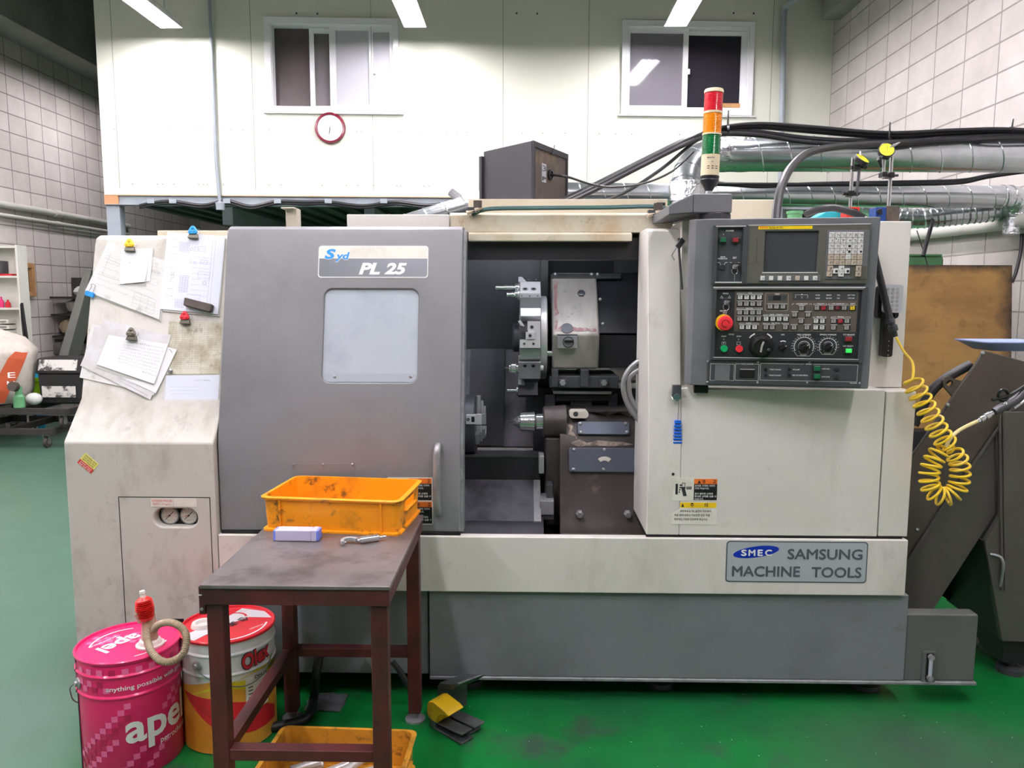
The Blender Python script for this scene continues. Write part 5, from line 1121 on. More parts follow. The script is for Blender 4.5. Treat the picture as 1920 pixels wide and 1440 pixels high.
m = MB(); m.box(TX0 - 0.012, TX0 + 0.004, TY0 + 0.02, TY0 + 0.055, TZ - 0.085, TZ - 0.012, 'primer_red'); m.box(TX0 - 0.0125, TX0 - 0.002, TY0 + 0.0185, TY0 + 0.02, TZ - 0.035, TZ - 0.032, 'white_print'); m.lathe((TX0 - 0.005, TY0 + 0.02, TZ - 0.07), (0, -1, 0), [(0.003, 0), (0.005, 0.002), (0, 0.002)], 'steel', 10); m.build('side_bracket', bench, bevel=0.001)

def loft(mm, loops, mt, cap0=True, cap1=True):
    ids = [[mm.av(p) for p in l] for l in loops]
    for A, B in zip(ids, ids[1:]):
        n = len(A)
        for k in range(n): mm.face((A[k], A[(k + 1) % n], B[(k + 1) % n], B[k]), mt)
    if cap0: mm.face(ids[0][::-1], mt)
    if cap1: mm.face(ids[-1], mt)
def crate(name, label, a, b, D, H, mt, z0):
    """a, b: the two bottom front corners"""
    u = (b - a); L_ = u.length; fr = Frame((a.x, a.y, z0), u, (-u.y, u.x, 0))
    root = thing(name, label, 'crate', fr.w(L_ / 2, D / 2, 0), None)
    def lp(e, z, r): return [(p, q, z) for p, q in rr(-e, L_ + e, -e, D + e, r, 4)]
    mm = MB(fr); fl = 0.005
    loft(mm, [lp(-0.004, 0, 0.02), lp(0.009, 0.0, 0.02), lp(0.009, 0.006, 0.02), lp(0.0, 0.008, 0.02), lp(fl, H - 0.012, 0.024), lp(fl + 0.008, H - 0.008, 0.026), lp(fl + 0.010, H - 0.002, 0.028), lp(fl + 0.006, H, 0.026), lp(fl - 0.004, H, 0.022), lp(fl - 0.005, H - 0.01, 0.021), lp(-0.004, 0.006, 0.018)], mt)
    cut = MB(fr); cut.box(L_ - 0.02, L_ + 0.05, D * 0.3, D * 0.7, H * 0.55, H * 0.78, 'gap_black')
    body_ = mm.build('crate_body', root, cut=cut, angle=40)
    for uu in (0.05, L_ - 0.05):
        mm = MB(fr); mm.hexa([(uu - 0.003, 0.002, 0.006), (uu + 0.003, 0.002, 0.006), (uu + 0.003, -0.005, 0.006), (uu - 0.003, -0.005, 0.006), (uu - 0.003, -fl + 0.002, H - 0.01), (uu + 0.003, -fl + 0.002, H - 0.01), (uu + 0.003, -fl - 0.006, H - 0.01), (uu - 0.003, -fl - 0.006, H - 0.01)][::1], mt); mm.build('rib', body_)
    mm = MB(fr); mm.hexa([(L_ + 0.001, D * 0.25, H * 0.52), (L_ + 0.012, D * 0.25, H * 0.52), (L_ + 0.012, D * 0.75, H * 0.52), (L_ + 0.001, D * 0.75, H * 0.52), (L_ + 0.001, D * 0.25, H * 0.55), (L_ + 0.014, D * 0.25, H * 0.55), (L_ + 0.014, D * 0.75, H * 0.55), (L_ + 0.001, D * 0.75, H * 0.55)], mt)
    mm.build('handle_lip', body_)
    return root, fr, L_
a, b = PZ(498, 994, TZ), PZ(746, 1004, TZ)
crate('plastic_crate', 'clean empty orange plastic crate on top of the work bench', a, b, 0.262, 0.108, 'crate_orange', TZ + 0.0005)
a, b = Vector((-0.735, 1.93, 0)), Vector((-0.345, 1.915, 0))
_, cfr, cL = crate('plastic_crate', 'grimy yellow plastic crate with steel bars on the floor under the bench', a, b, 0.262, 0.115, 'crate_dirty', 0.0)
for k, (u0, v0, u1, v1, r, n_) in enumerate(((0.03, 0.15, 0.12, 0.235, 0.012, 0.019), (0.11, 0.16, 0.20, 0.235, 0.013, 0.020), (0.19, 0.17, 0.30, 0.225, 0.011, 0.018), (0.05, 0.16, 0.125, 0.205, 0.012, 0.045), (0.20, 0.15, 0.245, 0.23, 0.012, 0.043))):
    o = MB().cyl(cfr.w(u0, v0, n_), cfr.w(u1, v1, n_), r, 'steel_bright', 18).build('steel_bar', bevel=0.001)
    tag(o, 'short turned steel bar lying in the grimy crate under the bench', 'metal bar', 'steel bars in the floor crate')
# --- insert case and micrometer on the bench
F = front(0); a, b = PZ(512, 1015, TZ), PZ(597, 1016, TZ); u = b - a; fr = Frame((a.x, a.y, TZ + 0.0005), u, (-u.y, u.x, 0)); L_ = u.length
case = thing('insert_case', 'small translucent lilac plastic case with blue ends on the bench', 'case', fr.w(L_ / 2, 0.02, 0))
m = MB(fr); m.box(0.006, L_ - 0.022, 0, 0.042, 0, 0.033, 'case_clear'); m.build('case_body', case, bevel=0.003)
m = MB(fr); m.box(0, 0.008, 0.001, 0.041, 0.001, 0.032, 'case_blue'); m.build('case_end', case, bevel=0.002)
m = MB(fr); m.box(L_ - 0.022, L_ - 0.006, -0.0006, 0.0426, 0, 0.0335, 'case_clear'); m.box(L_ - 0.007, L_, 0.001, 0.041, 0.001, 0.032, 'case_blue'); m.build('case_lid', case, bevel=0.002)
a, b = PZ(640, 1018, TZ + 0.011), PZ(724, 1006, TZ + 0.011); u = b - a; fr = Frame((a.x, a.y, TZ + 0.0115), u, (-u.y, u.x, 0)); L_ = u.length
mic = thing('micrometer', 'silver outside micrometer lying on the bench before the orange crate', 'micrometer', fr.w(L_ / 2, 0, -0.011))
m = MB(fr); arc = [(0.026 + 0.026 * cos(t), 0.004 + 0.03 * sin(t)) for t in [radians(10 + 175 * k / 14) for k in range(15)]]; arc2 = [(0.026 + 0.0165 * cos(t), 0.004 + 0.018 * sin(t)) for t in [radians(175 - 165 * k / 14) for k in range(15)]]
m.prism(arc + [(-0.001, -0.003), (0.008, -0.004)] + arc2, -0.005, 0.005, 'enamel_silver'); m.build('frame', mic, bevel=0.0012)
m = MB(fr); m.lathe((0.046, 0, 0), (1, 0, 0), [(0, 0), (0.0065, 0), (0.0065, 0.008), (0.0105, 0.010), (0.0105, L_ - 0.07), (0.007, L_ - 0.068), (0.005, L_ - 0.066), (0.005, L_ - 0.048), (0, L_ - 0.048)], 'chrome', 20); m.build('thimble', mic)
m = MB(fr); m.lathe((0.0, -0.0005, 0), (1, 0, 0), [(0, 0.003), (0.0035, 0.003), (0.0035, 0.013), (0, 0.013)], 'chrome', 12); m.build('anvil', mic)

# --- drums
import bmesh
def wrap(polys, ctr, R, ang0, par, name, da=0.045):
    """printed shapes laid round a drum: polys = [(points (s,z), material, lift)], s along the skin, z up"""
    bm = bmesh.new(); mats = []
    for pts, mt, lift in polys:
        M_ = MATS[mt]
        if M_ not in mats: mats.append(M_)
        if isinstance(pts, tuple): vs, fs = pts
        else: vs, fs = pts, [tuple(range(len(pts)))]
        V = [bm.verts.new((p, lift, q)) for p, q in vs]
        for f in fs:
            try: bm.faces.new([V[k] for k in f]).material_index = mats.index(M_)
            except ValueError: pass
    ss = [v.co.x for v in bm.verts]; s_ = min(ss); st_ = R * da
    while s_ < max(ss):
        s_ += st_; bmesh.ops.bisect_plane(bm, geom=bm.verts[:] + bm.edges[:] + bm.faces[:], plane_co=(s_, 0, 0), plane_no=(1, 0, 0))
    for v in bm.verts:
        a = ang0 + v.co.x / R; r = (R(v.co.z) if callable(R) else R) + v.co.y
        v.co = (ctr.x + r * sin(a) - par.location.x, ctr.y - r * cos(a) - par.location.y, ctr.z + v.co.z - par.location.z)
    me = bpy.data.meshes.new(name); bm.to_mesh(me); bm.free()
    for q in mats: me.materials.append(q)
    o = bpy.data.objects.new(name, me); C.objects.link(o); o.parent = par
    me.polygons.foreach_set('use_smooth', [True] * len(me.polygons))
    return o
def fit(body, s0, s1, z0, z1, bold=0.02, shear=0.0, rot=0.0):
    vs, fs = glyphs(body, bold, shear); x0 = min(p for p, q in vs); x1 = max(p for p, q in vs); y0 = min(q for p, q in vs); y1 = max(q for p, q in vs)
    out = []
    for p, q in vs:
        X = (p - x0) / (x1 - x0) * (s1 - s0) - (s1 - s0) / 2; Z = (q - y0) / (y1 - y0) * (z1 - z0) - (z1 - z0) / 2
        out.append(((s0 + s1) / 2 + X * cos(rot) - Z * sin(rot), (z0 + z1) / 2 + X * sin(rot) + Z * cos(rot)))
    return (out, fs)
R_ = 0.143; PH = 0.366
def pail(name, label, x, y, mb_, mt_lid):
    root = thing(name, label, 'drum', (x, y, 0))
    c = Vector((x, y, 0))
    m = MB(); m.lathe(c, (0, 0, 1), [(0, 0.001), (R_ - 0.008, 0.001), (R_ - 0.002, 0.0), (R_, 0.004), (R_, PH - 0.118), (R_ + 0.0045, PH - 0.113), (R_ + 0.0045, PH - 0.110), (R_ + 0.001, PH - 0.105), (R_ + 0.001, PH - 0.054), (R_ + 0.005, PH - 0.049), (R_ + 0.005, PH - 0.046), (R_ + 0.001, PH - 0.041), (R_ + 0.001, PH - 0.012), (R_, PH - 0.010), (0, PH - 0.010)], mb_, 56)
    m.build('pail_body', root)
    m = MB(); m.lathe(c, (0, 0, 1), [(R_ + 0.001, PH - 0.012), (R_ + 0.0045, PH - 0.010), (R_ + 0.006, PH - 0.003), (R_ + 0.003, PH), (R_ - 0.001, PH - 0.001), (R_ - 0.003, PH - 0.007), (0, PH - 0.007)], mt_lid, 56); lid = m.build('lid', root)
    return root, c, lid
def ear(root, c, ang, zc_, wire_pts):
    d = Vector((sin(ang), -cos(ang), 0)); p = c + d * (R_ + 0.0015) + Vector((0, 0, zc_))
    m = MB(); m.lathe(p, d, [(0, 0), (0.017, 0), (0.016, 0.003), (0.009, 0.006), (0.007, 0.011), (0, 0.012)], 'steel', 20); m.build('handle_ear', root)
    m = MB(); m.tube(spline(wire_pts, 5), 0.0018, 'wire', 6); m.build('wire_handle', root)
# pink drum
pk, c, lid = pail('oil_drum', 'bright pink checkered oil drum standing by the access panel', -1.215, 2.235, 'pail_pink', 'pail_pink')
polys = []; cs = 0.0178
for i in range(-14, 16):
    for j in range(0, 20):
        s0, z0 = i * cs, j * cs + 0.004
        if (i + j) % 2: continue
        zone = PH - 0.118 < z0 + cs
        if zone:
            if (PH - 0.112 < z0 + cs / 2 < PH - 0.056) and (-3 < i < 9) : continue
            if not (z0 + cs < PH - 0.012): continue
            if abs(z0 + cs / 2 - (PH - 0.111)) < 0.014 or abs(z0 + cs / 2 - (PH - 0.047)) < 0.012: continue
        else:
            band1 = -9 <= i <= 0 and abs(j - (7.5 + i * 1.1 + 3.2)) < 2.6; band2 = abs((i - 3) - (j - 2.5) * 0.9) < 3.2 and j < 5; band3 = i >= 5 and abs(j - (i * 0.9 + 4)) < 2.0 and j > 9
            if not (band1 or band2 or band3): continue
        polys.append(([(s0, z0), (s0 + cs, z0), (s0 + cs, z0 + cs), (s0, z0 + cs)], 'pail_check' if (i * 7 + j * 3) % 5 else 'pail_deep', 0.0011 + (0.001 if zone else 0)))
polys.append((fit('apel', 0.0, 0.205, 0.082, 0.205, 0.025), 'white_print', 0.0022)); polys.append((fit('petrochemicals', 0.095, 0.24, 0.076, 0.100, 0.01), 'white_print', 0.0023))
polys.append((fit('anything possible with you', -0.045, 0.195, PH - 0.093, PH - 0.075, 0.012), 'white_print', 0.0026)); polys.append((fit('lubricant', -0.225, -0.155, PH - 0.088, PH - 0.074, 0.012), 'white_print', 0.0026))
wrap(polys, c, R_, radians(20), pk, 'lettering', 0.07)
s_ = MB(); an = radians(-48); d = Vector((sin(an), -cos(an), 0)); sd = Vector((cos(an), sin(an), 0))
p0 = c + d * (R_ + 0.0005); s_.tube([p0 + Vector((0, 0, z)) + d * (0.0055 if abs(z - (PH - 0.111)) < 0.006 or abs(z - (PH - 0.047)) < 0.006 else 0.001) for z in (0.003, 0.1, PH - 0.118, PH - 0.112, PH - 0.105, PH - 0.053, PH - 0.047, PH - 0.041, PH - 0.013)], 0.0018, 'steel_dark', 6); s_.build('seam', pk)
ew = radians(-46); ed_ = Vector((sin(ew), -cos(ew), 0)); base = c + ed_ * (R_ + 0.011) + Vector((0, 0, PH - 0.085))
ear(pk, c, radians(-42), PH - 0.082, [base, base + Vector((-0.012, 0.0, -0.012)), base + Vector((-0.032, 0.03, -0.04)), base + Vector((-0.042, 0.06, -0.085)), base + Vector((-0.036, 0.10, -0.12))])
lt = PH - 0.0066; LFr = Frame((c.x, c.y, lt), (1, 0, 0), (0, 1, 0)); m = MB(LFr)
for i in range(-7, 2):
    for j in range(-1, 6):
        if (i + j) % 2 == 0 and (i * 0.0178) ** 2 + ((j + 1) * 0.0178) ** 2 < 0.0185 and abs(j - 2 - i * 0.45) < 2.2: m.box(i * 0.0178, (i + 1) * 0.0178, j * 0.0178, (j + 1) * 0.0178, 0.0, 0.0005, 'pail_check')
m.text('apel', -0.095, 0.035, -0.037, 0.037, 'white_print', 0.0009, 0.025, rot=radians(-118)); m.text('petrochemicals', -0.125, -0.035, -0.006, 0.006, 'white_print', 0.0009, 0.01, rot=radians(-118))
m.v = [v if k < 0 else v for k, v in enumerate(m.v)]
m.rings2d(0, 0, 0.104, 0.109, radians(110), radians(200), 0.0008, 'white_print', 20); m.rings2d(0, 0, 0.108, 0.112, radians(-55), radians(10), 0.0008, 'white_print', 16)
m.build('lid_printing', lid)
pc = Vector((c.x + 0.075, c.y - 0.015, lt))
m = MB(); m.lathe(pc, (0, 0, 1), [(0, 0), (0.040, 0), (0.041, 0.006), (0.034, 0.009), (0.030, 0.018), (0.022, 0.022), (0, 0.022)], 'cap_white', 30); m.build('spout_ring', lid)
# hand pump in the pink drum's spout
pump = thing('hand_pump', 'red bellows hand pump with ribbed clear hose standing on the pink drum', 'hand pump', pc + Vector((0, 0, 0.022)))
z0 = pc.z + 0.0225
m = MB(); m.lathe((pc.x, pc.y, z0), (0, 0, 1), [(0, 0), (0.024, 0), (0.022, 0.035), (0.019, 0.075), (0.015, 0.085), (0, 0.085)], 'hose_clear', 20); m.lathe((pc.x - 0.012, pc.y - 0.01, z0 + 0.06), (-0.25, -0.1, 1), [(0, 0), (0.017, 0), (0.018, 0.03), (0.012, 0.036), (0, 0.036)], 'hose_clear', 16); m.build('pump_body', pump)
bc = PZ(276, 1165, 0) ; bp = P(275, 1162, pc.y - 0.012); bt = P(268, 1118, pc.y - 0.012); ax = bt - bp; hb = ax.length * 0.96; pr_ = [(0, 0), (0.018, 0)]
for k in range(10): pr_ += [(0.0275 - 0.004 * abs(k - 5) / 5, 0.006 + k * (hb - 0.016) / 10 + 0.004), (0.0195 - 0.004 * abs(k - 5) / 5, 0.006 + (k + 0.8) * (hb - 0.016) / 10)]
m = MB(); m.lathe(bp, ax, pr_ + [(0.022, hb - 0.008), (0.012, hb), (0, hb)], 'bellows_red', 26); bl = m.build('bellows', pump)
m = MB(); m.lathe(bp + ax.normalized() * hb, ax, [(0, 0), (0.008, 0), (0.007, 0.010), (0.009, 0.012), (0.008, 0.020), (0, 0.021)], 'cap_white', 16); m.build('vent_cap', bl)
hp2 = [P(x, y, pc.y - (0.035, 0.055, 0.085, 0.10, 0.10, 0.09, 0.07, 0.05, 0.04, 0.03, 0.02, 0.01)[k]) for k, (x, y) in enumerate(((274, 1178), (276, 1200), (284, 1222), (302, 1239), (322, 1240), (343, 1226), (350, 1202), (345, 1182), (330, 1170), (312, 1167), (296, 1172), (288, 1182)))]
sp = spline(hp2, 16); m = MB(); m.tube(sp, [0.0112 if k % 2 else 0.0092 for k in range(len(sp))], 'hose_clear', 12); m.build('pump_hose', pump)
# white and red drum
wr, c2, lid2 = pail('oil_drum', 'white, red and yellow oil drum standing behind the bench leg', -0.962, 2.372, 'pail_white', 'pail_red')
polys = [([(-0.45, 0.205), (-0.16, 0.205), (-0.02, 0.238), (0.10, 0.222), (0.2, 0.20), (0.45, 0.2), (0.45, 0.003), (-0.45, 0.003)], 'pail_amber', 0.0008),
         ([(-0.13, 0.175), (0.02, 0.225), (0.10, 0.242), (0.19, 0.245), (0.19, 0.27), (0.06, 0.235), (-0.02, 0.222)][::-1], 'pail_yellow', 0.0012),
         ([(-0.02, 0.225), (0.06, 0.228), (0.25, 0.245), (0.25, 0.205), (0.08, 0.195)][::-1], 'pail_yellow', 0.0011),
         ([(-0.30, 0.13), (-0.14, 0.192), (-0.02, 0.182), (0.10, 0.15), (0.2, 0.09), (0.2, 0.05), (0.1, 0.05), (0.0, 0.068), (-0.08, 0.10)][::-1], 'pail_red', 0.0014),
         ([(-0.14, 0.19), (-0.05, 0.11), (0.03, 0.045), (0.06, 0.003), (-0.45, 0.003), (-0.45, 0.19)][::-1], 'pail_orange', 0.0016),
         ([(-0.142, 0.194), (-0.03, 0.12), (0.05, 0.07), (0.08, 0.065), (-0.02, 0.14)], 'olex_red', 0.0018),
         ([(0.075, 0.115), (0.155, 0.125), (0.155, 0.24), (0.075, 0.235)], 'sign_white', 0.0042)]
polys.append((fit('DH H', 0.105, 0.15, 0.222, 0.234, 0.02), 'ink', 0.0047))
for k in range(7): polys.append(([(0.083, 0.21 - k * 0.011), (0.098, 0.21 - k * 0.011), (0.098, 0.214 - k * 0.011), (0.083, 0.214 - k * 0.011)], 'ink_grey', 0.0047))
tx_ = (0.066, 0.165, PH - 0.098, PH - 0.046)
polys.append((fit('Olex', tx_[0] - 0.003, tx_[1] + 0.003, tx_[2] - 0.003, tx_[3] + 0.003, 0.07, 0.15, 0.15), 'ink', 0.006)); polys.append((fit('Olex', *tx_, 0.035, 0.15, 0.15), 'olex_red', 0.0066))
wrap(polys, c2, R_, radians(10), wr, 'lettering', 0.07)
e2 = radians(-18); d2 = Vector((sin(e2), -cos(e2), 0)); b2 = c2 + d2 * (R_ + 0.011) + Vector((0, 0, PH - 0.085))
ear(wr, c2, e2, PH - 0.08, [b2, b2 + Vector((0.05, -0.008, -0.03)), b2 + Vector((0.10, 0.003, -0.055)), b2 + Vector((0.15, 0.03, -0.066)), b2 + Vector((0.185, 0.075, -0.05)), b2 + Vector((0.195, 0.13, -0.01))])
LFr = Frame((c2.x, c2.y, lt), (1, 0, 0), (0, 1, 0)); m = MB(LFr)
m.prism([(-0.11, -0.085), (-0.06, -0.125), (0.0, 0.0), (0.05, 0.06), (0.125, 0.058), (0.085, 0.107), (0.0, 0.13), (-0.035, 0.02)], 0.0, 0.0005, 'pail_white')
for k, ch in enumerate('습동유'): m.text(ch, 0.018 - k * 0.022, 0.056 - k * 0.022, 0.028 - k * 0.040, 0.058 - k * 0.040, 'ink', 0.0009, 0.015, rot=radians(-28))
m.rings2d(0.0, 0.05, 0.036, 0.044, radians(20), radians(120), 0.0009, 'pail_red', 14); m.text('SLIDE WAY OIL', 0.075, 0.125, -0.02, -0.012, 'white_print', 0.0009, 0.01, rot=radians(52)); m.rings2d(0, 0, 0.119, 0.125, radians(-75), radians(10), 0.0008, 'white_print', 20)
m.build('lid_printing', lid2)
m = MB(); m.lathe((c2.x - 0.075, c2.y - 0.012, lt), (0, 0, 1), [(0, 0.002), (0.022, 0.002), (0.024, 0.012), (0.033, 0.013), (0.036, 0.006), (0.037, 0), (0, 0)][::-1], 'cap_white', 28); m.build('spout_ring', lid2)
# dark sticker low on the cover, behind the drums
m = MB(front(YF)); F = front(YF); a = F.rect(314, 1160, 346, 1220); m.box(*a, 0.0004, 0.001, 'sign_black'); m.prism(circ(*F.at(343, 1200), 0.02), 0.001, 0.0014, 'pail_yellow'); m.text('LUBE', *F.rect(322, 1206, 346, 1213), 'white_print', 0.0016, 0.02); m.build('oil_sticker', machine)

# --- foot pedal unit
F_ = PZ
ped = thing('foot_pedal', 'yellow hooded double foot pedal on the floor before the grey base', 'foot pedal', PZ(850, 1340, 0))
def pf(x, y, z): return PZ(x, y, z)
m = MB(); m.prism([(0, 0), (1, 0)], 0, 0, 'pedal_grey') if False else None
fr = Frame(PZ(805, 1362, 0.0), PZ(865, 1398, 0) - PZ(805, 1362, 0), Vector((0, 0, 1)).cross(PZ(865, 1398, 0) - PZ(805, 1362, 0)))
W_ = (PZ(865, 1398, 0) - PZ(805, 1362, 0)).length
m = MB(fr)
m.box(0.0, W_, 0.0, 0.052, 0.0, 0.008, 'pedal_grey'); m.box(0.0, 0.03, 0.0, 0.11, 0.0, 0.05, 'pedal_grey'); m.box(0.02, W_ * 0.85, 0.058, 0.11, 0.0, 0.008, 'pedal_grey'); m.build('pedal_base', ped, bevel=0.002)
for v0 in (0.003, 0.060):
    m = MB(fr); m.hexa([(0.025, v0, 0.020), (W_ - 0.002, v0, 0.030), (W_ - 0.002, v0 + 0.047, 0.030), (0.025, v0 + 0.047, 0.020), (0.025, v0, 0.025), (W_ - 0.002, v0, 0.036), (W_ - 0.002, v0 + 0.047, 0.036), (0.025, v0 + 0.047, 0.025)], 'pedal_grey'); m.build('pedal_plate', ped, bevel=0.002)
m = MB(fr); hood = [(-0.006, 0.045), (-0.006, 0.075), (0.004, 0.092), (0.022, 0.098), (0.085, 0.088), (0.105, 0.080), (0.098, 0.074), (0.07, 0.070), (0.052, 0.055), (0.045, 0.030), (0.02, 0.03), (0.0, 0.035)]
A = [m.av((p, -0.006, q)) for p, q in hood]; B = [m.av((p, 0.062, q + 0.004)) for p, q in hood]; m.face(A, 'pedal_yellow'); m.face(B[::-1], 'pedal_yellow')
for k in range(len(hood)): k2 = (k + 1) % len(hood); m.face((A[k2], A[k], B[k], B[k2]), 'pedal_yellow')
m.build('pedal_hood', ped, bevel=0.006, seg=3)
m = MB(fr); hood = [(-0.008, 0.0), (-0.008, 0.10), (0.004, 0.118), (0.05, 0.128), (0.095, 0.150), (0.098, 0.144), (0.06, 0.112), (0.02, 0.10), (0.008, 0.08), (0.006, 0.0)]
A = [m.av((p - 0.03, 0.068, q)) for p, q in hood]; B = [m.av((p + 0.0, 0.165, q + 0.01)) for p, q in hood]; m.face(A, 'pedal_grey'); m.face(B[::-1], 'pedal_grey')
for k in range(len(hood)): k2 = (k + 1) % len(hood); m.face((A[k2], A[k], B[k], B[k2]), 'pedal_grey')
m.build('splash_guard', ped, bevel=0.003)
# hoses and rag on the floor under the bench
for nm, pts, r, lb in (('floor_hose', [(600, 1222, 0.26, 2.52), (593, 1262, 0.15, 2.48), (588, 1310, 0.03, 2.44), (575, 1345, 0.016, 2.33), (520, 1362, 0.016, 2.26), (455, 1372, 0.016, 2.21), (428, 1392, 0.016, 2.15)], 0.0155, 'thick black hose sagging across the floor beneath the bench'),
                       ('drain_hose', [(735, 1240, 0.2, 2.555), (752, 1262, 0.15, 2.545), (768, 1290, 0.07, 2.54), (779, 1312, 0.012, 2.53)], 0.010, 'thin black drain hose by the right rear leg of the bench')):
    o = MB().tube(spline([P(x, y, Y) if z > 0.03 else PZ(x, y, z) for x, y, z, Y in pts], 8), r, 'black_rubber', 12).build(nm); tag(o, lb, 'hose')
m = MB(); q = P(697, 1232, 2.575); m.lathe((q.x, 2.60, q.z), (0, -1, 0), [(0, 0), (0.012, 0), (0.012, 0.03), (0.017, 0.032), (0.017, 0.045), (0, 0.046)], 'steel', 8); m.lathe((q.x + 0.004, 2.566, q.z - 0.004), (0.3, 0, -1), [(0, 0), (0.013, 0), (0.013, 0.03), (0.009, 0.032), (0.009, 0.06), (0, 0.06)], 'orange_primer', 8); m.build('drain_valve', machine)
rc_ = PZ(612, 1318, 0.0); m = MB(); rnd = random.Random(11); G = 9
ids = [[m.av((rc_.x + (i / G - 0.5) * 0.13 + rnd.uniform(-0.006, 0.006), rc_.y + (j / G - 0.5) * 0.12 + rnd.uniform(-0.006, 0.006), 0.004 + max(0, rnd.uniform(-0.004, 0.034) * (1 - abs(i / G - 0.5) * 1.7) * (1 - abs(j / G - 0.5) * 1.7)))) for j in range(G + 1)] for i in range(G + 1)]
for i in range(G):
    for j in range(G): m.face((ids[i][j], ids[i + 1][j], ids[i + 1][j + 1], ids[i][j + 1]), 'rag_grey')
o = m.build('cleaning_rag', angle=80); md = o.modifiers.new('cloth', 'SOLIDIFY'); md.thickness = 0.004; md = o.modifiers.new('soft', 'SUBSURF'); md.levels = 1; md.render_levels = 2
tag(o, 'crumpled dark rag on the green floor under the bench', 'rag')
# levelling feet
for x in (-1.5, -1.0, -0.2, 0.5, 1.25):
    for y in (2.70, 3.7): MB().lathe((x, y, 0), (0, 0, 1), [(0, 0), (0.05, 0), (0.05, 0.02), (0.02, 0.024), (0.02, 0.09), (0, 0.09)], 'steel_dark', 16).build('levelling_foot', machine)
# ---------------------------------------------------------------- on and behind the lathe
mat('box_black', '#28282f', 0.55, dirt='#26262c', amt=0.5, scale=8); mat('box_rust', '#463f3a', 0.6, dirt='#6a5844', amt=0.8, scale=7, lo=0.5, hi=0.62, dirt2='#2c2826', amt2=0.7, scale2=12)
mat('duct_zinc', '#c8ced2', 0.22, 0.88, dirt='#a0a8ac', amt=0.5, scale=9, bump=0.03, bscale=40)
mat('foil', '#d4d8dc', 0.2, 0.9, bump=1.0, bscale=30)
mat('ply', '#a07c48', 0.6, dirt='#7c5a36', amt=0.6, scale=3.2, lo=0.42, hi=0.62, streak=(1, 1, 3), dirt2='#5a3c24', amt2=0.55, scale2=9, lo2=0.56, hi2=0.7)
mat('ply_edge', '#3a2c22', 0.7)
mat('conv_grey', '#4c4a46', 0.5, dirt='#3f3b36', amt=0.6, scale=4, bump=0.05, bscale=300); mat('conv_brown', '#4a423b', 0.5, dirt='#37312b', amt=0.6, scale=4, bump=0.05, bscale=300); mat('conv_dark', '#17171b', 0.5)
mat('hose_yellow', '#e6c22a', 0.35, dirt='#c8a86a', amt=0.6, scale=5); mat('hose_pale', '#d6c890', 0.4)
mat('tray_lilac', '#9fb0e0', 0.3); mat('machine_green', '#5f9a6c', 0.5, dirt='#4a7a55', amt=0.5, scale=6); mat('teal', '#2aa6b4', 0.4)
mat('led_lens', '#b9bcc4', 0.15, coat=0.3); mat('gauge_yellow', '#e8dc1c', 0.35); mat('magnet_red', '#c0281e', 0.4); mat('magnet_blue', '#143a78', 0.4); mat('brush_blue', '#1768d8', 0.4)
mat('cable_teal', '#3d5a58', 0.45)

# black steel cabinet on the roof
cb = thing('steel_cabinet', 'small black steel cabinet set corner-on upon the roof of the lathe', 'cabinet', (P(985, 373, 3.2).x, 3.2, zr + 0.001))
pn = P(997, 373, 3.1); pn.z = zr + 0.001; a1, a2 = P(907, 372, 3.33), P(1062, 371, 3.40)
dl = Vector((a1.x - pn.x, a1.y - pn.y, 0)); dr_ = Vector((a2.x - pn.x, a2.y - pn.y, 0)); wl, wr_ = dl.length, dr_.length
ht = P(997, 264, 3.1).z - zr
Fl_ = Frame(pn + dl, -dl, (0, 0, 1)); dp = wr_
uR = dr_.normalized(); p4_ = pn + dl + dr_
m = MB(); th_ = 0.004
m.hexa([pn, a2.xy.to_3d() + Vector((0, 0, pn.z)), Vector((p4_.x, p4_.y, pn.z)), Vector((a1.x, a1.y, pn.z)), pn + Vector((0, 0, ht)), Vector((a2.x, a2.y, pn.z + ht)), Vector((p4_.x, p4_.y, pn.z + ht)), Vector((a1.x, a1.y, pn.z + ht))], 'box_black'); m.build('cabinet_body', cb, bevel=0.003)
m = MB(Fl_); m.box(-0.018, 0.0, 0.004, ht - 0.02, -wr_ * 0.6, 0.012, 'box_black'); m.build('cabinet_door', cb, bevel=0.002)
Fr_ = Frame(pn, dr_, (0, 0, 1)); m = MB(Fr_); m.holed([(0, 0), (wr_, 0), (wr_, ht), (0, ht)], [[(0.018, 0.004), (wr_ - 0.014, 0.004), (wr_ - 0.014, ht - 0.022), (0.018, ht - 0.022)]], 0.0005, 0.007, 'box_black'); m.box(0.018, wr_ - 0.014, 0.004, ht - 0.022, 0.0005, 0.002, 'box_rust'); m.build('side_panel', cb, bevel=0.001)
a = Fr_.rect(1015, 307, 1023, 342); m = MB(Fr_); m.box(*a, 0.002, 0.003, 'badge_silver'); m.text('3', a[0] + 0.003, a[1] - 0.003, a[3] - 0.03, a[3] - 0.008, 'ink', 0.0034); m.text('P', a[0] + 0.003, a[1] - 0.003, a[2] + 0.006, a[2] + 0.022, 'ink', 0.0034, 0.03); m.build('rating_plate', cb)
u, v = Fr_.at(1030, 328); m = MB(Fr_); m.lathe((u, v, 0.002), (0, 0, 1), [(0, 0), (0.022, 0), (0.022, 0.008), (0.015, 0.010), (0.013, 0.004), (0, 0.004)], 'black_plastic', 22); m.build('cable_grommet', cb)
m = MB(Fr_); q = Fr_.at(1033, 287); m.box(q[0] - 0.008, q[0] + 0.008, ht - 0.028, ht - 0.018, 0.006, 0.009, 'box_black'); m.tube([(q[0], ht - 0.02, 0.008), (q[0] + 0.002, ht - 0.004, 0.012), (q[0] + 0.008, ht + 0.012, 0.012)], 0.0018, 'box_black', 6); m.build('latch', cb)

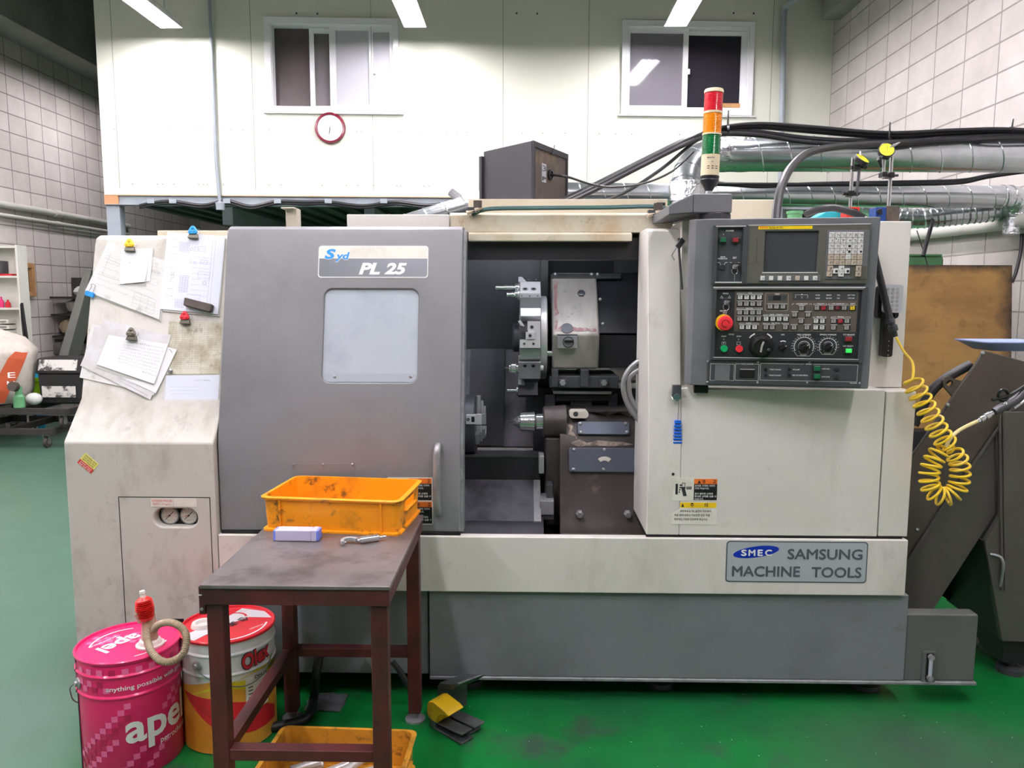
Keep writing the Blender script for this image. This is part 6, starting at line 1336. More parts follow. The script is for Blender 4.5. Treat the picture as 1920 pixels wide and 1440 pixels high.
# ducts
def duct(name, pts, r, label, mt='duct_zinc', pitch=0.16, rib=0.006, taped=()):
    sp = spline(pts, 10) if len(pts) > 2 else [Vector(pts[0]).lerp(Vector(pts[1]), k / 20) for k in range(21)]
    m = MB(); m.tube(sp, r, mt, 36)
    root = m.build(name)
    # raised spiral lock seam
    L_ = [0.0]
    for p, q in zip(sp, sp[1:]): L_.append(L_[-1] + (q - p).length)
    m = MB(); tot = L_[-1]; n = max(8, int(tot / pitch * 20)); hel = []; e1 = None; j = 0
    for k in range(n + 1):
        s_ = tot * k / n
        while j < len(sp) - 2 and L_[j + 1] < s_: j += 1
        t = (s_ - L_[j]) / max(1e-6, L_[j + 1] - L_[j]); c_ = sp[j].lerp(sp[j + 1], min(1, t)); tg = (sp[j + 1] - sp[j]).normalized()
        if e1 is None: e1 = (Vector((0, 0, 1)) - tg * tg.z).normalized()
        else: e1 = (e1 - tg * e1.dot(tg)).normalized()
        e2 = tg.cross(e1); an = 2 * pi * s_ / pitch
        hel.append(c_ + (e1 * cos(an) + e2 * sin(an)) * r)
    m.tube(hel, rib, mt, 5); m.build('spiral_seam', root)
    for p, q, k in taped: MB().tube([p + (q - p) * i / 6 for i in range(7)], [r * (1.02 + 0.012 * ((i * 7) % 3)) for i in range(7)], 'foil', 32).build('foil_tape', root)
    return tag(root, label, 'air duct', 'air ducts behind the lathe')
YA = 4.35; ra = (P(1600, 258, YA) - P(1600, 321, YA)).length / 2
d0, d1 = P(1352, 290, YA), P(1960, 291, YA - 0.1)
d1 = d0 + (d1 - d0) * ((XR - 0.004 - d0.x) / (d1.x - d0.x))
duct('air_duct', [d0, d1], ra, 'uppermost shiny spiral air duct with black cables lying along its top', pitch=0.155, rib=0.004, taped=((d0 - Vector((0.05, 0, 0)), P(1405, 290, YA), 0),))
# elbow coming down from the upper duct
el = [P(1352, 290, YA), P(1326, 293, YA), P(1303, 308, YA - 0.02), P(1292, 330, YA - 0.05), P(1288, 352, YA - 0.08), P(1288, 378, YA - 0.1), P(1288, 430, YA - 0.1)]
m = MB(); sp = spline(el, 6); m.tube(sp, ra * 0.98, 'duct_zinc', 32); o = m.build('duct_elbow')
for k in (3, 10, 16, 22):
    tg = (sp[k + 1] - sp[k - 1]).normalized(); MB().tube([sp[k] - tg * 0.006, sp[k] + tg * 0.006], ra * 1.03, 'duct_zinc', 32).build('seam_ring', o)
MB().tube(spline(el[4:6], 6) if False else [el[4] + Vector((0, 0, 0.03)), el[4], el[5] + Vector((0, 0, 0.03)), el[5]], [ra * 1.05, ra * 1.1, ra * 1.04, ra * 1.07], 'foil', 32).build('foil_tape', o)
tag(o, 'galvanised duct elbow wrapped in foil tape behind the signal tower', 'duct elbow')
YB_ = 4.75; rb = (P(1600, 347, YB_) - P(1600, 389, YB_)).length / 2
duct('air_duct', [P(1040, 362, YB_ + 0.1), P(1350, 366, YB_), P(1600, 368, YB_), P(1893, 369, YB_)], rb, 'middle spiral air duct running behind both dial gauge stands', pitch=0.135, rib=0.0035)
e = P(1900, 369, YB_)
duct('duct_elbow', [P(1875, 369, YB_), P(1900, 371, YB_), P(1912, 382, YB_), P(1913, 400, YB_ + 0.02), P(1905, 425, YB_ + 0.03), P(1903, 440, YB_ + 0.03)], rb * 1.03, 'crinkled foil duct elbow at the end of the middle duct', 'foil', 0.05, 0.004)['category'] = 'duct elbow'
duct('flexible_duct', [P(1600, 380, 5.1), P(1660, 396, 5.0), P(1710, 410, 4.95), P(1790, 404, 4.9), P(1900, 392, 4.86)], rb * 0.9, 'ribbed flexible duct sagging below the middle duct', 'duct_zinc', 0.035, 0.006)['category'] = 'flexible duct'
slant = duct('air_duct', [P(700, 445, 4.0), P(745, 428, 3.95), P(905, 378, 3.92)], 0.055, 'slanting spiral duct rising behind the grey door', pitch=0.1, rib=0.004)
m = MB(); p0, p1 = PX(1705, 441, XR - 0.07), PX(1925, 413, XR - 0.07); m.tube([p0 + (p0 - p1) * 0.6, p0, p1, p1 + (p1 - p0)], 0.045, 'pipe_white', 18); o = m.build('wall_pipe'); tag(o, 'white pipe along the right block wall below the ducts', 'pipe')
q0, q1 = PX(1500, 418, XR - 0.05), None
# conduits on the cream wall and left wall
def conduit(name, pts, r, mt, label, cat='conduit'):
    o = MB().tube(pts, r, mt, 12).build(name); return tag(o, label, cat)
conduit('wall_conduit', [Fm.w(*Fm.at(392, -20, 0.03), 0.03), Fm.w(*Fm.at(405, 300, 0.03), 0.03), Fm.w(*Fm.at(412, 378, 0.03), 0.03)], 0.016, 'steel_paint', 'thin grey conduit running up the cream wall between the light and the window')
m = MB(); q = Fm.w(*Fm.at(413, 384, 0.03), 0.03); m.lathe(q + Vector((0, 0, -0.05)), (0, 0, 1), [(0, 0), (0.04, 0), (0.045, 0.07), (0.02, 0.08), (0, 0.08)], 'steel_paint', 14); tag(m.build('junction_box'), 'round grey junction box at the foot of the thin conduit', 'junction box')
conduit('wall_conduit', [Fm.w(*Fm.at(1462, 420, 0.05), 0.05), Fm.w(*Fm.at(1470, 30, 0.05), 0.05), Fm.w(*Fm.at(1472, 14, 0.06), 0.06), Fm.w(*Fm.at(1486, 2, 0.3), 0.3), Fm.w(*Fm.at(1520, -25, 0.9), 0.9)], 0.027, 'steel_paint', 'thick grey conduit rising to the ceiling between the window and the block wall')
for k, x in enumerate((575, 988, 1395)):
    m = MB(Fm); u, v = Fm.at(x, 3); 
    for du, dv in ((-0.1, -0.08), (0.1, -0.08), (-0.1, 0.08), (0.1, 0.08)): m.box(u + du - 0.008, u + du + 0.008, v - 0.03 + dv - 0.008, v - 0.03 + dv + 0.008, 0.001, 0.005, 'steel_dark')
    m.box(u - 0.09, u + 0.09, v - 0.1, v + 0.04, 0.0005, 0.004, 'panel_cream'); m.tube([(u, v + 0.02, 0.004), (u + 0.01, v + 0.06, 0.06), (u + 0.05, v + 0.18, 0.14)], 0.012, 'steel_dark', 8)
    tag(m.build('wall_bracket'), ('screwed bracket plate over the window with the clock', 'screwed bracket plate midway between the two windows', 'screwed bracket plate over the window behind the signal tower')[k], 'bracket', 'bracket plates on the cream wall')

# clock
u, v = Fm.at(619, 240, 0.02); rc_ = 0.148
ck = thing('wall_clock', 'round wall clock with a maroon rim below the left window', 'clock', Fm.w(u, v - rc_, 0.0))
MB(Fm).lathe((u, v, 0.002), (0, 0, 1), [(0, 0), (rc_, 0), (rc_ + 0.002, 0.02), (rc_ - 0.006, 0.036), (rc_ - 0.022, 0.038), (rc_ - 0.028, 0.026), (0, 0.026)], 'maroon', 48).build('clock_rim', ck)
m = MB(Fm); m.prism(circ(u, v, rc_ - 0.027, 40), 0.028, 0.0285, 'clock_face')
for k in range(12): t = k * pi / 6; m.line2d([(u + 0.1 * cos(t), v + 0.1 * sin(t)), (u + 0.108 * cos(t), v + 0.108 * sin(t))], 0.003, 0.029, 'key_grey')
m.build('clock_dial', ck)
for nm, dx, dz, wd in (('hour_hand', -0.010, -0.06, 0.007), ('minute_hand', 0.018, -0.085, 0.002)): MB(Fm).line2d([(u - dx * 0.15, v - dz * 0.15), (u + dx, v + dz)], wd, 0.031, 'ink').build(nm, ck)

# black cable bundles
cables = []
def cable(pts, r, label, group, mt='black_rubber', name='black_cable', k=8):
    o = MB().tube(spline(pts, k), r, mt, 10).build(name); tag(o, label, 'cable', group); return o
Yc = 3.9
base = [(1035, 388, 3.2), (1110, 352, 3.4), (1200, 306, 3.7), (1290, 262, Yc), (1345, 243, 4.1), (1420, 240, 4.2), (1520, 250, 4.25), (1660, 258, 4.25), (1790, 252, 4.25), (1880, 248, 4.2), (1992, 251, 4.2)]
offs = ((0, 0, 0.017, 'thickest upper black cable climbing from the roof along the top duct'), (-2, 5, 0.012, 'black cable just beneath the thick one climbing from the roof'), (3, -3, 0.010, 'black cable resting on top of the climbing bundle'), (2, 9, 0.012, 'lowest cable of the bundle lying upon the top duct'))
rnd = random.Random(5)
for i, (dx, dy, r, lb) in enumerate(offs):
    pts = []
    for k, (x, y, Y) in enumerate(base):
        wv = (0, 0, 0, 0, 0, 5, 9, 6, 5, 3, 0)[k] * ((-0.6, 0.5, -1.0, 0.9)[i])
        pts.append(P(x + dx * (1 if k < 4 else 0.4), y + dy * (0.6 if k < 4 else 1.0) + wv, Y - 0.015 * i))
    cable(pts, r, lb, 'cable bundle over the top duct')
cable([P(1110, 386, 3.3), P(1170, 362, 3.5), P(1240, 317, 3.75), P(1300, 268, 3.9), P(1336, 248, 4.0)], 0.008, 'thin black cable running alone beneath the climbing bundle', 'cable bundle over the top duct')
cable([Fr_.w(*Fr_.at(1030, 328), 0.006), P(1065, 332, 3.15), P(1110, 346, 3.2), P(1150, 351, 3.3), P(1210, 343, 3.5), P(1262, 320, 3.8), P(1300, 285, 4.0)], 0.005, 'thin cable sagging from the black cabinet to the duct elbow', None)
cable([P(1455, 415, 2.75), P(1457, 390, 2.8), P(1465, 350, 2.9), P(1485, 312, 3.1), P(1520, 285, 3.4), P(1580, 274, 3.8), P(1680, 268, 4.15), P(1800, 262, 4.2), P(1992, 256, 4.2)], 0.016, 'black cable arching from behind the operator panel onto the top duct', None)
for i, (dy, r) in enumerate(((0, 0.012), (4, 0.010))):
    cable([P(1330, 345 - dy, 4.6), P(1420, 346 + dy, 4.62), P(1520, 346 - dy * 0.4, 4.65), P(1700, 345 - dy, 4.6), P(1800, 342 - dy, 4.6), P(1860, 330 - dy * 0.5, 4.55), P(1985, 313, 4.4)], r, ('upper', 'lower')[i] + ' black cable lying along the middle duct', 'cables on the middle duct')
cable([P(1750, 405, 4.93), P(1745, 427, 4.8), P(1738, 452, 4.78), P(1731, 480, 4.75)], 0.012, 'short black cable hanging down behind the plywood board', None); cable([P(1719, 432, 4.8), P(1728, 460, 4.78), P(1740, 500, 4.75)], 0.003, 'thin wire hanging beside the short black cable behind the board', None)
cable([P(1916, 430, 4.75), P(1914, 470, 4.72), P(1905, 510, 4.7), P(1897, 530, 4.7)], 0.010, 'black cable hanging at the right edge of the plywood board', None)
cable([P(1512, 401, 2.85), P(1535, 393, 2.8), P(1565, 390, 2.78), P(1600, 399, 2.76), P(1618, 408, 2.76)], 0.013, 'short thick hose arching behind the top of the operator panel', None, name='panel_hose')
for i, (x, y0, y1, Y) in enumerate(((1364, 207, 245, 4.1), (1667, 229, 268, 4.2), (1896, 223, 247, 4.2))):
    m = MB(); a, b = P(x + (4 if i == 2 else 2), y0, Y), P(x, y1, Y); m.tube([b, b + (a - b) * 0.5, a], [0.006, 0.005, 0.003], 'black_plastic', 6); m.lathe(b - Vector((0.008, 0, 0.0)), (1, 0, 0), [(0.022, 0), (0.026, 0), (0.026, 0.012), (0.022, 0.012), (0.022, 0)], 'black_plastic', 16)
    tag(m.build('cable_tie'), ('black cable tie sticking up next to the signal tower', 'black cable tie sticking up above the dial gauges', 'black cable tie sticking up near the right block wall')[i], 'cable tie', 'cable ties on the bundle')
# thin teal lines along the header and fittings
for i, (dy, r) in enumerate(((0, 0.006), (3, 0.004))):
    cable([P(885, 404 - dy, 2.87), P(915, 393 - dy, 2.87), P(1000, 391 - dy, 2.87), P(1130, 390 - dy, 2.87), P(1215, 388 - dy, 2.87), P(1245, 391 - dy, 2.87), P(1270, 399 - dy, 2.87)], r, ('lower', 'upper')[i] + ' dark oil line clipped along the stained header', 'oil lines on the header', 'cable_teal', 'oil_line')
for x, y, lb in ((888, 392, 'greasy bracket with fittings on the header beside the door'), (1226, 397, 'greasy pipe fitting on the header near the swing arm')):
    m = MB(); q = P(x, y, 2.86); m.box(q.x - 0.02, q.x + 0.018, 2.85, 2.885, q.z - 0.012, q.z + 0.006, 'steel_dark'); m.lathe((q.x - 0.025, 2.855, q.z - 0.015), (1, 0.1, 0.35), [(0, 0), (0.008, 0), (0.008, 0.03), (0.011, 0.032), (0.011, 0.045), (0.006, 0.046), (0.006, 0.06), (0, 0.06)], 'cream_dirty', 8); m.box(q.x, q.x + 0.03, 2.852, 2.87, q.z + 0.006, q.z + 0.03, 'box_rust')
    tag(m.build('pipe_fitting'), lb, 'pipe fitting')

# duct hood standing up behind the rail cover
m = MB(); q0, q1, q2 = P(845, 360, 3.95), P(872, 380, 3.93), P(890, 392, 4.2); m.tube([q0, q1], 0.02, 'steel', 10); m.build('damper_rod', slant)

# small work lamp, allen keys, whisk brush on the right cover
lf = Frame((0, 2.668, 0), (1, 0, 0), (0, 0, 1)); wl_ = thing('work_lamp', 'rectangular magnetic LED lamp with black handle on the upper right cover', 'work lamp', lf.w(*lf.at(1658, 660), 0))
a = lf.rect(1646, 534, 1682, 586); m = MB(lf); m.prism(rr(a[0] - 0.012, a[1] - 0.004, a[2] - 0.02, a[3] - 0.002, 0.012), 0.002, 0.03, 'black_plastic'); m.build('lamp_body', wl_, bevel=0.003)
m = MB(lf); m.prism(rr(a[0], a[1], a[2], a[3], 0.010), 0.03, 0.042, 'led_lens')
for r in range(6):
    for c in range(3): m.prism(circ(a[0] + 0.014 + c * 0.016, a[2] + 0.012 + r * 0.0135, 0.0055, 12), 0.042, 0.0432, 'key_grey')
m.build('lamp_lens', wl_, bevel=0.002)
b = lf.rect(1648, 583, 1668, 668); m = MB(lf); m.prism(rr(b[0], b[1], b[2], b[3], 0.008), 0.004, 0.03, 'black_plastic')
for k in range(4): m.prism(circ((b[0] + b[1]) / 2 + 0.003, b[2] + 0.006 + k * 0.016, 0.0022, 10), 0.03, 0.0312, 'steel')
m.build('lamp_handle', wl_, bevel=0.004)
kf = Frame((0, 2.655, 0), (1, 0, 0), (0, 0, 1))
m = MB(kf); pts = [kf.at(1272, 447), kf.at(1272.5, 470), kf.at(1278, 543)]; m.tube([(*pts[0], 0.006), (*pts[1], 0.006), (*pts[2], 0.006)], 0.0042, 'steel_dark', 6); tag(m.build('hex_key'), 'long straight hex key hanging on the panel post from a magnet', 'hex key')
m = MB(kf); pts = [kf.at(1274, 451), kf.at(1258, 479), kf.at(1263, 488)]; m.tube([(*pts[0], 0.014), (*pts[1], 0.014), (*pts[2], 0.014)], 0.0026, 'steel', 6); tag(m.build('hex_key'), 'small bent hex key hanging crosswise over the long one', 'hex key')
m = MB(kf); pts = [kf.at(1264, 462), kf.at(1276, 446), kf.at(1283, 453), kf.at(1272, 468)]; m.prism(pts[::-1], 0.010, 0.022, 'steel_dark'); tag(m.build('magnet_holder', bevel=0.002), 'small dark magnet holding the hex keys on the post', 'magnet')
bf = Frame((0, 2.595, 0), (1, 0, 0), (0, 0, 1))
m = MB(bf); q = bf.rect(1257, 721, 1277, 750); m.box(q[0] + 0.004, q[1] - 0.003, q[2] + 0.006, q[3], 0.0, 0.02, 'steel_dark'); m.prism(circ((q[0] + q[1]) / 2, q[2] + 0.012, 0.012, 14), 0.02, 0.026, 'cable_teal'); m.tube([(q[0], q[2] + 0.016, 0.018), (q[0] + 0.004, q[2] + 0.006, 0.03), (q[0] + 0.016, q[2] + 0.003, 0.024), (q[1] - 0.008, q[2] + 0.014, 0.022)], 0.002, 'chrome', 6); tag(m.build('magnet_hook', bevel=0.002), 'dark magnetic hook holding the blue brush on the post', 'hook')
br_ = thing('blue_brush', 'little blue ribbed brush hanging by its wire below the magnetic hook', 'brush', bf.w(*bf.at(1268, 826), 0.006))
q = bf.rect(1260, 787, 1278, 827); m = MB(bf); um = (q[0] + q[1]) / 2
m.prism([(um - 0.011, q[3] - 0.004), (um + 0.011, q[3] - 0.004), (um + 0.009, q[3]), (um - 0.009, q[3])][::-1], 0.004, 0.02, 'brush_blue')
for k in range(7): t = k / 6; w_ = 0.0115 + 0.004 * t; z_ = q[3] - 0.006 - (q[3] - q[2] - 0.006) * t; m.box(um - w_, um + w_, z_ - 0.0035, z_ + 0.0012, 0.002, 0.021, 'brush_blue'); m.box(um - w_ + 0.002, um + w_ - 0.002, z_ - 0.0065, z_ - 0.0035, 0.004, 0.019, 'brush_blue')
m.build('brush_head', br_, bevel=0.001)
m = MB(bf); m.tube([(um, q[3], 0.012), (um + 0.001, bf.at(1269, 748)[1], 0.016)], 0.0018, 'steel', 6); m.build('wire_hanger', br_)

# dial gauge stands
def stand(x, ybase, ytop, Y, zbase, mt, rot, label, tilt):
    b = P(x, ybase, Y); t = P(x + tilt, ytop, Y); root = thing('gauge_stand', label, 'gauge stand', (b.x, Y, zbase), 'dial gauge stands')
    return root, b, t
zt2 = 1.675
r1, b1, t1 = stand(1593, 404, 295, 3.02, P(1600, 404, 3.02).z - 0.03, None, 0, 'magnetic gauge stand with red base and tilted pale yellow dial', 4)
zz = r1.location.z
m = MB(); a = front(3.02).rect(1588, 388, 1612, 405); m.box(a[0], a[1], 3.02, 3.08, a[2] - 0.03, a[3], 'magnet_red'); m.build('magnet_base', r1, bevel=0.002)
m = MB(); q = front(3.02).rect(1590, 392, 1606, 401); m.box(q[0], q[1], 3.008, 3.02, q[2], q[3], 'black_plastic'); m.build('magnet_switch', r1, bevel=0.002)
m = MB(); m.cyl(P(1594, 390, 3.05), P(1599, 296, 3.05), 0.0065, 'chrome', 12); m.build('post', r1)
m = MB(); m.cyl(P(1606, 368, 3.03), P(1613, 294, 3.03), 0.0052, 'steel_dark', 12); m.build('arm_rod', r1)
for y, x0, x1 in ((363, 1580, 1611), (314, 1596, 1614)):
    m = MB(); m.cyl(P(x0, y, 3.04), P(x1, y, 3.04), 0.007, 'black_plastic', 12); q = P((x0 + x1) / 2, y, 3.03); m.box(q.x - 0.010, q.x + 0.010, 3.02, 3.06, q.z - 0.010, q.z + 0.010, 'black_plastic'); m.build('clamp', r1, bevel=0.001)
def dial(root, x, y, Y, r, ax, mt, stem):
    c_ = P(x, y, Y); ax = Vector(ax).normalized(); m = MB(); m.lathe(c_ - ax * 0.018, ax, [(0, 0), (r, 0), (r * 1.05, 0.006), (r * 1.05, 0.016), (r * 0.96, 0.018), (r * 0.94, 0.0165), (0, 0.0165)], 'black_plastic', 30, ms=['black_plastic'] * 5 + [mt]); dg = m.build('dial_gauge', root)
    up = Vector((0, 0, 1)) - ax * ax.z; fr_ = Frame(c_, up.cross(ax), up); mm = MB(fr_)
    for k in range(20): t = 2 * pi * k / 20; mm.line2d([(r * 0.78 * cos(t), r * 0.78 * sin(t)), (r * 0.88 * cos(t), r * 0.88 * sin(t))], 0.0007, -0.0008, 'ink')
    mm.line2d([(0, -r * 0.2), (r * 0.1, r * 0.7)], 0.0012, -0.0006, 'ink'); mm.text('0.01mm', -r * 0.4, r * 0.4, -r * 0.45, -r * 0.3, 'ink', -0.0007); mm.build('dial_face', dg)
    m = MB(); m.tube([c_ - ax * 0.008 + Vector(stem[0]), c_ - ax * 0.008 + Vector(stem[1])], [0.006, 0.0025], 'chrome', 8); m.build('stylus', dg)
dial(r1, 1618, 296, 3.02, 0.029, (0.35, -0.5, 0.62), 'gauge_yellow', ((-0.004, 0, 0.016), (-0.006, 0, 0.032)))
m = MB(); m.cyl(P(1612, 314, 3.03), P(1624, 312, 3.03), 0.005, 'black_plastic', 10); m.ball(P(1622, 312, 3.03), 0.010, 'black_plastic', 12); m.build('gauge_joint', r1)
r2, b2_, t2_ = stand(1668, 384, 290, 2.76, 1.676, None, 0, 'magnetic gauge stand with blue switch base and bright yellow dial', 4)
m = MB(); a = front(2.74).rect(1662, 386, 1687, 413); m.box(a[0], a[1], 2.74, 2.80, 1.676, a[3], 'box_rust'); m.build('magnet_base', r2, bevel=0.002)
a2_ = front(2.735).rect(1642, 388, 1662, 413); m = MB(); m.box(a2_[0], a2_[1], 2.735, 2.79, 1.676, a2_[3], 'magnet_blue'); sw = m.build('magnet_front', r2, bevel=0.003)
m = MB(); q = front(2.72).rect(1646, 390, 1656, 403); m.hexa([(q[0], 2.722, q[3] - 0.006), (q[0] + 0.012, 2.722, q[2]), (q[1], 2.722, q[2] + 0.002), (q[1] - 0.004, 2.722, q[3]), (q[0], 2.736, q[3] - 0.006), (q[0] + 0.012, 2.736, q[2]), (q[1], 2.736, q[2] + 0.002), (q[1] - 0.004, 2.736, q[3])], 'black_plastic'); m.build('magnet_switch', sw, bevel=0.001)
m = MB(); m.cyl(P(1666, 388, 2.77), P(1672, 292, 2.77), 0.0065, 'chrome', 12); m.build('post', r2)
m = MB(); m.cyl(P(1656, 336, 2.75), P(1658, 300, 2.75), 0.005, 'chrome', 12); m.build('arm_rod', r2)
m = MB(); m.cyl(P(1652, 329, 2.76), P(1684, 329, 2.76), 0.0045, 'steel_dark', 12); q = P(1669, 329, 2.76); m.box(q.x - 0.009, q.x + 0.009, 2.745, 2.785, q.z - 0.009, q.z + 0.009, 'black_plastic'); q = P(1655, 328, 2.76); m.box(q.x - 0.008, q.x + 0.008, 2.74, 2.775, q.z - 0.008, q.z + 0.008, 'black_plastic'); m.build('clamp', r2, bevel=0.001)
dial(r2, 1663, 280, 2.74, 0.026, (-0.1, -0.85, 0.35), 'gauge_yellow', ((0.012, 0, 0.010), (0.045, 0.0, 0.028)))
m = MB(); m.cyl(P(1652, 293, 2.74), P(1664, 296, 2.75), 0.008, 'black_plastic', 12); q0, q1 = P(1648, 300, 2.745), P(1652, 314, 2.745); m.tube([P(1650, 295, 2.745), q0, q1], [0.007, 0.008, 0.004], 'black_plastic', 10); m.build('gauge_joint', r2)
# things poking up behind the operator panel
m = MB(); a = front(3.1).rect(1480, 394, 1507, 412); c_ = ((a[0] + a[1]) / 2, 3.12, a[2] - 0.1); m.lathe(c_, (0, 0, 1), [(0, 0), ((a[1] - a[0]) / 2, 0), ((a[1] - a[0]) / 2, a[3] - a[2] + 0.085), ((a[1] - a[0]) / 2 + 0.004, a[3] - a[2] + 0.087), ((a[1] - a[0]) / 2 + 0.004, a[3] - a[2] + 0.098), (0, a[3] - a[2] + 0.1)], 'machine_green', 24); tag(m.build('green_motor'), 'round green motor cap showing behind the operator panel', 'motor')
m = MB(); a = front(3.12).rect(1532, 396, 1578, 414); m.prism([(a[0], a[2] - 0.1), (a[1] + 0.02, a[2] - 0.1), (a[1] + 0.02, a[3] - 0.008), (a[1] - 0.01, a[3]), (a[0] + 0.035, a[3]), (a[0], a[3] - 0.02)], -3.22, -3.12, 'teal'); m.v = [(x, -z, y) for x, y, z in m.v]; tag(m.build('teal_pump', bevel=0.006), 'turquoise pump casing showing behind the operator panel', 'pump')

# plywood board on its stand, green unit behind
xl_, xr_ = P(1697, 502, 4.6).x, P(1898, 496, 4.6).x; zt_, zb2 = P(1800, 497, 4.6).z, P(1730, 803, 4.5).z
m = MB(); m.hexa([(xl_ - 0.25, 4.50, zb2), (xr_, 4.50, zb2), (xr_, 4.518, zb2), (xl_ - 0.25, 4.518, zb2), (xl_ - 0.25, 4.60, zt_), (xr_, 4.60, zt_), (xr_, 4.618, zt_), (xl_ - 0.25, 4.618, zt_)], 'ply'); board = m.build('plywood_board')
tag(board, 'big scorched plywood board leaning behind the chip conveyor', 'board')
def scorch():
    # the burnt rim of the board
    mt = MATS['ply']; nt = mt.node_tree; L = nt.links.new; b = nt.nodes['Principled BSDF']; src = b.inputs['Base Color'].links[0].from_socket
    tc = nt.nodes.new('ShaderNodeTexCoord'); sp = nt.nodes.new('ShaderNodeSeparateXYZ'); L(tc.outputs['Object'], sp.inputs[0])
    nz = nt.nodes.new('ShaderNodeTexNoise'); nz.inputs['Scale'].default_value = 6.0; nz.inputs['Detail'].default_value = 8; nz.inputs['Roughness'].default_value = 0.7; L(tc.outputs['Object'], nz.inputs['Vector'])
    outs = []
    for ax, edge, wd in (('X', xr_, 0.10), ('Z', zt_, 0.05)):
        a = nt.nodes.new('ShaderNodeMath'); a.operation = 'MULTIPLY_ADD'; a.inputs[1].default_value = wd * 2.4; L(nz.outputs['Fac'], a.inputs[0]); L(sp.outputs[ax], a.inputs[2])
        r = nt.nodes.new('ShaderNodeMapRange'); r.inputs['From Min'].default_value = edge + wd * 0.2; r.inputs['From Max'].default_value = edge + wd * 1.3; L(a.outputs[0], r.inputs['Value']); outs.append(r)
    mx = nt.nodes.new('ShaderNodeMath'); mx.operation = 'MAXIMUM'; L(outs[0].outputs[0], mx.inputs[0]); L(outs[1].outputs[0], mx.inputs[1])
    c = nt.nodes.new('ShaderNodeMix'); c.data_type = 'RGBA'; L(mx.outputs[0], c.inputs['Factor']); L(src, c.inputs['A']); c.inputs['B'].default_value = lin('#2e2622'); L(c.outputs['Result'], b.inputs['Base Color'])
scorch()
m = MB(); m.box(xl_ - 0.3, xr_ + 0.01, 4.44, 4.9, 0, zb2 - 0.001, 'conv_dark'); tag(m.build('board_stand', bevel=0.01), 'dark chest under the plywood board behind the conveyor', 'chest')
m = MB(); a = front(4.9).rect(1690, 481, 1768, 500); m.box(a[0] - 0.3, a[1], 4.9, 5.3, 0.0, a[3], 'machine_green'); m.box(a[0] - 0.3, a[1] - 0.01, 4.89, 5.3, a[3], a[3] + 0.015, 'machine_green'); m.box(a[1], a[1] + 0.03, 4.95, 5.2, a[3] - 0.12, a[3] - 0.01, 'conv_dark'); tag(m.build('green_unit', bevel=0.006), 'green machine cabinet showing above the plywood board', 'machine cabinet')

# chip conveyor
YV = 2.80; fv = front(YV)
conv = thing('chip_conveyor', 'dark grey inclined chip conveyor rising to the right of the lathe', 'chip conveyor', P(1840, 1190, YV))
def pp(*xy): return [fv.at(x, y) for x, y in xy]
m = MB(fv); m.prism(pp((1690, 1160), (1745, 1152), (1868, 962), (1960, 818), (1990, 720), (1944, 684), (1846, 657), (1700, 868)), -0.012, 0.0, 'conv_grey'); m.prism(pp((1720, 1160), (1745, 1152), (1860, 962), (1950, 818), (1985, 730), (1944, 704), (1890, 697), (1740, 920)), -0.16, -0.012, 'conv_grey'); trough = m.build('conveyor_trough', conv, bevel=0.004)
m = MB(fv); m.prism(pp((1690, 1060), (1760, 950), (1920, 722), (1935, 682), (1847, 659), (1701, 870)), 0.0, 0.004, 'conv_brown'); m.build('side_plate', conv, bevel=0.001)
m = MB(fv); m.prism(pp((1686, 1068), (1762, 952), (1923, 722), (1925, 726), (1765, 956), (1690, 1072)), 0.004, 0.012, 'conv_grey'); m.build('side_flange', conv, bevel=0.001)
for x, y in ((1841, 662), (1776, 759), (1719, 993)): MB(fv).ball((*fv.at(x, y), 0.004), 0.0075, 'steel', 10, (1, 1, 0.7)).build('bolt', conv)
m = MB(fv); m.prism(pp((1868, 962), (1838, 1012), (1870, 1196), (1990, 1200), (1990, 770), (1872, 770)), 0.006, 0.03, 'conv_grey')
m.prism(pp((1862, 784), (1866, 770), (1870, 1100), (1866, 1102)), 0.03, 0.038, 'conv_grey'); m.prism(pp((1869, 784), (1872, 784), (1876, 1100), (1873, 1102)), 0.03, 0.036, 'conv_grey')
m.build('discharge_chute', conv, bevel=0.003)
m = MB(fv); hd_ = pp((1848, 1034), (1860, 1036), (1864, 1052), (1866, 1094)); m.tube(spline([(*hd_[0], 0.03), (*hd_[1], 0.05), (*hd_[2], 0.055), (*hd_[3], 0.03)], 5), 0.0055, 'steel', 8); m.build('door_handle', conv)
m = MB(fv); m.prism(pp((1779, 1096), (1836, 1010), (1874, 1192), (1835, 1170), (1785, 1130)), -0.42, -0.33, 'conv_dark'); m.build('drop_bag', conv)
m = MB(fv); m.prism(pp((1836, 1010), (1872, 1196), (1878, 1200), (1840, 1010)), -0.36, 0.02, 'conv_dark'); m.build('chute_skirt', conv)
m = MB(fv); lug = pp((1768, 714), (1780, 706), (1798, 712), (1800, 716), (1785, 738), (1780, 734)); cx_, cy_ = fv.at(1783, 721)
m.holed(pp((1784, 738), (1771, 724), (1770, 714), (1776, 707), (1784, 706), (1791, 712), (1799, 714))[::-1] if False else [p for p in pp((1790, 746), (1812, 716), (1791, 711), (1784, 706), (1776, 707), (1770, 714), (1771, 724))], [circ(cx_ - 0.0, cy_ + 0.004, 0.012, 14)], -0.02, -0.008, 'conv_brown'); m.build('lifting_eye', conv)
m = MB(); 
for x, y in ((1893, 1262), (1960, 1262)):
    q = PZ(x, 1300, 0); m.lathe((P(x, y, YV).x + 0.02, YV + 0.03, 0), (0, 0, 1), [(0, 0), (0.05, 0), (0.05, 0.02), (0.02, 0.03), (0.02, P(x, 1190, YV).z), (0, P(x, 1190, YV).z)], 'steel_dark', 14)
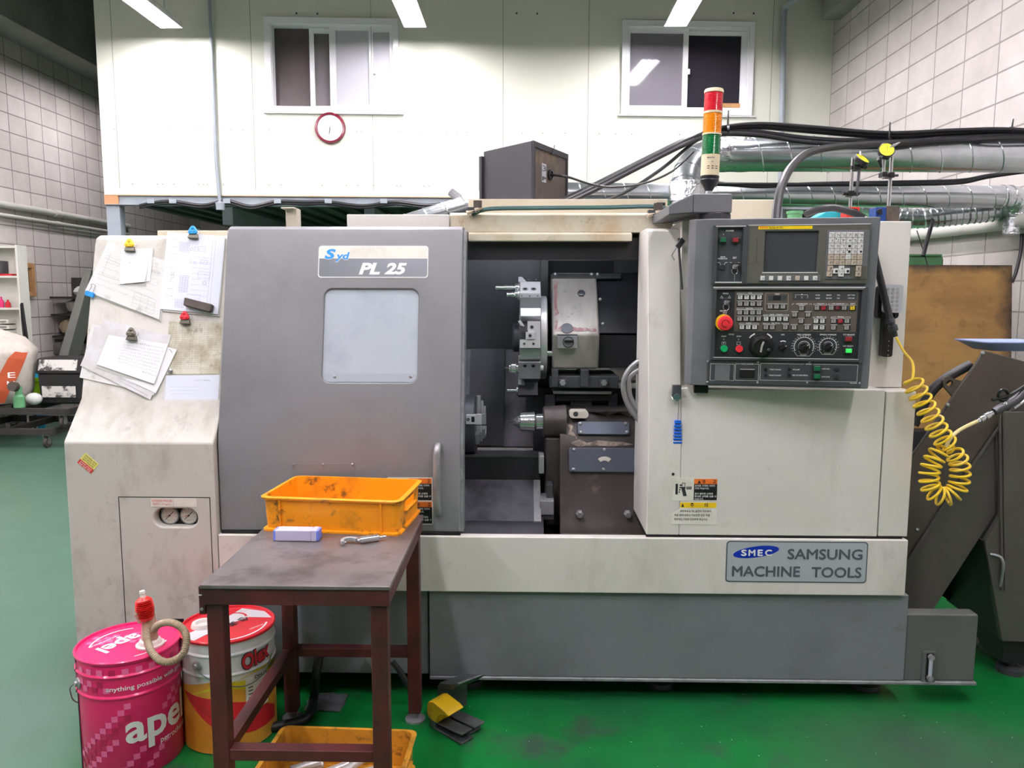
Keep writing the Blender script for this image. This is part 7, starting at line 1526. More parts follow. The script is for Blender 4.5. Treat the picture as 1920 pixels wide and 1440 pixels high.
m.box(P(1880, 1200, YV).x, P(1990, 1200, YV).x, YV - 0.01, YV + 0.3, P(1900, 1240, YV).z, P(1900, 1194, YV).z, 'conv_dark'); m.build('conveyor_foot', conv)
m = MB(fv); m.tube(spline([(*fv.at(x, y), -0.035) for x, y in ((1722, 800), (1752, 742), (1783, 712), (1830, 685))], 6), 0.018, 'black_rubber', 12); tag(m.build('coolant_hose'), 'thick black hose passing through the conveyor lifting eye', 'hose')
m = MB(fv); m.prism(pp((1740, 1150), (1758, 1152), (1758, 1148), (1745, 1141)), -0.2, -0.05, 'conv_dark'); m.build('bottom_edge', conv)
# lilac tray on the conveyor head
m = MB(); tpz = P(1890, 664, YV).z + 0.006; q0, q1 = P(1857, 645, YV), P(1990, 655, YV)
loops = []
FR_ = Frame((q0.x, YV + 0.03, tpz), (1, 0, 0), (0, 1, 0)); m = MB(FR_); LL = q1.x - q0.x
loft(m, [[(a, b, z) for a, b in rr(e, LL - e, e * 0.6, 0.22 - e * 0.6, 0.02, 4)] for e, z in ((0.06, 0.0), (0.055, 0.001), (0.008, 0.030), (0.0, 0.032), (0.0, 0.036), (0.010, 0.035), (0.058, 0.006))], 'tray_lilac'); tag(m.build('plastic_tray', angle=45), 'pale lilac plastic tray lying on top of the chip conveyor', 'tray')

# coiled yellow air hose and blow gun
af = Frame((0, 2.55, 0), (1, 0, 0), (0, 0, 1))
m = MB(); m.tube(spline([P(1634, 452, 2.63), P(1640, 480, 2.625), P(1652, 530, 2.62), (P(1664, 580, 2.61)), P(1670, 602, 2.60)], 6), 0.0115, 'black_rubber', 12); dh = m.build('hose_sleeve'); tag(dh, 'black rubber hose coming from behind the operator panel', 'hose')
a_, b_ = P(1669, 598, 2.60), P(1680, 634, 2.60); m = MB(); m.lathe(a_, b_ - a_, [(0, 0), (0.013, 0), (0.014, 0.012), (0.011, 0.014), (0.011, 0.022), (0.015, 0.024), (0.015, 0.042), (0.009, 0.044), (0.008, 0.062), (0, 0.063)], 'steel_dark', 14); m.build('hose_coupling', dh)
def coil(path, turns, r0, up, seg=18):
    sp = spline(path, 30); L_ = [0.0]
    for p, q in zip(sp, sp[1:]): L_.append(L_[-1] + (q - p).length)
    tot = L_[-1]; out = []; e1 = None; j = 0; n = turns * seg
    for k in range(n + 1):
        s_ = tot * k / n
        while j < len(sp) - 2 and L_[j + 1] < s_: j += 1
        c_ = sp[j].lerp(sp[j + 1], (s_ - L_[j]) / max(1e-6, L_[j + 1] - L_[j])); tg = (sp[min(j + 2, len(sp) - 1)] - sp[max(0, j - 1)]).normalized()
        if e1 is None: e1 = (Vector(up) - tg * Vector(up).dot(tg)).normalized()
        else: e1 = (e1 - tg * e1.dot(tg)).normalized()
        e2 = tg.cross(e1); an = 2 * pi * turns * k / n; rr_ = r0 * min(1, 0.35 + k / seg * 0.7, 0.35 + (n - k) / seg * 0.7)
        out.append(c_ + (e1 * cos(an) + e2 * sin(an)) * rr_)
    return out
YH = 2.52
c1 = coil([P(x, y, YH) for x, y in ((1704, 706), (1722, 738), (1744, 780), (1768, 822), (1784, 842))], 10, 0.031, (1, 0, 0.2))
c2_ = coil([P(x, y, YH) for x, y in ((1784, 842), (1798, 866), (1800, 895), (1792, 920), (1770, 932), (1748, 920), (1742, 893), (1750, 864), (1770, 838))], 17, 0.029, (0, -1, 0))
pre = spline([P(1680, 632, 2.59), P(1694, 658, 2.57), P(1710, 678, 2.55), P(1713, 698, YH)], 6)
post = spline([c2_[-1], P(1782, 822, YH), P(1800, 806, YH + 0.02), P(1832, 790, YH + 0.04)], 6)
m = MB(); m.tube(pre[:-1] + c1[4:], 0.0044, 'hose_yellow', 8); m.tube(c2_, 0.0046, 'hose_yellow', 8); m.tube(post, 0.0062, 'hose_pale', 10)
tag(m.build('coil_hose'), 'yellow spiral air hose hanging beside the right end of the lathe', 'air hose')
gun = thing('blow_gun', 'dark metal air blow gun hung at the end of the yellow hose', 'blow gun', P(1880, 780, YH + 0.06))
g0, g1, g2, g3 = P(1833, 790, YH + 0.04), P(1864, 772, YH + 0.05), P(1905, 750, YH + 0.06), P(1922, 728, YH + 0.07)
m = MB(); m.lathe(g0, g1 - g0, [(0, 0), (0.007, 0), (0.007, 0.010), (0.010, 0.011), (0.010, 0.024), (0.007, 0.026), (0.007, 0.030), (0.011, 0.032), (0.011, 0.048), (0.008, 0.05), (0.008, 0.06), (0, 0.06)], 'chrome', 14); m.build('hose_fitting', gun)
m = MB(); m.tube([g1, g1.lerp(g2, 0.15), g1.lerp(g2, 0.6), g2, P(1935, 718, YH + 0.07)], [0.012, 0.014, 0.015, 0.016, 0.013], 'steel_dark', 12); m.build('gun_body', gun)
m = MB(); m.tube(spline([P(1860, 750, YH + 0.05), P(1873, 747, YH + 0.05), P(1895, 740, YH + 0.05), P(1925, 722, YH + 0.06)], 5), 0.006, 'black_plastic', 8); cgl = P(1881, 741, YH + 0.05); m.tube([cgl + Vector((0.016 * cos(t), 0, 0.018 * sin(t))) for t in [2 * pi * k / 16 for k in range(16)]], 0.006, 'black_plastic', 8, closed=True); m.build('trigger', gun)
m = MB(); q = P(1884, 757, YH + 0.05); m.ball(q, 0.009, 'chrome', 12); m.cyl(P(1900, 765, YH + 0.06), P(1925, 748, YH + 0.06), 0.006, 'chrome', 10); m.build('valve_screw', gun)
# hook hanging the gun from the conveyor edge
m = MB(fv); m.tube([(*fv.at(1905, 748), 0.012), (*fv.at(1915, 735), 0.1), (*fv.at(1930, 712), 0.2)], 0.003, 'steel_dark', 6); m.build('gun_hook', gun)
# ---------------------------------------------------------------- papers and clips on the headstock cover
mat('paper', '#e9eaec', 0.6); mat('paper_grey', '#dcdcda', 0.6, dirt='#8d877c', amt=0.75, scale=14, lo=0.55, hi=0.72); mat('paper_dirty', '#d9d6c6', 0.6, dirt='#9a8a68', amt=0.8, scale=9, lo=0.46, hi=0.66, dirt2='#75664c', amt2=0.6, scale2=26, lo2=0.58, hi2=0.7)
mat('paper_blue', '#dfe3f0', 0.55); mat('sleeve', '#dedee2', 0.2, dirt='#b0a592', amt=0.5, scale=9); mat('paper_edge', '#c4c4c0', 0.7); mat('pencil', '#7d8590', 0.6); mat('pencil_blue', '#8b93bd', 0.6)
mat('clip_yellow', '#f0c820', 0.35); mat('clip_blue', '#2196d6', 0.35); mat('clip_red', '#d42434', 0.35); mat('clip_steel', '#6f6a60', 0.35, 0.6); mat('binder_blue', '#1a8be0', 0.35); mat('eraser', '#4a4440', 0.8, dirt='#5c544e', amt=0.6, scale=30)
FSl = Frame((0, 2.68, 1.055), (1, 0, 0), (0, 2.825 - 2.68, 1.605 - 1.055))
def quad(pts): return [FSl.at(x, y) for x, y in pts]
def bil(q, s, t):
    a = mix(q[0], q[1], s); b = mix(q[3], q[2], s); return mix(a, b, t)
NL = [0.0008]
def sheet(mm, pts, mt, th=0.0008, curl=0.0):
    """one sheet (corners: top left, top right, bottom right, bottom left) laid on top of the ones before"""
    q = quad(pts); n0 = NL[0]; G = 6; top = []
    for j in range(G + 1):
        row = []
        for i in range(G + 1):
            p = bil(q, i / G, j / G); row.append((p[0], p[1], n0 + th + curl * (max(0, j / G - 0.45) ** 2) * (0.4 + 0.6 * i / G) * 3))
        top.append(row)
    A = [[mm.av(p) for p in r] for r in top]; B = [[mm.av((p[0], p[1], p[2] - th * 0.9)) for p in r] for r in top]
    for j in range(G):
        for i in range(G): mm.face((A[j + 1][i], A[j + 1][i + 1], A[j][i + 1], A[j][i]), mt); mm.face((B[j][i], B[j][i + 1], B[j + 1][i + 1], B[j + 1][i]), 'paper_edge')
    for k in range(G):
        mm.face((A[0][k], A[0][k + 1], B[0][k + 1], B[0][k]), 'paper_edge'); mm.face((A[G][k + 1], A[G][k], B[G][k], B[G][k + 1]), 'paper_edge'); mm.face((A[k + 1][0], A[k][0], B[k][0], B[k + 1][0]), 'paper_edge'); mm.face((A[k][G], A[k + 1][G], B[k + 1][G], B[k][G]), 'paper_edge')
    NL[0] = n0 + th
    return q, lambda s, t, e=0.0004: (*bil(q, s, t), n0 + th + e + curl * (max(0, t - 0.45) ** 2) * (0.4 + 0.6 * s) * 3)
def pline(mm, f, pts, wd, mt='pencil'):
    for a, b in zip(pts, pts[1:]):
        p, q_ = Vector(f(*a)), Vector(f(*b)); d = (q_ - p); l = d.length or 1e-6; o = Vector((-d.y, d.x, 0)) / l * wd / 2
        mm.poly([p - o, q_ - o, q_ + o, p + o], mt)
def pgrid(mm, f, s0, s1, t0, t1, ns, nt_, wd, mt='pencil'):
    for k in range(ns + 1): s = s0 + (s1 - s0) * k / ns; pline(mm, f, [(s, t0 + (t1 - t0) * i / 4) for i in range(5)], wd, mt)
    for k in range(nt_ + 1): t = t0 + (t1 - t0) * k / nt_; pline(mm, f, [(s0, t), (s1, t)], wd, mt)
def pwriting(mm, f, s0, s1, t, h, n_, mt='pencil', seed=1):
    r = random.Random(seed); s = s0
    while s < s1:
        w_ = r.uniform(0.008, 0.03); pline(mm, f, [(s, t + r.uniform(-h, h)), (s + w_ * 0.5, t + r.uniform(-h, h)), (s + w_, t + r.uniform(-h, h))], 0.0007, mt); s += w_ + r.uniform(0.006, 0.02)
def stack(name, label, cat='papers'):
    return thing(name, label, cat, FSl.w(*FSl.at(*{'a': (240, 600), 'b': (360, 588), 'c': (240, 745), 'd': (360, 700), 'e': (360, 754)}[name[0]]), 0)), None
def stk(label, px, cat='papers'):
    return thing('paper_sheets', label, cat, FSl.w(*FSl.at(*px), 0.0))
# upper left stack
NL[0] = 0.0008; ra_ = stk('grubby drawing sheets fanned out at the upper left of the cover', (240, 600))
m = MB(FSl); sheet(m, [(206, 455), (312, 489), (303, 604), (160, 549)], 'paper_edge', 0.002); m.build('back_sheet', ra_)
m = MB(FSl); _, f = sheet(m, [(203, 454), (311, 490), (300, 600), (161, 546)], 'paper_grey', 0.0012, 0.004)
for k in range(6): pwriting(m, f, 0.08, 0.9, 0.25 + 0.11 * k, 0.012, 1, 'pencil', k)
pline(m, f, [(0.05, 0.3), (0.45, 0.33)], 0.0008); pline(m, f, [(0.12, 0.2), (0.12, 0.6)], 0.0006); pline(m, f, [(0.05, 0.62), (0.6, 0.6)], 0.0008); pgrid(m, f, 0.62, 0.92, 0.7, 0.95, 3, 4, 0.0005)
m.build('drawing_sheet', ra_)
m = MB(FSl); _, f = sheet(m, [(229, 470), (288, 465), (275, 538), (227, 535)], 'paper_edge', 0.001); sheet(m, [(231, 468), (289, 466), (283, 528), (229, 535)], 'paper', 0.0008); _, f = sheet(m, [(229, 469), (284, 467), (274, 530), (226, 534)], 'paper', 0.0008, 0.006); pline(m, f, [(0.3, 0.38), (0.36, 0.42)], 0.0012); pline(m, f, [(0.55, 0.58), (0.6, 0.56)], 0.0008); m.build('memo_sheet', ra_)
# upper right stack
NL[0] = 0.0008; rb_ = stk('machine drawing with blue lines hung beside the grey door', (360, 588))
m = MB(FSl); sheet(m, [(318, 438), (424, 446), (412, 594), (306, 584)], 'paper_edge', 0.003); m.build('back_sheet', rb_)
m = MB(FSl); _, f = sheet(m, [(315, 435), (423, 444), (410, 590), (300, 580)], 'paper_blue', 0.0012, 0.003)
pgrid(m, f, 0.24, 0.40, 0.12, 0.24, 5, 6, 0.0006, 'pencil_blue'); pgrid(m, f, 0.30, 0.44, 0.55, 0.76, 3, 12, 0.0007, 'pencil_blue'); pgrid(m, f, 0.26, 0.40, 0.86, 0.96, 4, 5, 0.0006, 'pencil_blue')
for s0, t0, w_, h_ in ((0.50, 0.17, 0.06, 0.05), (0.58, 0.16, 0.10, 0.06), (0.5, 0.36, 0.05, 0.03), (0.62, 0.33, 0.12, 0.05), (0.6, 0.48, 0.2, 0.08), (0.45, 0.78, 0.22, 0.1), (0.8, 0.08, 0.05, 0.85)):
    pline(m, f, [(s0, t0), (s0 + w_, t0), (s0 + w_, t0 + h_), (s0, t0 + h_), (s0, t0)], 0.0007, 'pencil_blue'); pline(m, f, [(s0, t0 + h_ / 2), (s0 + w_, t0 + h_ / 2)], 0.0004, 'pencil_blue')
for cs_, ct_, r_ in ((0.45, 0.2, 0.025), (0.45, 0.37, 0.02), (0.72, 0.62, 0.035), (0.72, 0.62, 0.02)): pline(m, f, [(cs_ + r_ * cos(t), ct_ + r_ * 0.75 * sin(t)) for t in [2 * pi * k / 14 for k in range(15)]], 0.0007, 'pencil')
for k in range(9): pwriting(m, f, 0.1, 0.2, 0.1 + 0.09 * k, 0.008, 1, 'pencil', 20 + k)
for k in range(5): pwriting(m, f, 0.14, 0.18, 0.52 + 0.022 * k, 0.008, 1, 'ink', 40 + k)
for k in range(8): pwriting(m, f, 0.5, 0.78, 0.3 + 0.07 * k, 0.01, 1, 'pencil_blue', 60 + k)
m.build('drawing_sheet', rb_)
# lower left stack
NL[0] = 0.0008; rc2 = stk('thick untidy stack of sheets in clear sleeves at the lower left of the cover', (240, 745))
m = MB(FSl); _, f = sheet(m, [(172, 607), (240, 618), (250, 730), (150, 708)], 'paper_grey', 0.001, 0.003); pwriting(m, f, 0.1, 0.6, 0.86, 0.02, 1, 'pencil', 3); pline(m, f, [(0.12, 0.05), (0.05, 0.6)], 0.0007); m.build('back_sheet', rc2)
m = MB(FSl); _, f = sheet(m, [(196, 600), (322, 630), (284, 750), (160, 690)], 'sleeve', 0.0012, 0.006); pline(m, f, [(0.3, 0.93), (0.95, 0.96)], 0.0009); m.build('clear_sleeve', rc2)
m = MB(FSl); _, f = sheet(m, [(182, 612), (322, 628), (290, 742), (152, 686)], 'sleeve', 0.001, 0.004)
for k in range(4): pwriting(m, f, 0.5, 0.92, 0.86 + 0.03 * k, 0.008, 1, 'ink', 80 + k)
m.build('clear_sleeve', rc2)
m = MB(FSl); _, f = sheet(m, [(250, 632), (333, 656), (294, 738), (214, 700)], 'paper', 0.001, 0.004); pline(m, f, [(0.84, 0.04), (0.9, 0.06), (0.94, 0.1)], 0.0014, 'ink'); m.build('order_sheet', rc2)
m = MB(FSl); sheet(m, [(208, 632), (314, 650), (288, 728), (182, 690)], 'paper_edge', 0.002); _, f = sheet(m, [(206, 629), (317, 646), (292, 721), (184, 684)], 'paper', 0.001, 0.005)
for k in range(8): pwriting(m, f, 0.3, 0.95, 0.12 + 0.085 * k, 0.018, 1, 'pencil', 100 + k)
pwriting(m, f, 0.45, 0.7, 0.1, 0.02, 1, 'ink', 7); pwriting(m, f, 0.75, 0.97, 0.8, 0.02, 1, 'ink', 8); m.build('front_sheet', rc2)
# chart and sleeve under the red clip
NL[0] = 0.0008; rd = stk('stained tolerance chart pinned below the red clip', (360, 700))
m = MB(FSl); _, f = sheet(m, [(317, 603), (417, 601), (413, 701), (311, 702)], 'paper_dirty', 0.001)
pgrid(m, f, 0.03, 0.33, 0.03, 0.9, 5, 22, 0.0004, 'pencil'); pgrid(m, f, 0.36, 0.64, 0.03, 0.9, 5, 22, 0.0004, 'pencil'); pgrid(m, f, 0.67, 0.98, 0.02, 0.5, 4, 12, 0.0004, 'pencil')
for k in range(5): pwriting(m, f, 0.69, 0.97, 0.56 + 0.09 * k, 0.006, 1, 'pencil', 130 + k)
m.build('chart_sheet', rd)
NL[0] = 0.0008; re_ = stk('clear pocket holding a mostly blank sheet, lowest on the cover', (360, 754))
m = MB(FSl); _, f = sheet(m, [(309, 703.5), (413, 702.5), (410, 757), (304, 757)], 'sleeve', 0.0008); m.build('clear_sleeve', re_)
m = MB(FSl); _, f = sheet(m, [(312, 705), (412, 703.5), (409, 751), (309, 752)], 'paper_blue', 0.0005)
pwriting(m, f, 0.55, 0.85, 0.2, 0.03, 1, 'ink', 5)
for k in range(3): pwriting(m, f, 0.1, 0.6, 0.45 + 0.14 * k, 0.008, 1, 'pencil_blue', 150 + k)
m.build('sheet', re_)
# magnetic clips
def clip(x, y, mt, label, n0, sc=1.0):
    u, v = FSl.at(x, y); r = thing('paper_clip', label, 'clip', FSl.w(u, v - 0.02 * sc, n0))
    m = MB(FSl); m.prism([(u - 0.020 * sc, v - 0.022 * sc), (u + 0.019 * sc, v - 0.024 * sc), (u + 0.014 * sc, v - 0.006 * sc), (u - 0.014 * sc, v - 0.006 * sc)], n0, n0 + 0.014, 'clip_steel'); m.build('clip_jaw', r, bevel=0.002)
    tri = []
    for k, a in enumerate((90, 210, 330)):
        cu_, cv_ = u + 0.0095 * sc * cos(radians(a)), v + 0.004 * sc + 0.0095 * sc * sin(radians(a))
        for i in range(7): t = radians(a - 60 + 20 * i); tri.append((cu_ + 0.0085 * sc * cos(t), cv_ + 0.0085 * sc * sin(t)))
    m = MB(FSl); m.prism(tri, n0 + 0.010, n0 + 0.020, mt)
    o = m.build('clip_grip', r, bevel=0.002)
    m = MB(FSl)
    for a in (90, 210, 330): m.ball((u + 0.0085 * sc * cos(radians(a)), v + 0.004 * sc + 0.0085 * sc * sin(radians(a)), n0 + 0.020), 0.0055 * sc, mt, 10, (1, 1, 0.5))
    m.build('grip_bump', o)
    m = MB(FSl); m.tube([(u + 0.016 * sc + 0.008 * sc * cos(t), v + 0.002 + 0.010 * sc * sin(t), n0 + 0.008) for t in [2 * pi * k / 16 for k in range(16)]], 0.0009, 'chrome', 5, closed=True); m.build('clip_ring', r)
clip(248, 462, 'clip_yellow', 'yellow triangular clip holding the small white memo sheets', 0.006)
clip(366, 438, 'clip_blue', 'blue triangular clip at the top of the machine drawing', 0.006)
clip(350.5, 597, 'clip_red', 'red triangular clip above the stained chart', 0.004)
clip(252, 628, 'clip_steel', 'bare metal triangular clip on the stack of clear sleeves', 0.009)
bq = [FSl.at(*p) for p in ((165, 546), (180, 551), (178, 560), (162, 555))]
bc_ = thing('binder_clip', 'blue binder clip on the left corner of the grubby drawings', 'clip', FSl.w(*bq[3], 0.004)); m = MB(FSl); m.prism(bq[::-1], 0.0055, 0.014, 'binder_blue'); m.build('clip_spring', bc_, bevel=0.0015)
m = MB(FSl); m.tube(spline([(*FSl.at(x, y), 0.012) for x, y in ((169, 549), (175, 539), (174, 535), (178, 534.5), (182, 537), (181, 541), (177, 551))], 4), 0.0009, 'wire', 6); m.build('wire_arm', bc_)
q = [FSl.at(*p) for p in ((352, 561), (404, 574), (401, 587), (396, 588), (350, 576))]
m = MB(FSl); m.prism([q[0], q[1], q[2], q[3], q[4]][::-1], 0.008, 0.03, 'eraser'); tag(m.build('sponge_block', bevel=0.004, seg=3), 'dark grey sponge block resting on the machine drawing', 'block')
m = MB(FSl); m.lathe((*FSl.at(321, 697), 0.002), (0, 0, 1), [(0, 0), (0.0085, 0), (0.008, 0.006), (0, 0.007)], 'chrome', 18); tag(m.build('round_magnet'), 'tiny round silver magnet at the corner of the stained chart', 'magnet')

# ---------------------------------------------------------------- left side of the hall
mat('shelf_white', '#d8d9d0', 0.5, dirt='#bdbbb0', amt=0.5, scale=4); mat('sack', '#c9c2b8', 0.7, dirt='#a39a8e', amt=0.6, scale=8, bump=0.4, bscale=25); mat('sack_orange', '#c65a38', 0.7); mat('bin_black', '#1c1c1e', 0.35, dirt='#2c2a28', amt=0.5, scale=6); mat('label_worn', '#cfcdc8', 0.6, dirt='#2e2c2a', amt=0.95, scale=9, lo=0.5, hi=0.58)
mat('cart_black', '#262422', 0.55, dirt='#3e3a36', amt=0.6, scale=8); mat('stone', '#7d7872', 0.85, dirt='#4f4b47', amt=0.7, scale=7, bump=0.4, bscale=18); mat('stone_tan', '#a8987c', 0.85, dirt='#7a6c54', amt=0.6, scale=6); mat('tub_green', '#9ad020', 0.4); mat('tub_blue', '#2a9fc8', 0.4); mat('film', '#c8ccc8', 0.25); mat('caster', '#8d8a86', 0.4, 0.5); mat('tyre', '#3a3634', 0.6); mat('pink', '#c83068', 0.4); mat('purple', '#6a4a8a', 0.4)
YS = 7.7
sx1 = P(31, 460, YS).x; sz1 = P(31, 459, YS).z; sx0 = XL + 0.01; sd_ = 0.15
sh = thing('storage_shelf', 'white open shelf with small parts against the left block wall', 'shelf', (sx1 - 0.2, YS + 0.15, 0))
sx0 = sx1 - 0.55; sx0 = max(sx0, XL + 0.005)
for x in (sx1 - 0.02, sx0): MB().box(x, x + 0.02, YS, YS + sd_, 0, sz1, 'shelf_white').build('side_panel', sh)
MB().box(sx0 + 0.021, sx1 - 0.021, YS + sd_ - 0.01, YS + sd_, 0.0, sz1, 'shelf_white').build('back_panel', sh)
shz = []
for y in (461, 517, 577, 638, 700):
    z = P(20, y, YS).z; shz.append(z); MB().box(sx0 + 0.0205, sx1 - 0.0205, YS, YS + sd_ - 0.011, z - 0.02, z, 'shelf_white').build('shelf_board', sh)
items = ((2, 'storage_bottle', 'pink_', 'pink', 8, 0.022, 0.11, 'pink bottle on the white shelf, below the red tray'), (2, 'storage_bottle', '', 'purple', -4, 0.03, 0.15, 'purple bottle on the white shelf beside the pink one'), (2, 'storage_bottle', '', 'olex_red', 20, 0.025, 0.08, 'short red bottle on the white shelf near its right side'))
for si, nm, _, mt_, x, r, h, lb in items:
    px_ = P(x, 570, YS + 0.12).x; m = MB(); m.lathe((px_, YS + 0.08, shz[si]), (0, 0, 1), [(0, 0), (r, 0), (r, h * 0.6), (r * 0.4, h * 0.78), (r * 0.4, h), (0, h)], mt_, 14); tag(m.build(nm), lb, 'bottle')
m = MB(); px_ = P(14, 512, YS + 0.1).x; m.box(px_ - 0.12, px_ + 0.10, YS + 0.01, YS + 0.135, shz[1], shz[1] + 0.02, 'olex_red'); tag(m.build('flat_tray', bevel=0.003), 'flat red tray on the upper board of the white shelf', 'tray')
m = MB(); px_ = P(6, 490, YS + 0.1).x; m.box(px_ - 0.08, px_ + 0.03, YS + 0.03, YS + 0.13, shz[1] + 0.021, shz[1] + 0.15, 'steel_dark'); tag(m.build('metal_box', bevel=0.004), 'dark metal box on the red tray in the white shelf', 'box')
for k in range(4):
    px_ = P(14, 620, YS + 0.1).x; m = MB(); z = shz[3] + 0.055 * k; m.box(px_ - 0.07, px_ + 0.07, YS + 0.02, YS + 0.135, z + 0.002, z + 0.042, 'shelf_white'); m.box(px_ - 0.05, px_ + 0.05, YS + 0.012, YS + 0.02, z + 0.018, z + 0.03, 'caster')
    tag(m.build('parts_tray', bevel=0.003), ('lowest', 'second lowest', 'third', 'topmost')[k] + ' of the white parts trays stacked in the shelf', 'tray', 'parts trays in the white shelf')
# little framed window in the left wall
def lw(x, y): return PX(x, y, XL + 0.02)
q0, q1 = lw(36, 494), lw(64, 553); ya0, ya1 = q0.y - 0.2, q1.y
z1_, z0_ = lw(64, 494).z, lw(64, 556).z
wr3 = bpy.data.objects.new('window_3', None); C.objects.link(wr3); wr3.location = (XL, ya1, z0_); struct(wr3)
m = MB(); t = 0.055
for a in ((ya0, ya1, z1_ - t, z1_), (ya0, ya1, z0_, z0_ + t), (ya0, ya0 + t, z0_ + t, z1_ - t), (ya1 - t, ya1, z0_ + t, z1_ - t)): m.box(XL, XL + 0.05, *a, 'wood')
m.build('window_frame', wr3, bevel=0.004); m = MB(); m.box(XL + 0.002, XL + 0.01, ya0 + t, ya1 - t, z0_ + t, z1_ - t, 'dark_glass'); m.build('pane', wr3)
# conduit pipes on the left wall
for i, (dz, r, lb) in enumerate(((0, 0.035, 'white pipe running along the left block wall'), (-0.11, 0.02, 'thinner pipe just below the white one on the left block wall'))):
    a, b, c_ = PX(-40, 374, XL + 0.05), PX(105, 394, XL + 0.05), PX(212, 420, XL + 0.05); z = (a.z + c_.z) / 2 + dz
    m = MB(); m.tube([(XL + 0.05, a.y - 1, z), (XL + 0.05, c_.y + 0.4, z)], r, 'pipe_white', 12); m.lathe((XL + 0.05, b.y, z), (0, 1, 0), [(r, -0.05), (r * 1.25, -0.05), (r * 1.25, 0.05), (r, 0.05)], 'pipe_white', 12); tag(m.build('wall_pipe'), lb, 'pipe')
# leaning black folding frame
m = MB(); Yf = 7.62; m.tube(spline([P(40, 570, Yf), P(44, 620, Yf), P(54, 690, Yf - 0.02), P(61, 696, Yf - 0.02), P(58, 680, Yf), P(50, 630, Yf), P(41, 568, Yf)], 5), 0.012, 'black_plastic', 8); m.tube([P(61, 696, Yf - 0.02), P(66, 760, Yf - 0.03), (P(68, 800, Yf).x, Yf - 0.03, 0.01)], 0.012, 'black_plastic', 8); tag(m.build('folding_frame'), 'thin black folding frame standing next to the white shelf', 'folding frame')
# sloping stringer with stones stored under it
ys = 8.45
q = [P(x, y, ys) for x, y in ((84, 752), (158, 505), (172, 505), (104, 752))]; m = MB(front(ys)); m.prism([(p.x, p.z) for p in q][::-1], -0.25, 0.0, 'concrete'); tag(m.build('sloping_beam', bevel=0.006), 'grey sloping beam leaning along the left block wall', 'beam')
rk = thing('stone_rack', 'dark rack behind the black bin holding big stones', 'rack', (P(140, 700, 8.9).x, 8.9, 0)); m = MB(); xa_, xb_ = P(112, 700, 8.85).x, P(215, 700, 8.85).x
m.box(xa_, xb_, 9.2, 9.23, 0, P(140, 520, 9.0).z, 'cart_black'); m.build('rack_back', rk)
lv = [P(140, y, 8.9).z for y in (704, 668, 628, 588, 556)]
for z in lv: MB().box(xa_ + 0.02, xb_, 8.72, 9.19, z - 0.025, z, 'cart_black').build('rack_board', rk)
rnd = random.Random(4)
names = ('grey stone', 'pale stone', 'round stone', 'tan stone', 'dark stone')
for k, (x, y, r, lvl, mt_) in enumerate(((132, 690, 0.10, 0, 'stone'), (150, 688, 0.09, 0, 'stone'), (118, 652, 0.11, 1, 'stone'), (143, 650, 0.10, 1, 'stone'), (131, 612, 0.11, 2, 'stone_tan'), (154, 612, 0.10, 2, 'stone'), (143, 578, 0.10, 3, 'stone'), (158, 574, 0.09, 3, 'stone'), (150, 548, 0.07, 4, 'film'))):
    c_ = P(x, y, 8.82); zc0 = lv[lvl]; m = MB(); ring_ = 10
    o_ = Vector((c_.x, 8.84, zc0 + r * 0.80)); ids = []
    for i in range(7):
        th_ = pi * i / 6; row = []
        for j in range(ring_):
            ph_ = 2 * pi * j / ring_; rr_ = r * (1 + rnd.uniform(-0.16, 0.16)); zz_ = max(cos(th_) * rr_ * 0.85, -r * 0.79); row.append(m.av((o_.x + sin(th_) * cos(ph_) * rr_ * 1.15, o_.y + sin(th_) * sin(ph_) * rr_, o_.z + zz_)))
        ids.append(row)
    for i in range(6):
        for j in range(ring_): m.face((ids[i][j], ids[i + 1][j], ids[i + 1][(j + 1) % ring_], ids[i][(j + 1) % ring_]), mt_)
    lb = ('grey stone at the left of the lowest rack board', 'grey stone at the right of the lowest rack board', 'grey stone at the left of the second lowest rack board', 'grey stone at the right of the second lowest rack board', 'tan stone on the middle rack board', 'grey stone beside the tan one on the middle rack board', 'grey stone at the left of the fourth rack board', 'grey stone at the right of the fourth rack board', 'pale wrapped stone on the top rack board')[k]
    tag(m.build('stored_stone', angle=25), lb, 'stone', 'stones in the rack')
# black bin with worn labels on two stacked dollies
yd = 7.3; zd2 = P(110, 757, yd).z; bx0, bx1 = P(71, 720, yd).x, P(156, 720, yd).x; zt3 = P(110, 672, yd).z
bn = thing('storage_bin', 'black lidded bin with worn white labels on the stacked dollies', 'bin', ((bx0 + bx1) / 2, yd + 0.18, zd2))
m = MB(); zl_ = P(110, 701, yd).z; m.hexa([(bx0 + 0.01, yd + 0.01, zd2 + 0.001), (bx1 - 0.01, yd + 0.01, zd2 + 0.001), (bx1 - 0.01, yd + 0.36, zd2 + 0.001), (bx0 + 0.01, yd + 0.36, zd2 + 0.001), (bx0, yd, zl_), (bx1, yd, zl_), (bx1, yd + 0.38, zl_), (bx0, yd + 0.38, zl_)], 'bin_black'); m.build('bin_body', bn, bevel=0.015, seg=3)
m = MB(); m.prism([(yd - 0.015, zl_ + 0.001), (yd - 0.015, zl_ + 0.03), (yd + 0.02, zt3 - 0.01), (yd + 0.06, zt3), (yd + 0.38, zt3), (yd + 0.40, zl_ + 0.001)], bx0 - 0.012, bx1 + 0.012, 'bin_black', 'x'); m.build('bin_lid', bn, bevel=0.012, seg=3)
Fn = front(yd - 0.002); m = MB(Fn); a = Fn.rect(79, 724, 142, 745); m.box(*a, 0, 0.002, 'label_worn'); m.build('worn_label', bn)
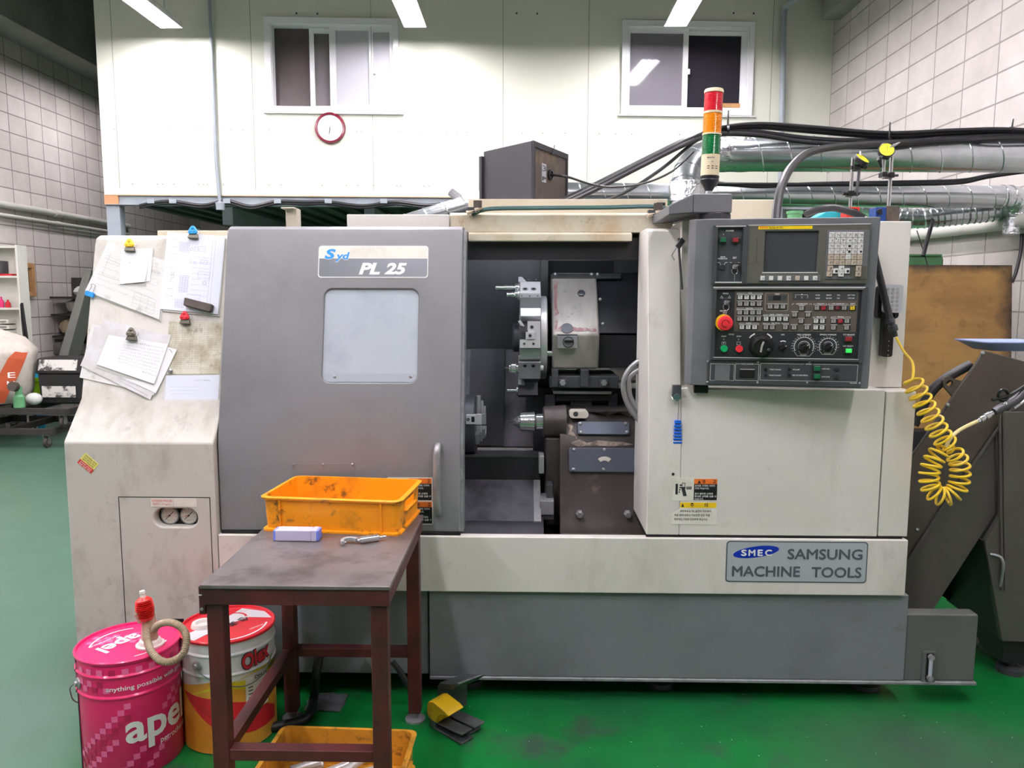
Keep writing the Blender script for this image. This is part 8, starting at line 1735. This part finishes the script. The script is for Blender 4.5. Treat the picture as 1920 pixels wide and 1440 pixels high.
flb = Frame((0, yd - 0.015, zl_ + 0.03), (1, 0, 0), (0, 0.035, zt3 - 0.04 - zl_)); m = MB(flb); m.box(bx0 + 0.02, bx1 - 0.05, 0.004, sqrt(0.035 ** 2 + (zt3 - 0.04 - zl_) ** 2) - 0.005, 0.001, 0.003, 'label_worn'); m.build('worn_label', bn)
def dolly(x0, x1, y0, y1, z0, label, first=True, h=0.2):
    r = thing('platform_dolly', label, 'dolly', ((x0 + x1) / 2, (y0 + y1) / 2, z0), 'stacked dollies')
    b_ = 0.06; m = MB(); zt_d = z0 + h
    for a in ((x0, x1, y0, y0 + 0.04), (x0, x1, y1 - 0.04, y1), (x0, x0 + 0.04, y0 + 0.04, y1 - 0.04), (x1 - 0.04, x1, y0 + 0.04, y1 - 0.04), ((x0 + x1) / 2 - 0.02, (x0 + x1) / 2 + 0.02, y0 + 0.04, y1 - 0.04)): m.box(*a, zt_d - b_, zt_d, 'cart_black')
    m.build('dolly_frame', r, bevel=0.004)
    for x in (x0 + 0.09, x1 - 0.09):
        for y in (y0 + 0.05, y1 - 0.09):
            R0 = (h - b_ - 0.02) / 2; zc_ = z0 + R0; m = MB()
            m.lathe((x - 0.016, y, zc_), (1, 0, 0), [(0, 0), (R0 * 0.5, 0), (R0 * 0.95, 0.002), (R0, 0.008), (R0, 0.024), (R0 * 0.95, 0.030), (R0 * 0.5, 0.032), (0, 0.032)], 'tyre', 20); m.lathe((x - 0.019, y, zc_), (1, 0, 0), [(0, 0), (R0 * 0.45, 0), (R0 * 0.45, 0.038), (0, 0.038)], 'caster', 14); wh = m.build('caster_wheel', r)
            m = MB(); m.box(x - 0.026, x - 0.021, y - 0.02, y + 0.02, zc_ - 0.012, zt_d - b_ - 0.002, 'caster'); m.box(x + 0.021, x + 0.026, y - 0.02, y + 0.02, zc_ - 0.012, zt_d - b_ - 0.002, 'caster'); m.box(x - 0.04, x + 0.04, y - 0.03, y + 0.03, zt_d - b_ - 0.008, zt_d - b_, 'caster'); m.build('caster_fork', r)
hd2 = zd2 / 2 - 0.001
dx0, dx1 = P(-40, 770, yd).x, P(128, 780, yd - 0.1).x
dolly(dx0, dx1, 6.95, 7.75, 0.0, 'lower black platform dolly standing on the green floor', h=hd2); dolly(dx0 + 0.02, bx1 + 0.04, 6.98, 7.76, hd2 + 0.001, 'upper black platform dolly carrying the black bin and the sack', h=hd2)
# sack, tubs
sk_ = thing('woven_sack', 'grubby white woven sack with orange print on the stacked dollies', 'sack', (P(5, 757, 7.0).x, 7.1, zd2))
cxs = P(-26, 740, 7.1); prof_ = [(0.05, 0.0), (0.34, 0.01), (0.42, 0.12), (0.47, 0.26), (0.52, 0.40), (0.53, 0.46), (0.36, 0.56), (0.06, 0.63)]
m = MB(); ids = []; rnd = random.Random(9); zsc = (P(0, 622, 7.1).z - zd2) / 0.63
for r, h in prof_:
    ids.append([m.av((cxs.x + r * 0.66 * cos(t) * (1 + 0.07 * sin(3 * t + h * 9)), 7.30 + r * 0.6 * sin(t) * (1 + 0.06 * sin(4 * t)), zd2 + 0.004 + h * zsc + 0.015 * sin(5 * t) * (h > 0.05))) for t in [2 * pi * k / 28 for k in range(28)]])
for A, B in zip(ids, ids[1:]):
    for k in range(28): m.face((A[k], A[(k + 1) % 28], B[(k + 1) % 28], B[k]), 'sack')
m.face(ids[0][::-1], 'sack'); m.face(ids[-1], 'sack'); sb_ = m.build('sack_body', sk_, angle=70)
# printed orange band following the sack's skin
m = MB(); pts = []
for i in range(1, 6):
    rr_, hh_ = prof_[i][0], prof_[i][1]
    pts.append([(cxs.x + rr_ * 0.68 * cos(t) * (1 + 0.07 * sin(3 * t + hh_ * 9)), 7.30 + rr_ * 0.62 * sin(t) * (1 + 0.06 * sin(4 * t)) - 0.004, zd2 + 0.004 + hh_ * zsc + 0.015 * sin(5 * t)) for t in (radians(-82 + i * 9), radians(-70 + i * 9), radians(-58 + i * 9))])
for A, B in zip(pts, pts[1:]):
    for k in range(2): m.poly([A[k], A[k + 1], B[k + 1], B[k]], 'sack_orange')
m.build('printed_band', sb_)
F_n = Frame((P(24, 722, 7.0).x, 6.975, P(24, 722, 7.0).z), (1, 0.5, 0), (0, 0.05, 1)); m = MB(F_n); m.text('N', -0.03, 0.03, -0.02, 0.04, 'white_print', 0.0); m.text('E', -0.02, 0.04, 0.07, 0.12, 'white_print', 0.0); m.build('print_letter', sb_)
for nm, cat, mt_, x, y0, r, yy, lb in (('round_tub', 'tub', 'tub_green', 62, 710, 0.10, 7.62, 'lime green tub between the sack and the black bin'), ('round_tub', 'tub', 'tub_blue', 60, 694, 0.11, 7.90, 'blue tub behind the lime green one')):
    p = P(x, y0, yy); zb_ = zd2 + 0.002 if yy < 7.7 else 0; m = MB(); m.lathe((p.x, yy, zb_), (0, 0, 1), [(0, 0), (r * 0.8, 0), (r, p.z - zb_ - 0.02), (r * 1.06, p.z - zb_ - 0.02), (r * 1.06, p.z - zb_), (r * 0.95, p.z - zb_), (r * 0.8, p.z - zb_ - 0.1), (0, p.z - zb_ - 0.1)], mt_, 24); tag(m.build(nm), lb, cat)
p = P(57, 745, 7.15); m = MB(); m.ball((p.x, 7.2, zd2 + 0.06), 0.075, 'film', 12, (1, 0.9, 0.8)); tag(m.build('plastic_bag'), 'crumpled clear plastic bag lying beside the black bin', 'bag')
p = P(30, 742, 7.0); m = MB(); m.lathe((p.x, 7.04, zd2 + 0.002), (0, 0, 1), [(0, 0), (0.05, 0), (0.05, 0.1), (0.03, 0.12), (0.03, 0.2), (0, 0.2)], 'machine_green', 14); m.lathe((p.x, 7.0, zd2 + 0.2), (0, -1, 0.2), [(0, 0), (0.045, 0), (0.045, 0.05), (0, 0.05)], 'box_rust', 14); tag(m.build('green_tool'), 'small green tool standing before the sack', 'tool')
# cables clipped under the mezzanine beam
for i, (dy, r) in enumerate(((0, 0.018), (4, 0.012))):
    pts = [Fm.w(*Fm.at(x, y + dy + (3 if k % 2 else 0), 0.02), 0.02) for k, (x, y) in enumerate(((262, 386), (290, 377), (325, 378), (380, 382), (425, 377), (470, 384), (520, 378), (570, 376), (615, 379), (680, 383), (740, 379), (800, 382), (865, 379)))]
    tag(MB().tube(spline(pts, 6), r, 'black_rubber', 8).build('beam_cable'), ('upper', 'lower')[i] + ' black cable clipped in sagging loops along the mezzanine beam', 'cable', 'cables along the mezzanine beam')
pts = [Fm.w(*Fm.at(300, 395, -0.8), -0.8), Fm.w(*Fm.at(330, 410, -1.2), -1.2), Fm.w(*Fm.at(380, 425, -1.6), -1.6), Fm.w(*Fm.at(400, 440, -1.7), -1.7)]
for k, x in enumerate((284, 325, 426, 521, 616, 720)):
    u, v = Fm.at(x, 378, 0.02); m = MB(Fm); m.box(u - 0.035, u + 0.035, v - 0.02, v + 0.025, 0.005, 0.042, 'steel_paint'); tag(m.build('cable_clip', bevel=0.004), ('first', 'second', 'third', 'fourth', 'fifth', 'last')[k] + ' pale cable clip along the mezzanine beam, counted from its corner', 'cable clip', 'cable clips on the mezzanine beam')

# bright chips and crumbs of metal strewn over the floor
mat('chip', '#d8dcdc', 0.3, 0.4)
m = MB(); rnd = random.Random(21)
for k in range(85):
    x = rnd.uniform(-0.6, 1.9); y = rnd.uniform(1.75, 2.56) if k % 3 else rnd.uniform(1.7, 2.9)
    if x < -0.3 and k % 4: continue
    r = rnd.uniform(0.0006, 0.0026) * (2 if k % 11 == 0 else 1); a = rnd.uniform(0, pi); c_, s_ = cos(a) * r, sin(a) * r; h = rnd.uniform(0.0006, 0.002)
    m.hexa([(x - c_, y - s_, 0.0002), (x + s_ * 0.5, y - c_ * 0.5, 0.0002), (x + c_, y + s_, 0.0002), (x - s_ * 0.5, y + c_ * 0.5, 0.0002), (x - c_, y - s_, h), (x + s_ * 0.5, y - c_ * 0.5, h), (x + c_, y + s_, h), (x - s_ * 0.5, y + c_ * 0.5, h)], 'chip')
tag(m.build('metal_chips', smooth=False), 'tiny bright metal chips strewn over the green floor before the lathe', 'metal chips', kind='stuff')
